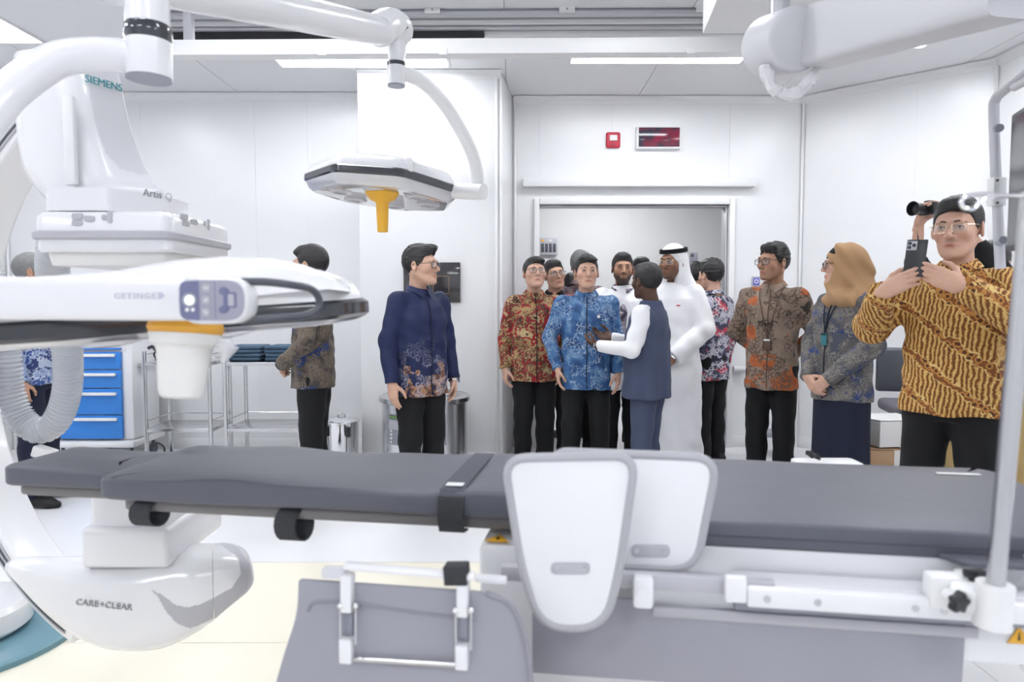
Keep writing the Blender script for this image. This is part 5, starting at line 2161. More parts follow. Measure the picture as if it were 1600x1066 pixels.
def navy_build(nt, N, vec):
    sx = N('ShaderNodeSeparateXYZ')
    nt.links.new(vec, sx.inputs[0])
    low = N('ShaderNodeMapRange')
    nt.links.new(sx.outputs['Z'], low.inputs[0])
    low.inputs[1].default_value = 1.16
    low.inputs[2].default_value = 0.86
    ax_ = math_(nt, 'ABSOLUTE', sx.outputs['X'])
    side_ = N('ShaderNodeMapRange')
    nt.links.new(ax_, side_.inputs[0])
    side_.inputs[1].default_value = 0.20
    side_.inputs[2].default_value = 0.15
    fr = math_(nt, 'LESS_THAN', sx.outputs['Y'], 0.02)
    mk = math_(nt, 'MULTIPLY', math_(nt, 'MULTIPLY', low.outputs[0], side_.outputs[0]), fr)
    w = warp(nt, N, vec, 12, 0.10)
    base = mixc(nt, noise_f(nt, N, vec, 5), (0.008, 0.014, 0.055), (0.012, 0.020, 0.078))
    f = noise_f(nt, N, w, 11, 1.0)
    thr = math_(nt, 'ADD', math_(nt, 'MULTIPLY', mk, 0.62), 0.03)
    bm2 = math_(nt, 'LESS_THAN', f, thr)
    motif = ramp(nt, noise_f(nt, N, w, 24, 2.0), [(0.0, (0.02, 0.02, 0.06)), (0.40, (0.14, 0.07, 0.045)), (0.50, (0.36, 0.19, 0.11)), (0.58, (0.05, 0.04, 0.08)), (0.64, (0.40, 0.30, 0.22))])
    c = mixc(nt, bm2, base, motif)
    e_ = vor(nt, N, warp(nt, N, vec, 30, 0.05), 58, 'DISTANCE_TO_EDGE')
    lm = ramp(nt, e_, [(0.0, (1, 1, 1)), (0.075, (0, 0, 0))])
    low2 = N('ShaderNodeMapRange')
    nt.links.new(sx.outputs['Z'], low2.inputs[0])
    low2.inputs[1].default_value = 0.98
    low2.inputs[2].default_value = 0.84
    cl2 = ramp(nt, noise_f(nt, N, vec, 9, 1.0), [(0.0, (0, 0, 0)), (0.5, (1, 1, 1))])
    c = mixc(nt, math_(nt, 'MULTIPLY', math_(nt, 'MULTIPLY', math_(nt, 'MULTIPLY', lm, mk), cl2), 0.7), c, (0.42, 0.42, 0.52))
    return c


def gold_build(nt, N, vec):
    # wavy stripes in slanting bands
    mp = N('ShaderNodeMapping')
    nt.links.new(vec, mp.inputs[0])
    mp.inputs['Rotation'].default_value = (0, R(-4), 0)
    wv = warp(nt, N, mp.outputs[0], 26, 0.024)
    w1 = N('ShaderNodeTexWave', Scale=17.0, Distortion=1.6)
    w1.bands_direction = 'X'
    w1.inputs['Detail'].default_value = 1.0
    w1.inputs['Detail Scale'].default_value = 9.0
    nt.links.new(wv, w1.inputs['Vector'])
    c = ramp(nt, w1.outputs['Fac'], [(0.0, (0.15, 0.055, 0.015)), (0.22, (0.30, 0.12, 0.022)), (0.50, (0.42, 0.19, 0.035)), (0.62, (0.62, 0.40, 0.13)), (0.80, (0.42, 0.20, 0.04)), (0.92, (0.66, 0.46, 0.18))])
    mp2 = N('ShaderNodeMapping')
    nt.links.new(vec, mp2.inputs[0])
    mp2.inputs['Rotation'].default_value = (0, R(52), 0)
    w2 = N('ShaderNodeTexWave', Scale=2.3, Distortion=1.2)
    w2.bands_direction = 'X'
    w2.inputs['Detail Scale'].default_value = 12.0
    nt.links.new(warp(nt, N, mp2.outputs[0], 40, 0.03), w2.inputs['Vector'])
    band = ramp(nt, w2.outputs['Fac'], [(0.0, (1, 1, 1)), (0.10, (0, 0, 0))])
    d = vor(nt, N, vec, 40)
    spots = ramp(nt, d, [(0.0, (0.09, 0.035, 0.015)), (0.35, (0.45, 0.20, 0.05)), (0.6, (0.20, 0.07, 0.02))])
    c = mixc(nt, band, c, spots)
    edge = ramp(nt, w2.outputs['Fac'], [(0.0, (0, 0, 0)), (0.10, (1, 1, 1)), (0.17, (0, 0, 0))])
    return mixc(nt, edge, c, (0.66, 0.47, 0.18))


def blue_build(nt, N, vec):
    wv = warp(nt, N, vec, 8, 0.12)
    c = ramp(nt, noise_f(nt, N, wv, 14, 6.0), [(0.30, (0.016, 0.05, 0.15)), (0.46, (0.032, 0.095, 0.24)), (0.56, (0.055, 0.145, 0.31)), (0.70, (0.18, 0.29, 0.44))], 'LINEAR')
    e_ = vor(nt, N, warp(nt, N, vec, 18, 0.07), 34, 'DISTANCE_TO_EDGE')
    lm = ramp(nt, e_, [(0.0, (1, 1, 1)), (0.05, (0, 0, 0))])
    msk = ramp(nt, noise_f(nt, N, vec, 9, 1.0), [(0.0, (0, 0, 0)), (0.50, (1, 1, 1))])
    c = mixc(nt, math_(nt, 'MULTIPLY', math_(nt, 'MULTIPLY', lm, msk), 0.6), c, (0.45, 0.55, 0.66))
    return c


M['c_navy'] = fabric('navy_batik', navy_build, 0.6)
M['c_gold'] = fabric('gold_wavy_batik', gold_build)
M['c_blue'] = fabric('blue_batik', blue_build, 0.6)
M['c_red'] = batik('red_gold_batik', [(0.04, 0.015, 0.012), (0.27, 0.010, 0.020), (0.34, 0.22, 0.10), (0.27, 0.010, 0.020), (0.42, 0.31, 0.16), (0.06, 0.02, 0.015)], 8.5, (0.10, 0.05, 0.03), 40, ((0.62, 0.50, 0.30), 75))
M['c_brown'] = batik('brown_blue_batik', [(0.0186, 0.0372, 0.124), (0.0558, 0.0465, 0.0465), (0.093, 0.0713, 0.0589), (0.124, 0.1023, 0.0806), (0.031, 0.0496, 0.1364)], 9, (0.1612, 0.1302, 0.0992), 60, ((0.248, 0.217, 0.1736), 110))
M['c_orange'] = batik('orange_grey_batik', [(0.0425, 0.03825, 0.034), (0.2125, 0.1615, 0.1275), (0.255, 0.187, 0.1445), (0.391, 0.102, 0.02975), (0.306, 0.0765, 0.0255)], 7, (0.1105, 0.0765, 0.0595), 34, ((0.357, 0.272, 0.204), 80))
M['c_grey'] = batik('grey_blue_batik', [(0.0272, 0.0476, 0.1496), (0.068, 0.0748, 0.102), (0.0952, 0.0918, 0.0952), (0.1292, 0.119, 0.1122), (0.034, 0.0612, 0.1768)], 9, (0.204, 0.1904, 0.1768), 48, ((0.3128, 0.2856, 0.2584), 95))
M['c_redgrey'] = batik('red_black_batik', [(0.02, 0.022, 0.045), (0.34, 0.34, 0.42), (0.05, 0.05, 0.09), (0.42, 0.05, 0.08), (0.5, 0.10, 0.13)], 7, (0.60, 0.58, 0.62), 34, None, 0.07)
M['c_indigo'] = batik('indigo_batik', [(0.02, 0.03, 0.11), (0.04, 0.08, 0.24), (0.20, 0.26, 0.42), (0.03, 0.045, 0.14), (0.35, 0.40, 0.52)], 10, (0.42, 0.46, 0.58), 30, None, 0.06)
M['c_plum'] = batik('plum_batik', [(0.03, 0.02, 0.03), (0.10, 0.06, 0.08), (0.16, 0.11, 0.13), (0.06, 0.03, 0.05)], 12, (0.25, 0.2, 0.2), 50)
M['c_crimson'] = batik('crimson_batik', [(0.08, 0.01, 0.015), (0.35, 0.015, 0.03), (0.42, 0.03, 0.05), (0.12, 0.02, 0.03)], 10, (0.5, 0.3, 0.25), 45)
M['c_stripe'] = batik('dark_striped_cloth', [(0.03, 0.03, 0.05), (0.22, 0.20, 0.25), (0.06, 0.05, 0.08), (0.35, 0.33, 0.4)], 14, (0.5, 0.45, 0.5), 50)
M['c_black'] = plain('black_trouser_cloth', (0.007, 0.0075, 0.009), 0.75)
M['c_ink'] = plain('ink_blue_cloth', (0.010, 0.014, 0.034), 0.8)
M['c_vest'] = plain('slate_navy_cloth', (0.055, 0.070, 0.125), 0.88)
M['c_white'] = plain('white_cotton', (0.80, 0.80, 0.83), 0.97)
M['c_khaki'] = plain('khaki_cloth', (0.40, 0.28, 0.12), 0.9)
M['c_tan'] = plain('tan_scarf_cloth', (0.42, 0.255, 0.135), 0.92, 0.85)
M['c_leather'] = plain('black_shoe_leather', (0.012, 0.012, 0.013), 0.8, 0.35)
M['hair_black'] = mat('black_hair', (0.009, 0.008, 0.009), 0.5, bump=(260, 0.35))
M['hair_dark'] = mat('dark_hair', (0.022, 0.018, 0.018), 0.42, bump=(260, 0.35))
M['hair_grey'] = mat('grey_hair', (0.13, 0.13, 0.135), 0.5, bump=(260, 0.35), vary=(40, (0.22, 0.22, 0.22)))
M['eye_white'] = mat('eye_white', (0.66, 0.64, 0.62), 0.2)
M['eye_dark'] = mat('eye_iris', (0.018, 0.011, 0.008), 0.12)
M['brown_leather'] = mat('brown_leather', (0.10, 0.05, 0.035), 0.5)
sk = bpy.data.materials.new('skin')
sk.use_nodes = True
nt = sk.node_tree
b_ = nt.nodes['Principled BSDF']
b_.inputs['Roughness'].default_value = 0.48
b_.inputs['Specular IOR Level'].default_value = 0.35
b_.inputs['Subsurface Weight'].default_value = 0.0
vc = nt.nodes.new('ShaderNodeVertexColor')
vc.layer_name = 'tint'
nz = nt.nodes.new('ShaderNodeTexNoise')
nz.inputs['Scale'].default_value = 60
tcs = nt.nodes.new('ShaderNodeTexCoord')
nt.links.new(tcs.outputs['Object'], nz.inputs['Vector'])
mr = nt.nodes.new('ShaderNodeMapRange')
mr.inputs[3].default_value = 0.93
mr.inputs[4].default_value = 1.05
nt.links.new(nz.outputs['Fac'], mr.inputs[0])
mul = nt.nodes.new('ShaderNodeMix')
mul.data_type = 'RGBA'
mul.blend_type = 'MULTIPLY'
mul.inputs[0].default_value = 1.0
nt.links.new(vc.outputs[0], mul.inputs[6])
nt.links.new(mr.outputs[0], mul.inputs[7])
nt.links.new(mul.outputs[2], b_.inputs['Base Color'])
M['skin'] = sk


def np_rot(yaw=0, pitch=0, roll=0):
    """head rotation: yaw about z (deg, + = towards person's left), pitch + = look up, roll."""
    return np.array(Matrix.Rotation(R(yaw), 3, 'Z') @ Matrix.Rotation(R(-pitch), 3, 'X') @ Matrix.Rotation(R(roll), 3, 'Y'))


def head_field(hd, neck_p, res):
    """hd: head params; neck_p: base of the neck in head-local coords."""
    F_ = Field((-0.115, -0.145, -0.235), (0.115, 0.14, 0.135), res)
    wf = hd.get('wide', 1.0)
    F_.ell((0, 0.018, 0.026), (0.0755 * wf, 0.097, 0.086), 0.0)
    F_.ell((0, -0.028, -0.026), (0.061 * wf, 0.064, 0.086), 0.03)
    F_.ell((0, -0.050, -0.076), (0.037 * wf, 0.038, 0.034), 0.025)
    for s in (-1, 1):
        F_.cone((s * 0.048 * wf, 0.008, -0.050), (s * 0.022, -0.058, -0.096), 0.018, 0.016, 0.025)
        F_.ell((s * 0.042 * wf, -0.058, -0.022), (0.024, 0.026, 0.022), 0.02)
    F_.cone((-0.034, -0.083, 0.024), (0.034, -0.083, 0.024), 0.011, 0.011, 0.018)
    for s in (-1, 1):
        F_.ell((s * 0.0315, -0.106, 0.001), (0.017, 0.020, 0.0115), 0.014, 'sub')
    for s in (-1, 1):
        F_.ell((s * 0.0315, -0.0795, 0.0015), (0.0150, 0.0125, 0.0115), 0.006)
    nl = hd.get('nose', 1.0)
    F_.cone((0, -0.088, 0.014), (0, -0.088 - 0.025 * nl, -0.028), 0.0075, 0.0105, 0.011)
    for s in (-1, 1):
        F_.ell((s * 0.0115, -0.098, -0.033), (0.0085, 0.011, 0.0075), 0.007)
    F_.cone((-0.019, -0.086, -0.0635), (0.019, -0.086, -0.0635), 0.0052, 0.0052, 0.006)
    F_.cone((-0.010, -0.0935, -0.0605), (0.010, -0.0935, -0.0605), 0.0048, 0.0048, 0.008)
    F_.cone((-0.013, -0.0900, -0.0725), (0.013, -0.0900, -0.0725), 0.0068, 0.0068, 0.007)
    F_.ell((0, -0.081, -0.100), (0.020, 0.016, 0.015), 0.02)
    for s in (-1, 1):
        rot = np.array(Matrix.Rotation(R(18 * s), 3, 'Z') @ Matrix.Rotation(R(-10), 3, 'X'))
        F_.ell((s * 0.0790 * wf, 0.012, -0.006), (0.0085, 0.019, 0.033), 0.008, rot=rot)
        F_.ell((s * 0.0865 * wf, 0.008, -0.004), (0.006, 0.010, 0.018), 0.006, 'sub', rot=rot)
    F_.cone((0, 0.022, -0.055), tuple(neck_p), 0.050 * hd.get('neckw', 1.0), 0.054 * hd.get('neckw', 1.0), 0.03)
    return F_


def hair_field(hd, res):
    st = hd.get('hair', 'short')
    F_ = Field((-0.12, -0.15, -0.13), (0.12, 0.15, 0.165), res)
    X, Y, Z = F_.grid((slice(None),) * 3)
    wf = hd.get('wide', 1.0)
    top = hd.get('top', 0.012)
    F_.ell((0, 0.020, 0.026 + top * 0.5), (0.0755 * wf + 0.0065, 0.097 + 0.008, 0.086 + 0.006 + top * 0.6), 0.0)
    if st in ('side', 'short', 'quiff', 'grey'):
        F_.ell((0.0, -0.040, 0.083 + top * 0.5), (0.058, 0.045, 0.022 + top * 0.7), 0.02)
    if st == 'quiff':
        F_.ell((0.012, -0.062, 0.102), (0.042, 0.032, 0.024), 0.015)
        F_.ell((0.03, -0.075, 0.106), (0.02, 0.018, 0.016), 0.01)
    if st == 'side':
        F_.ell((0.022, -0.058, 0.080), (0.046, 0.034, 0.021), 0.015)
    # where hair grows
    hl = hd.get('hairline', 0.060)
    side = np.abs(X)
    front = hl + 0.016 * (side / 0.06) ** 2 * -1.0
    # lower limit as a function of y: forehead, temples, above ear, nape
    zc = np.interp(F_.ax[1], [-0.15, -0.072, -0.050, -0.032, -0.012, 0.0, 0.016, 0.04, 0.075, 0.15], [hl, hl, hl - 0.012, 0.006, -0.004, 0.010, 0.016, -0.040, -0.066, -0.066])[None, :, None]
    zc = zc - 0.006 * (side / 0.07)
    cut = (zc - Z) * 0.8
    inner = np.sqrt((X / (0.0755 * wf)) ** 2 + ((Y - 0.018) / 0.097) ** 2 + ((Z - 0.026) / 0.086) ** 2)
    F_.D = np.maximum(F_.D, cut).astype(np.float32)
    # strands
    amp = hd.get('strand', 0.0012)
    ang = np.arctan2(X + 0.02 * (st == 'side'), Y + 0.02)
    F_.D += (amp * np.sin(X * 150 + 25 * Y + 18 * Z) * np.sin(30 * Y + 12 * Z + 40 * X) + 0.6 * amp * np.sin(70 * X + 35 * Y + 20 * np.sin(40 * Z))).astype(np.float32)
    return F_


def hand_mesh(pos, f, n, left, curl=0.5, res=0.0045, sc=1.0, thumb=0.4, spread=0.0, curls=None, point=None):
    """pos wrist, f finger direction, n palm normal."""
    f = np.array(f, float)
    f /= np.linalg.norm(f)
    n = np.array(n, float)
    n -= f * (n @ f)
    n /= np.linalg.norm(n)
    t = np.cross(n, f) if left else np.cross(f, n)
    F_ = Field((-0.085, -0.05, -0.07), (0.10, 0.20, 0.125), res)
    F_.cone((0, -0.045, 0), (0, 0.012, 0), 0.0255, 0.026, 0.0)
    tx_ = (0.028, 0.0095, -0.009, -0.0265)
    fl_ = (0.078, 0.086, 0.080, 0.063)
    fb = (0.088, 0.092, 0.088, 0.080)
    for i in range(4):
        F_.cone((tx_[i] * 0.72, 0.012, 0), (tx_[i], fb[i], 0), 0.0155, 0.0125, 0.014)
    F_.ell((0.022, 0.035, 0.010), (0.017, 0.030, 0.014), 0.012)
    cs = curls or [curl] * 4
    for i in range(4):
        p = np.array([tx_[i], fb[i] - 0.004, 0.0])
        a = 0.0
        rr_ = (0.0098, 0.0088, 0.0082, 0.0070) if i < 3 else (0.0086, 0.0076, 0.007, 0.006)
        for j, (seg, w) in enumerate(((0.46, 0.75), (0.30, 1.0), (0.24, 0.7))):
            a += cs[i] * w
            d = np.array([spread * (1.5 - i) * 0.12, math.cos(a), math.sin(a)])
            q = p + d * seg * fl_[i]
            F_.cone(p, q, rr_[j], rr_[j + 1], 0.003)
            p = q
    p = np.array([0.026, 0.022, 0.006])
    d0 = np.array([0.62, 0.62, 0.25 + 0.5 * thumb])
    for j, (seg, r0, r1) in enumerate(((0.042, 0.0135, 0.0112), (0.032, 0.0108, 0.0098), (0.026, 0.0096, 0.0078))):
        d = d0 / np.linalg.norm(d0)
        q = p + d * seg
        F_.cone(p, q, r0, r1, 0.005)
        p = q
        d0 = d0 + np.array([-0.28 * (1 + thumb), 0.25, 0.18 * thumb])
    v, fc = F_.mesh()
    B3 = np.stack([t, f, n], 1)
    if np.linalg.det(B3) < 0:
        fc = fc[:, ::-1]
    return np.array(pos) + (v * sc) @ B3.T, fc


SKIN = {'light': (0.58, 0.355, 0.265), 'mid': (0.48, 0.285, 0.20), 'tan': (0.40, 0.22, 0.145), 'brown': (0.26, 0.13, 0.08), 'dark': (0.085, 0.042, 0.028)}


def arm_pose(kind, s, z):
    """elbow, wrist, finger dir, palm normal, hand visible; s=+1 person's left. Units for 1.70 m."""
    if kind == 'hang':
        return (s * 0.222, 0.03, 1.095), (s * 0.232, -0.03, 0.858), (0, -0.12, -1), (-s, 0.25, 0), True
    if kind == 'clasp':
        return (s * 0.25, 0.0, 1.10), (s * 0.075, -0.185, 0.955), (-s * 0.9, -0.15, -0.45), (-s * 0.3, 0.8, -0.3), True
    if kind == 'clasplow':
        return (s * 0.25, -0.01, 1.10), (s * 0.085, -0.185, 0.90), (-s * 0.75, -0.1, -0.6), (-s * 0.4, 0.8, -0.2), True
    if kind == 'behind':
        return (s * 0.265, 0.07, 1.11), (s * 0.10, 0.16, 0.96), (-s * 0.9, 0.1, -0.3), (0, 1, 0), True
    if kind == 'pocket':
        return (s * 0.27, 0.05, 1.11), (s * 0.205, -0.045, 0.885), (-s * 0.05, -0.1, -1), (-s, 0, 0), True
    if kind == 'gesture':
        return (s * 0.235, -0.06, 1.12), (s * 0.13, -0.27, 1.10), (-s * 0.35, -1, 0.12), (-s * 0.7, 0, 0.7), True
    return kind


def person(px, Y, H_, rz, label, skin='mid', top=None, bottom='c_black', head=None, arms=('hang', 'hang'), hem=0.78, fat=1.0, res=0.0095, hres=0.0045, x_off=0.0, group=None, robe=None, collar=True, placket=None, glasses=None, eyes=True, vest=None, coat=None, skirt=None, lean=0.0, sh=1.0, hand_kw=(None, None), wrk=0.0048, shoes=True, cat='person', seed=None, legs=0.0, sleeve=(0.070, 0.056, 0.043), sleeve_len=(0.0, 0.0), temples=True):
    head = head or {}
    S = (H_ - (0.032 if head.get('hair', 'short') != 'none' else 0.0)) / 1.70      # hair adds to the standing height
    seed = seed if seed is not None else px * 0.37
    g = P(px, 500, Y)
    loc = (g.x + x_off, Y, 0)
    rz = rz - math.degrees(math.atan2(loc[0], Y))       # facing is given as it appears to the viewer
    # ---------------- skeleton (unit 1.70 m figure, scaled at the end)
    shx, shz = 0.163 * sh, 1.352
    shoulder = {s: (s * shx, 0.012 + lean * 0.3, shz) for s in (-1, 1)}
    A_ = {}
    for s, k in ((1, arms[0]), (-1, arms[1])):
        A_[s] = arm_pose(k, s, 0)
    hy, hp, hr = head.get('yaw', 0), head.get('pitch', 0), head.get('roll', 0)
    RH = np_rot(hy, hp, hr)
    hc = np.array([0, -0.014 - lean, 1.586])
    HS = 1.045
    nb = np.array([0, 0.028 - lean * 0.6, 1.425])
    neck_l = (RH.T @ (nb - hc)) / HS
    # ---------------- body mesh
    amx = max(A_[s][j][2] for s in (-1, 1) for j in (0, 1))
    bf = Field((-0.62, -0.60, 0.0), (0.62, 0.40, max(1.50, amx + 0.07)), 0.017 if amx < 1.5 else 0.012)
    fx = fat
    tp = [(0.84, 0.150 * fx, 0.095 * fx, 0, 0.01), (1.0, 0.140 * fx, 0.092 * fx, 0, 0), (1.2, 0.150 * fx, 0.095, 0, 0), (1.32, 0.135, 0.085, 0, 0.01), (1.39, 0.062, 0.058, 0, 0.02), (1.415, 0.048, 0.048, 0, 0.02)]
    bf.profile(tp, 0.02)
    for s in (-1, 1):
        e_, w_ = A_[s][0], A_[s][1]
        bf.cone(shoulder[s], e_, 0.048, 0.038, 0.02)
        bf.cone(e_, w_, 0.037, 0.026, 0.01)
        bf.cone((s * 0.085, 0.01, 0.86), (s * (0.09 + legs), 0, 0.47), 0.078, 0.052, 0.02)
        bf.cone((s * (0.09 + legs), 0, 0.47), (s * (0.095 + legs * 1.6), 0.015, 0.06), 0.050, 0.035, 0.01)
        bf.cone((s * (0.095 + legs * 1.6), 0.03, 0.04), (s * (0.105 + legs * 1.6), -0.13, 0.03), 0.03, 0.022, 0.01)
    v, fc = bf.mesh()
    skin_c = np.array(SKIN[skin])
    VV, FF, CC = [v], [fc], [np.tile(skin_c, (len(v), 1))]
    nv = len(v)
    hf = head_field(head, neck_l, hres)
    v, fc = hf.mesh()
    col = np.tile(skin_c, (len(v), 1))
    # lips, cheeks, stubble as skin colour
    X, Yv, Z = v[:, 0], v[:, 1], v[:, 2]
    lip = np.exp(-((X / 0.023) ** 4)) * np.exp(-(((Z + 0.0665) / 0.0075) ** 4)) * (Yv < -0.078)
    lc = skin_c * np.array((0.78, 0.46, 0.46))
    col = col * (1 - 0.9 * lip[:, None]) + lc * 0.9 * lip[:, None]
    ck = np.exp(-(((np.abs(X) - 0.04) / 0.02) ** 2) - ((Z + 0.03) / 0.022) ** 2) * (Yv < -0.03)
    col = col * (1 - ck[:, None] * np.array((0.0, 0.10, 0.10)))
    beard = head.get('beard', 0.0)
    if beard > 0:
        bb = 1 / (1 + np.exp((Z + 0.050 + 0.010 * np.cos(X * 40)) / 0.005)) * (Yv < 0.005) * (Z > -0.145)
        must = np.exp(-(((Z + 0.050) / 0.006) ** 4)) * np.exp(-((X / 0.026) ** 4)) * (Yv < -0.08)
        bb = np.clip(bb, 0, 1) * (1 - np.clip(lip * 1.3, 0, 1)) * (1 - np.exp(-(((np.abs(X) - 0.0) / 0.02) ** 4) - ((Z + 0.066) / 0.012) ** 4))
        bb = np.maximum(bb, must)
        side_b = np.exp(-(((np.abs(X) - 0.07) / 0.012) ** 2)) * (np.abs(Yv + 0.015) < 0.016) * (Z < 0.0)
        bb = np.maximum(bb, side_b)[:, None] * beard
        col = col * (1 - bb) + np.array((0.02, 0.016, 0.014)) * bb
    elif head.get('must', 0) > 0:
        must = np.exp(-(((Z + 0.051) / 0.006) ** 4)) * np.exp(-((X / 0.024) ** 4)) * (Yv < -0.08) * head['must']
        col = col * (1 - must[:, None]) + np.array((0.03, 0.02, 0.018)) * must[:, None]
    # hair-root shade on the scalp and eyelid line
    VV.append((v * HS) @ RH.T + hc)
    FF.append(fc + nv)
    CC.append(col)
    nv += len(v)
    for s, kw in ((1, hand_kw[0]), (-1, hand_kw[1])):
        e_, w_, f_, n_, vis = A_[s]
        if not vis:
            continue
        kw = dict(kw or {})
        kw.setdefault('curl', 0.35)
        v, fc = hand_mesh(w_, kw.pop('f', f_), kw.pop('n', n_), s > 0, res=min(0.0045, hres), sc=kw.pop('sc', 0.98), **kw)
        VV.append(v)
        FF.append(fc + nv)
        CC.append(np.tile(skin_c, (len(v), 1)))
        nv += len(v)
    me = np_mesh('person', np.concatenate(VV) * S, np.concatenate(FF), ['skin'], np.concatenate(CC))
    root = put_mesh('person', me)
    root.location = loc
    root.rotation_euler = (0, 0, R(rz))
    tag(root, label, cat, group)
    W = lambda p: Vector(p) * S
    HW = lambda p: Vector(RH @ (np.array(p, float) * HS) + hc) * S

    def child(name, F2, material, parent=None, transform=None):
        v2, f2 = F2.mesh()
        if transform == 'head':
            v2 = (v2 * HS) @ RH.T + hc
        o = put_mesh(name, np_mesh(name, v2 * S, f2, [material]), root if parent is None else parent)
        return o, v2
    # ---------------- trousers / skirt
    if bottom and not robe:
        if skirt:
            F2 = Field((-0.36, -0.32, 0.0), (0.36, 0.34, 1.02), 0.0115)
            F2.profile([(0.05, 0.19, 0.15, 0, 0.0), (0.5, 0.182, 0.138, 0, 0), (0.76, 0.166 * fat, 0.120 * fat, 0, 0), (0.84, 0.155 * fat, 0.105 * fat, 0, 0), (0.95, 0.12 * fat, 0.09 * fat, 0, 0)], 0, 2.2, 0.02, seed)
            child('skirt', F2, bottom)
        else:
            F2 = Field((-0.32, -0.26, 0.0), (0.32, 0.26, 1.02), 0.0105)
            F2.profile([(0.80, 0.150 * fat, 0.105 * fat, 0, 0.008), (0.9, 0.158 * fat, 0.115 * fat, 0, 0.01), (1.0, 0.15 * fat, 0.11 * fat, 0, 0)], 0)
            for s in (-1, 1):
                kx, ax2 = s * (0.088 + legs), s * (0.092 + legs * 1.6)
                F2.cone((s * 0.080, 0.008, 0.86), (kx, -0.008, 0.48), 0.096 * fat, 0.073, 0.018)
                F2.cone((kx, -0.008, 0.48), (ax2, 0.012, 0.05), 0.073, 0.062, 0.015, cut=0.0)
            F2.wrinkle(0.0042, seed)
            child('trousers', F2, bottom)
    if shoes:
        for s in (-1, 1):
            F2 = Field((-0.09, -0.24, -0.02), (0.09, 0.12, 0.16), 0.0095)
            F2.cone((0, 0.055, 0.045), (0, -0.13, 0.032), 0.040, 0.040, 0)
            F2.cone((0, -0.13, 0.03), (0, -0.185, 0.024), 0.038, 0.026, 0.02)
            F2.cone((0, 0.045, 0.05), (0, 0.03, 0.11), 0.040, 0.038, 0.02)
            Zg = F2.grid((slice(None),) * 3)[2]
            F2.D = np.maximum(F2.D, 0.004 - Zg).astype(np.float32)
            v2, f2 = F2.mesh()
            ang = R(8 * s)
            v2 = np.stack([v2[:, 0] * math.cos(ang) - v2[:, 1] * math.sin(ang) + s * (0.095 + legs * 1.6), v2[:, 0] * math.sin(ang) + v2[:, 1] * math.cos(ang), v2[:, 2]], 1)
            put_mesh('shoe', np_mesh('shoe', v2 * S, f2, ['c_leather']), root)
    # ---------------- upper garment
    tm = top
    nm = 'shirt'
    zlo = hem
    pr = [(hem, 0.176 * fat, 0.128 * fat, 0, 0.0), (hem + 0.17, 0.170 * fat, 0.124 * fat, 0, 0), (1.10, 0.166 * fat, 0.120 * fat, 0, -0.002), (1.24, 0.176 * sh, 0.120 * (0.5 + 0.5 * fat), 0, 0.002 - lean * 0.2), (1.32, 0.172 * sh, 0.108, 0, 0.008 - lean * 0.3), (1.365, 0.140 * sh, 0.090, 0, 0.014 - lean * 0.4), (1.400, 0.092, 0.074, 0, 0.018 - lean * 0.5), (1.425, 0.064, 0.062, 0, 0.02 - lean * 0.5), (1.436, 0.054, 0.054, 0, 0.02 - lean * 0.5)]
    if robe:
        nm = 'robe'
        tm = robe
        pr = [(0.05, 0.235, 0.185, 0, 0.0), (0.45, 0.215, 0.165, 0, 0), (0.8, 0.195 * fat, 0.145 * fat, 0, 0)] + pr[2:]
        zlo = 0.05
    ext = [np.array(A_[s][j]) for s in (-1, 1) for j in (0, 1)]
    mn, mx_ = np.min(ext, 0), np.max(ext, 0)
    F2 = Field((min(-0.28, mn[0] - 0.08), min(-0.22, mn[1] - 0.08), max(-0.02, zlo - 0.04)), (max(0.28, mx_[0] + 0.08), max(0.22, mx_[1] + 0.08), max(1.49, mx_[2] + 0.07)), res)
    F2.profile(pr, 0, 2.35, 0.035 if robe else 0.022, seed)
    for j_, s in enumerate((1, -1)):
        e_, w_ = np.array(A_[s][0]), np.array(A_[s][1])
        F2.cone((s * 0.045, 0.018, 1.395), (s * (shx - 0.005), 0.012, shz + 0.012), 0.030, 0.050, 0.03)
        F2.cone(shoulder[s], e_, min(sleeve[0], 0.066), sleeve[1], 0.03)
        d = (w_ - e_) / np.linalg.norm(w_ - e_)
        F2.cone(e_, w_ + d * (0.004 + sleeve_len[j_]), sleeve[1], sleeve[2], 0.012, cut=0.0)
    F2.wrinkle(wrk, seed)
    shirt, sv = child(nm, F2, tm)

    def front_y(z, x=0.0, back=False):
        m_ = (np.abs(sv[:, 2] - z) < 0.014) & (np.abs(sv[:, 0] - x) < 0.016)
        if not m_.any():
            return 0.0
        return float(sv[m_, 1].max()) if back else float(np.sort(sv[m_, 1])[:3].mean())
    root['_dummy'] = 0
    del root['_dummy']
    if placket is not None:
        pts = [W((0.002 * math.sin(z * 20), front_y(z) - 0.001, z)) for z in np.arange(zlo + 0.01, 1.415, 0.03)]
        m = MB()
        m.tube(pts, 0.0035, 6, squash=1.0)
        m.build('placket', placket, shirt)
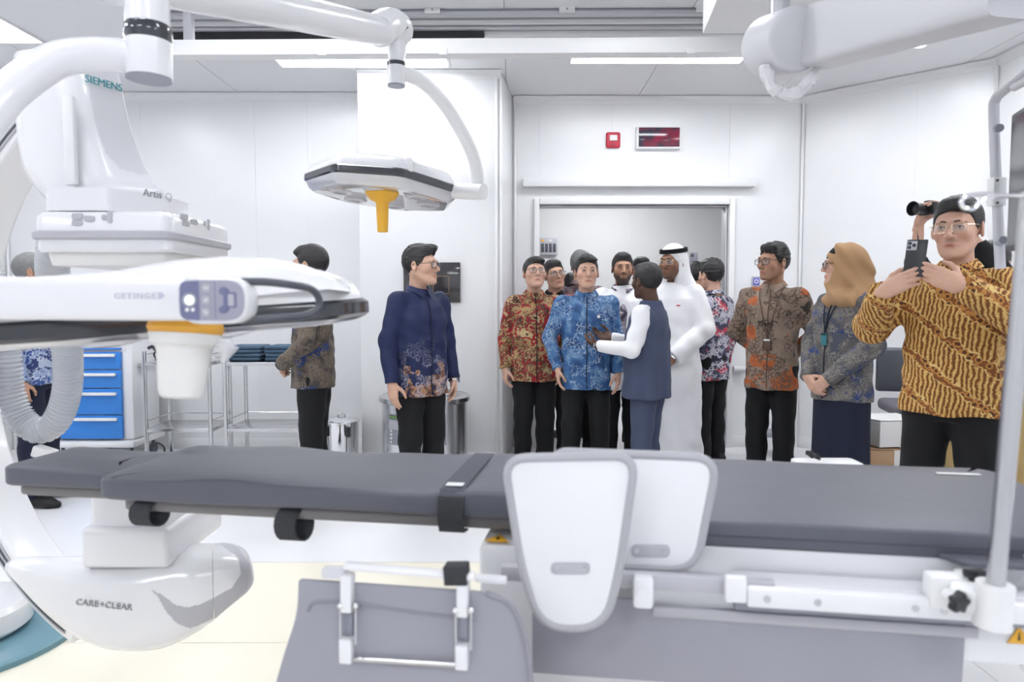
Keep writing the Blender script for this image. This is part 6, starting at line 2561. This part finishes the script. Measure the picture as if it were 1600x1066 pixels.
    if collar:
        cm_ = collar if isinstance(collar, str) else tm
        m = MB()
        n = 28
        rings_ = []
        for i in range(n + 1):
            a = R(-90 + 16) + (2 * PI - R(32)) * i / n
            fr = max(0.0, -math.sin(a))
            c, s_ = math.cos(a), math.sin(a)
            cy0 = 0.016 - lean * 0.55
            stand = lambda rx, ry, z: W((rx * c, cy0 + ry * s_, z))
            drop = 0.030 + 0.034 * fr ** 6
            zt_ = 1.458 - 0.024 * fr ** 1.5 + 0.010 * max(0, math.sin(a))
            flare = 1 + 0.12 * fr ** 3
            rings_.append([stand(0.060, 0.060, zt_ - 0.012), stand(0.062, 0.062, zt_), stand(0.067, 0.068, zt_ + 0.001), stand(0.090 * flare, 0.092 * flare, zt_ - drop), stand(0.084 * flare, 0.086 * flare, zt_ - drop - 0.002), stand(0.068, 0.068, zt_ - 0.016)])
        m.rings(rings_)
        m.build('collar', cm_, shirt, ang=60)
    if vest or coat:
        F2 = Field((-0.30, -0.24, hem - 0.08), (0.30, 0.24, 1.49), res)
        vh = hem - 0.035 if vest else 0.62
        pv = [(vh, pr[0][1] + 0.018, pr[0][2] + 0.018, 0, 0.0)] + [(z, a + 0.017, c_ + 0.017, cx_, cy_) for z, a, c_, cx_, cy_ in pr[1:6]] + [(1.405, 0.100, 0.083, 0, 0.02), (1.45, 0.074, 0.070, 0, 0.02)]
        if coat:
            F2 = Field((min(-0.30, mn[0] - 0.09), min(-0.24, mn[1] - 0.09), 0.58), (max(0.30, mx_[0] + 0.09), 0.24, 1.49), res)
        F2.profile(pv, 0, 2.35, 0.022, seed)
        for s in (-1, 1):
            if coat:
                e_, w_ = np.array(A_[s][0]), np.array(A_[s][1])
                F2.cone(shoulder[s], e_, sleeve[0] + 0.012, sleeve[1] + 0.01, 0.03)
                F2.cone(e_, w_, sleeve[1] + 0.01, sleeve[2] + 0.008, 0.012, cut=-0.01)
            else:
                F2.ell((s * (shx - 0.012), 0.012, shz - 0.005), (0.055, 0.078, 0.066), 0.03)
                F2.cone((s * (shx + 0.075), 0.012, shz - 0.03), (s * (shx + 0.06), 0.01, 1.16), 0.070, 0.05, 0.01, 'sub')
        if coat:      # open front
            F2.cone((0, -0.17, 1.44), (0, -0.20, 0.6), 0.075, 0.05, 0.01, 'sub')
        F2.wrinkle(wrk, seed)
        child('vest' if vest else 'coat', F2, vest or coat)
    # ---------------- head details
    if head.get('hair', 'short') != 'none':
        F2 = hair_field(head, max(0.0042, hres))
        child('hair', F2, head.get('hairmat', 'hair_black'), None, 'head')
    hm = head.get('hairmat', 'hair_black')
    if eyes:
        for s in (-1, 1):
            m = MB()
            c = HW((s * 0.0315, -0.0835, 0.0015))
            TR = Matrix(RH.tolist()).to_4x4()
            Te = Matrix.Translation(c) @ TR
            m.sphere((0, 0, 0), 1.0, 14, 8, T=Te, sc=(0.0125 * S, 0.0098 * S, 0.0052 * S))
            m.mi = 1
            gaze = head.get('gaze', 0.0)
            m.sphere((gaze * S, -0.0062 * S, 0.0006 * S), 1.0, 12, 8, T=Te, sc=(0.0052 * S, 0.0046 * S, 0.0050 * S))
            m.tube([Te @ (Vector((x_, y_, z_)) * S) for x_, y_, z_ in ((-0.0135, -0.0045, -0.0005), (-0.008, -0.0092, 0.0045), (0, -0.0112, 0.0058), (0.008, -0.0092, 0.0045), (0.0135, -0.0045, 0.0))], [0.0009 * S, 0.0016 * S, 0.0018 * S, 0.0016 * S, 0.0009 * S], 6)
            m.build('eye', ['eye_white', 'eye_dark'], root)
            m = MB()
            pts = spline([HW((s * x_, y_, z_)) for x_, y_, z_ in ((0.013, -0.0958, 0.0230), (0.026, -0.0948, 0.0258), (0.040, -0.0868, 0.0252), (0.052, -0.0728, 0.0185))], 4)
            bw = head.get('brow', 1.0)
            m.tube(pts, [bw * S * q for q in np.interp(np.linspace(0, 1, len(pts)), [0, 0.3, 1], [0.0022, 0.0030, 0.0011])], 6)
            m.build('eyebrow', hm if hm != 'hair_grey' else 'hair_dark', root)
    if eyes:
        m = MB()
        pts = [HW((x_, y_, z_)) for x_, y_, z_ in ((-0.025, -0.0830, -0.0678), (-0.013, -0.0950, -0.0668), (0.0, -0.0985, -0.0670), (0.013, -0.0950, -0.0668), (0.025, -0.0830, -0.0678))]
        m.tube(spline(pts, 3), 0.0013 * S, 6)
        m.build('mouth_line', mat('mouth_line_' + skin, tuple(0.30 * q for q in SKIN[skin]), 0.6) if 'mouth_' + skin not in M else M['mouth_' + skin], root)
    if glasses:
        gm, rad = glasses if isinstance(glasses, tuple) else (glasses, 0.0017)
        m = MB()
        for s in (-1, 1):
            ol = round_poly([(-0.024, -0.017), (0.024, -0.017), (0.026, 0.016), (-0.026, 0.016)], 0.011, 4)
            loop = [HW((s * 0.0345 + x_, -0.1085 + 0.012 * (abs(s * 0.0345 + x_) / 0.06) ** 2, -0.001 + z_)) for x_, z_ in ol]
            m.tube(loop + [loop[0], loop[1]], rad * S, 6, False)
            if temples:
                m.tube([HW((s * 0.060, -0.097, 0.010)), HW((s * 0.077, -0.08, 0.010)), HW((s * 0.081, 0.0, 0.008)), HW((s * 0.083, 0.022, 0.0))], rad * S, 6)
            else:
                m.tube([HW((s * 0.060, -0.097, 0.010)), HW((s * 0.070, -0.08, 0.010)), HW((s * 0.074, -0.045, 0.009))], rad * S, 6)
        m.tube([HW((-0.010, -0.107, 0.004)), HW((0, -0.112, 0.006)), HW((0.010, -0.107, 0.004))], rad * S, 6)
        gl_ = m.build('glasses', gm, root)
        for s in (-1, 1):
            m = MB()
            ol = round_poly([(-0.023, -0.016), (0.023, -0.016), (0.025, 0.015), (-0.025, 0.015)], 0.011, 4)
            m.rings([[HW((s * 0.0345 + x_, y0 + 0.012 * (abs(s * 0.0345 + x_) / 0.06) ** 2, -0.001 + z_)) for x_, z_ in ol] for y0 in (-0.1088, -0.1080)])
            m.build('lens', 'glass', gl_)
    return dict(root=root, S=S, W=W, HW=HW, RH=RH, hc=hc, A=A_, shirt=shirt, front_y=front_y, child=child, res=res)


def ring_at(pd, s, r, material, name, tr=0.006, w=0.012, back=0.012, face=True):
    """watch or bracelet round a wrist."""
    e_, w_ = Vector(pd['A'][s][0]), Vector(pd['A'][s][1])
    d = (w_ - e_).normalized()
    c = w_ + d * back
    x = d.orthogonal().normalized()
    y = d.cross(x)
    m = MB()
    n = 20
    rings_ = []
    for i in range(n + 1):
        a = 2 * PI * i / n
        u = x * math.cos(a) + y * math.sin(a)
        rings_.append([pd['W'](c + u * q + d * h) for q, h in ((r, -w / 2), (r + 0.003, -w / 2), (r + 0.003, w / 2), (r, w / 2))])
    m.rings(rings_, False, False)
    o = m.build(name, material, pd['root'])
    return o, c, d
# ------------------------------------------------------------------ the people
PEOPLE = 'visitors standing in the room'


def lanyard(pd, z_badge, mstrap, mcard, mcard2, w=0.05, h=0.075, split=0.075, label=None):
    fy = pd['front_y']
    W = pd['W']
    bd_ = empty('name_badge', (0, 0, 0))
    bd_.parent = pd['root']
    m = MB()
    for s in (-1, 1):
        pts = [(s * 0.070, 0.02, 1.452), (s * split, fy(1.40, s * split) - 0.004, 1.40)]
        for k in range(1, 7):
            z = 1.40 + (z_badge + h - 1.40) * k / 6
            x = s * split * (1 - k / 6)
            pts.append((x, fy(z, x) - 0.006, z))
        m.tube(spline([W(p) for p in pts], 3), 0.0035, 6)
    m.build('lanyard', mstrap, bd_)
    m = MB()
    y = fy(z_badge + h * 0.5) - 0.010
    c = W((0, y, z_badge + h * 0.5))
    m.box(c, (w, 0.008, h), 0.006)
    o = m.build('card_holder', mcard, bd_)
    m = MB()
    m.box(c + Vector((0, -0.0045, h * 0.40)), (w * 0.8, 0.002, h * 0.14))
    m.build('card_edge', mcard2, o)


# 1 grey-haired man behind the C-arm, face to the right
p = person(53, 4.72, 1.705, 62, 'grey-haired man in an indigo batik shirt standing beyond the C-arm hose', 'tan', 'c_indigo', 'c_ink', dict(hair='short', hairmat='hair_grey', yaw=18, wide=1.0), ('hang', 'hang'), hem=0.83, fat=1.08, glasses=('gold', 0.0012), eyes=False, legs=0.02, group=PEOPLE, hand_kw=(dict(curl=0.55), dict(curl=0.55)))
# 2 man seen from behind the big light
p = person(489, 4.60, 1.745, -100, 'man in a brown and blue batik shirt half hidden behind the near light', 'mid', 'c_brown', 'c_black', dict(hair='side', yaw=-20, top=0.016), ('clasp', 'clasp'), hem=0.80, fat=1.06, eyes=False, group=PEOPLE)
ring_at(p, 1, 0.034, 'black', 'watch')
ring_at(p, -1, 0.034, 'black', 'watch')
# 3 man in navy shirt
p = person(657, 4.50, 1.74, 34, 'man with black glasses in a navy shirt with batik motifs near the hem', 'light', 'c_navy', 'c_black', dict(hair='quiff', yaw=30, pitch=0, top=0.016, hairline=0.066, strand=0.003), ('hang', 'hang'), hem=0.765, fat=1.02, res=0.0085, hres=0.004, glasses=('black', 0.0021), placket='c_ink', sh=0.98, group=PEOPLE, sleeve=(0.066, 0.060, 0.048), hand_kw=(dict(curl=0.45), dict(curl=0.3)))
o, c, d = ring_at(p, 1, 0.033, 'chrome', 'watch', back=0.014)
m = MB()
cw = p['W'](c + Vector((0.030, -0.014, 0)))
m.lathe([(0, 0.007), (0.017, 0.007), (0.019, 0.003), (0.019, 0)][::-1], 18, T=frame(cw, (0, 0, 1), (0.9, -0.45, 0)))
m.build('watch_face', 'dgrey', o)
# 4 man in red and gold batik
p = person(835, 5.42, 1.725, 8, 'man with glasses in a red and gold batik shirt by the doorway edge', 'light', 'c_red', 'c_black', dict(hair='side', yaw=4, pitch=10, top=0.010, wide=1.04), ('pocket', 'hang'), hem=0.76, fat=1.08, glasses=('black', 0.0017), placket='c_black', group=PEOPLE, hand_kw=(None, dict(curl=0.5)))
# 5 man behind him
p = person(866, 6.0, 1.735, 5, 'man with glasses peering from behind the red and gold shirt', 'mid', 'c_crimson', 'c_black', dict(hair='short', yaw=12, pitch=4, roll=-10), ('hang', 'hang'), glasses=('black', 0.0018), collar='c_black', group=PEOPLE, res=0.012)
# 6 dark-haired person in plum top
p = person(893, 6.95, 1.66, -150, 'dark-haired person in a plum patterned top turned away in the doorway', 'mid', 'c_plum', 'c_black', dict(hair='short', yaw=-25), ('clasp', 'clasp'), eyes=False, group=PEOPLE, res=0.012, collar='yellow')
# 6b grey and black hair behind the blue shirt
p = person(907, 6.35, 1.83, 160, 'tall man with greying hair turned away behind the blue shirt', 'mid', 'c_plum', 'c_black', dict(hair='short', hairmat='hair_grey', top=0.02), ('clasp', 'clasp'), eyes=False, group=PEOPLE, res=0.012)
# 7 man in blue shirt
p = person(916, 5.12, 1.72, 2, 'man in a bright blue batik shirt looking straight ahead with thumb in pocket', 'light', 'c_blue', 'c_black', dict(hair='side', yaw=6, pitch=3, top=0.014, wide=1.0, hairline=0.064), ('hang', 'pocket'), hem=0.735, fat=1.05, sh=1.05, res=0.0085, hres=0.004, placket='c_ink', group=PEOPLE, legs=0.015)
m = MB()
m.box(p['W']((0.085, p['front_y'](1.265, 0.085) - 0.003, 1.265)), (0.022, 0.004, 0.02), 0.002)
m.build('pin', 'chrome', p['shirt'])
# 8 bearded man in white coat
p = person(972, 5.85, 1.785, 4, 'bearded man in a white coat over a dark striped shirt', 'tan', 'c_stripe', 'c_black', dict(hair='short', yaw=2, beard=0.93, top=0.012, brow=1.4), ('clasplow', 'clasplow'), coat='c_white', group=PEOPLE)
# 8b dark hair between heads
p = person(1001, 6.5, 1.79, 10, 'person mostly hidden, black hair showing behind the vest wearer', 'mid', 'c_crimson', 'c_black', dict(hair='short'), ('hang', 'hang'), eyes=True, group=PEOPLE, res=0.013)
# 10 man in white robe and headdress
p = person(1050, 5.45, 1.785, -20, 'man in a long white robe and white headdress with a black cord', 'brown', None, None, dict(hair='none', yaw=-8, pitch=-2, beard=0.55, nose=1.15), ('clasplow', 'clasplow'), robe='c_white', collar=False, glasses=('gold', 0.0012), fat=1.12, sh=1.06, group=PEOPLE, sleeve=(0.085, 0.075, 0.062), res=0.0095)
F2 = Field((-0.20, -0.14, -0.42), (0.20, 0.22, 0.16), 0.0065)
F2.ell((0, 0.024, 0.034), (0.0755 + 0.014, 0.097 + 0.013, 0.086 + 0.014), 0)
F2.ell((0, 0.050, -0.06), (0.105, 0.085, 0.14), 0.03)
F2.ell((0, 0.085, -0.22), (0.155, 0.085, 0.16), 0.05)
F2.cone((0, -0.155, -0.03), (0, -0.135, -0.20), 0.115, 0.135, 0.012, 'sub')
F2.ell((0, -0.10, -0.02), (0.070, 0.085, 0.058), 0.01, 'sub')
Xg, Yg, Zg = F2.grid((slice(None),) * 3)
F2.D += (0.004 * np.sin(np.arctan2(Xg, Yg) * 9) * np.clip(-Zg * 6, 0, 1)).astype(np.float32)
hdr, _ = p['child']('headdress', F2, 'c_white', None, 'head')
m = MB()
for dz in (0.0, 0.016):
    pts = []
    for k in range(33):
        a = 2 * PI * k / 32
        pts.append(p['HW']((0.0865 * math.cos(a), 0.022 + 0.107 * math.sin(a), 0.070 + dz + 0.012 * math.sin(a) + 0.004)))
    m.tube(pts, 0.0088, 8, False)
m.build('head_cord', 'c_black', hdr)
o, c, d = ring_at(p, 1, 0.034, 'steel', 'watch')
m = MB()
m.box(p['W']((0.085, p['front_y'](1.27, 0.085) - 0.003, 1.27)), (0.03, 0.004, 0.010), 0.002)
m.build('red_pin', 'red', p['shirt'])
# 9 man in slate vest
p = person(1012, 4.72, 1.64, -108, 'man in a slate navy vest and white sleeves gesturing, back to the viewer', 'dark', 'c_white', 'c_vest', dict(hair='short', yaw=-28, top=0.012, wide=1.06), (((0.25, -0.02, 1.115), (0.20, -0.285, 1.13), (-0.25, -1, 0.25), (-0.5, 0.1, 0.8), True), ((-0.24, -0.06, 1.12), (-0.10, -0.31, 1.17), (0.3, -1, 0.25), (0.6, 0.1, 0.7), True)), hem=0.80, fat=1.12, vest='c_vest', collar=False, eyes=False, group=PEOPLE, hand_kw=(dict(curl=0.5), dict(curl=0.45)), sh=1.03)
o, c, d = ring_at(p, 1, 0.034, 'steel', 'watch', back=0.02)
# 11 man in red and black batik
p = person(1104, 5.85, 1.725, -128, 'man in a red and black patchwork batik shirt behind the white robe', 'light', 'c_redgrey', 'c_black', dict(hair='short', yaw=-10, top=0.022, strand=0.004), ('hang', 'hang'), hem=0.72, eyes=False, group=PEOPLE, x_off=0.04)
# 11b
p = person(1130, 7.25, 1.715, -45, 'older man with glasses and thin grey hair beyond the patchwork shirt', 'tan', 'c_khaki', 'c_black', dict(hair='short', hairmat='hair_grey', hairline=0.075, yaw=-5), ('hang', 'hang'), glasses=('black', 0.0018), eyes=False, group=PEOPLE, res=0.013)
# 11c raised phone
p = person(1086, 6.6, 1.75, 150, 'person turned away with a phone raised above the crowd', 'mid', 'c_plum', 'c_black', dict(hair='short'), ((0.24, -0.14, 1.30), (0.10, -0.22, 1.52), (0, -0.2, 1), (0, -1, 0), True) and (((0.24, -0.14, 1.30), (0.05, -0.20, 1.60), (0, -0.2, 1), (0, -1, 0), True), 'hang'), eyes=False, group=PEOPLE, res=0.013)
ph = empty('phone', P(1084, 405, 6.75), 0, 'grey phone held up above the dark-haired people in the doorway', 'phone')
m = MB()
m.box((0, 0, 0), (0.075, 0.01, 0.13), 0.004)
m.build('body', 'mgrey', ph)
m = MB()
m.box((-0.015, -0.0065, 0.035), (0.03, 0.003, 0.03), 0.001)
m.build('camera_bump', 'dgrey', ph)
# 12 man in orange batik
p = person(1207, 4.90, 1.785, -14, 'man with black glasses and a lanyard in an orange and grey batik shirt', 'tan', 'c_orange', 'c_black', dict(hair='short', yaw=-30, top=0.016, strand=0.004, must=0.3, beard=0.25), ('behind', 'behind'), hem=0.735, fat=0.96, glasses=('black', 0.002), group=PEOPLE, res=0.0085, hres=0.004, placket='brown_leather')
lanyard(p, 1.00, 'brown_leather', 'brown_leather', 'paper', 0.052, 0.078)
# 13 woman in headscarf
p = person(1318, 4.30, 1.70, -48, 'woman in a tan headscarf and blue-grey batik blouse with hands folded', 'light', 'c_grey', 'c_ink', dict(hair='none', yaw=-34, wide=0.97, nose=0.9), ('clasplow', 'clasplow'), hem=0.765, fat=1.10, skirt=True, collar=False, glasses=('black', 0.002), placket='c_ink', temples=False, group=PEOPLE, res=0.0085, hres=0.004, sh=0.95, sleeve=(0.078, 0.066, 0.046))
F2 = Field((-0.24, -0.20, -0.36), (0.24, 0.24, 0.16), 0.0065)
F2.ell((0, 0.028, 0.030), (0.0755 + 0.027, 0.097 + 0.022, 0.086 + 0.018), 0)
F2.ell((0, 0.000, -0.075), (0.088, 0.098, 0.085), 0.035)
F2.ell((0, 0.03, -0.19), (0.165, 0.135, 0.075), 0.05)
F2.cone((0, 0.08, -0.06), (0.02, 0.13, -0.24), 0.085, 0.09, 0.04)
F2.ell((0, -0.105, -0.030), (0.062, 0.075, 0.084), 0.008, 'sub')
Xg, Yg, Zg = F2.grid((slice(None),) * 3)
F2.D += (0.006 * np.sin(14 * Xg + 46 * Zg + 34 * Yg) + 0.004 * np.sin(75 * Yg + 60 * Zg + 20 * Xg)).astype(np.float32)
hj, _ = p['child']('headscarf', F2, 'c_tan', None, 'head')
F2 = Field((-0.11, -0.14, -0.03), (0.11, 0.06, 0.13), 0.006)
F2.ell((0, 0.018, 0.030), (0.0755 + 0.006, 0.097 + 0.012, 0.086 + 0.010), 0)
Xg, Yg, Zg = F2.grid((slice(None),) * 3)
F2.D = np.maximum(F2.D, np.maximum(Yg + 0.04, 0.035 - Zg)).astype(np.float32)
p['child']('under_scarf', F2, 'c_black', None, 'head')
lanyard(p, 1.10, 'c_ink', mat('teal_card', (0.04, 0.20, 0.23), 0.4), 'black', 0.045, 0.075, 0.06)
# 15 person with raised camera behind the gold shirt
p = person(1545, 3.95, 1.72, -4, 'person in khaki trousers behind the gold shirt raising a camera overhead', 'light', 'c_black', 'c_khaki', dict(hair='short', hairmat='hair_dark', yaw=-10, roll=6), (((-0.02, -0.22, 1.64), (-0.175, -0.27, 1.86), (-0.62, -0.25, 0.45), (-0.35, -0.3, -0.75), True), ((-0.34, -0.20, 1.60), (-0.325, -0.25, 1.81), (0.25, -0.2, 0.9), (0.6, -0.3, 0.4), True)), sleeve_len=(-0.22, -0.20), glasses=('black', 0.002), group=PEOPLE, legs=0.05, hand_kw=(dict(curl=0.5), dict(curl=0.6)), sleeve=(0.066, 0.055, 0.055))
PC = p
# 14 man in gold batik with phone
GX, GYY, GH, GRZ = 1492, 3.08, 1.835, -16
p = person(GX, GYY, GH, GRZ, 'man with thin-rimmed glasses in a gold wavy batik shirt filming with a phone', 'light', 'c_gold', 'c_black', dict(hair='side', yaw=2, pitch=-3, must=0.32, top=0.014, wide=1.04, hairline=0.066), (((0.29, -0.10, 1.19), (0.115, -0.345, 1.345), (-0.85, -0.10, 0.42), (-0.25, 0.95, -0.1), True), ((-0.29, -0.10, 1.18), (-0.155, -0.345, 1.325), (0.85, -0.10, 0.45), (0.25, 0.95, -0.1), True)), hem=0.83, fat=1.10, sh=1.06, res=0.0075, hres=0.0032, glasses=('gold', 0.0011), group=PEOPLE, sleeve=(0.082, 0.074, 0.052), legs=0.03, hand_kw=(dict(curls=[0.18, 0.28, 0.34, 0.4], thumb=0.2), dict(curls=[0.18, 0.28, 0.34, 0.4], thumb=0.2)), wrk=0.0045)
G = p
Rz = Matrix.Rotation(p['root'].rotation_euler.z, 4, 'Z')
pl = Vector((-0.045, -0.335, 1.455)) * p['S']
pw = (Matrix.Translation(p['root'].location) @ Rz) @ pl
ph = empty('phone', pw, 0, 'black smartphone held up by the man in the gold shirt', 'phone')
ph.rotation_euler = (R(-8), R(3), p['root'].rotation_euler.z)
m = MB()
m.box((0, 0, 0), (0.078, 0.010, 0.152), 0.0045, seg=3)
m.build('case', 'black', ph)
m = MB()
m.box((-0.016, -0.006, 0.050), (0.036, 0.003, 0.038), 0.0012)
cbm = m.build('camera_island', 'lgrey', ph)
for (x, z) in ((-0.025, 0.059), (-0.025, 0.042), (-0.008, 0.051)):
    m = MB()
    m.cyl((x, -0.0072, z), (x, -0.0098, z), 0.0072, n=16)
    m.build('camera_lens', 'gloss', cbm)
# the raised camera
S_ = PC['S']
Rz = Matrix.Rotation(PC['root'].rotation_euler.z, 4, 'Z')
cw = (Matrix.Translation(PC['root'].location) @ Rz) @ (Vector((-0.275, -0.30, 1.885)) * S_)
cmr = empty('camera', cw, R(-70), 'black compact camera with a flared lens hood raised overhead', 'camera')
m = MB()
m.box((0, 0, 0), (0.115, 0.045, 0.068), 0.010, seg=3)
m.box((0.0, 0.0, 0.036), (0.035, 0.035, 0.018), 0.006)
m.build('body', 'black', cmr)
m = MB()
TL = frame((-0.01, -0.022, -0.002), (1, 0, 0), (0, -1, 0))
m.lathe([(0.026, 0.0), (0.028, 0.03), (0.028, 0.05), (0.032, 0.052), (0.040, 0.082), (0.037, 0.082), (0.028, 0.05), (0.0, 0.045)], 24, T=TL)
m.build('lens', 'black', cmr)
m = MB()
m.tube(spline([(-0.055, 0.0, -0.02), (-0.065, 0.0, -0.10), (-0.06, 0.02, -0.22), (-0.045, 0.05, -0.34)], 6), 0.0035, 6)
m.tube(spline([(0.055, 0.0, 0.02), (0.08, 0.0, 0.0), (0.10, 0.01, 0.005)], 5), 0.003, 6)
m.build('strap', 'strap', cmr)
bk = empty('backpack', P(1566, 545, 3.75), 0, 'black backpack hanging behind the gold-shirted man', 'bag')
m = MB()
m.box((0.02, 0.0, -0.02), (0.20, 0.16, 0.36), 0.05, seg=4)
m.build('bag_body', 'c_black', bk)
m = MB()
m.tube(spline([(-0.03, -0.085, 0.16), (-0.05, -0.12, 0.05), (-0.045, -0.10, -0.12), (-0.02, -0.085, -0.18)], 5), 0.012, 8, squash=0.4)
m.build('shoulder_strap', 'strap', bk)
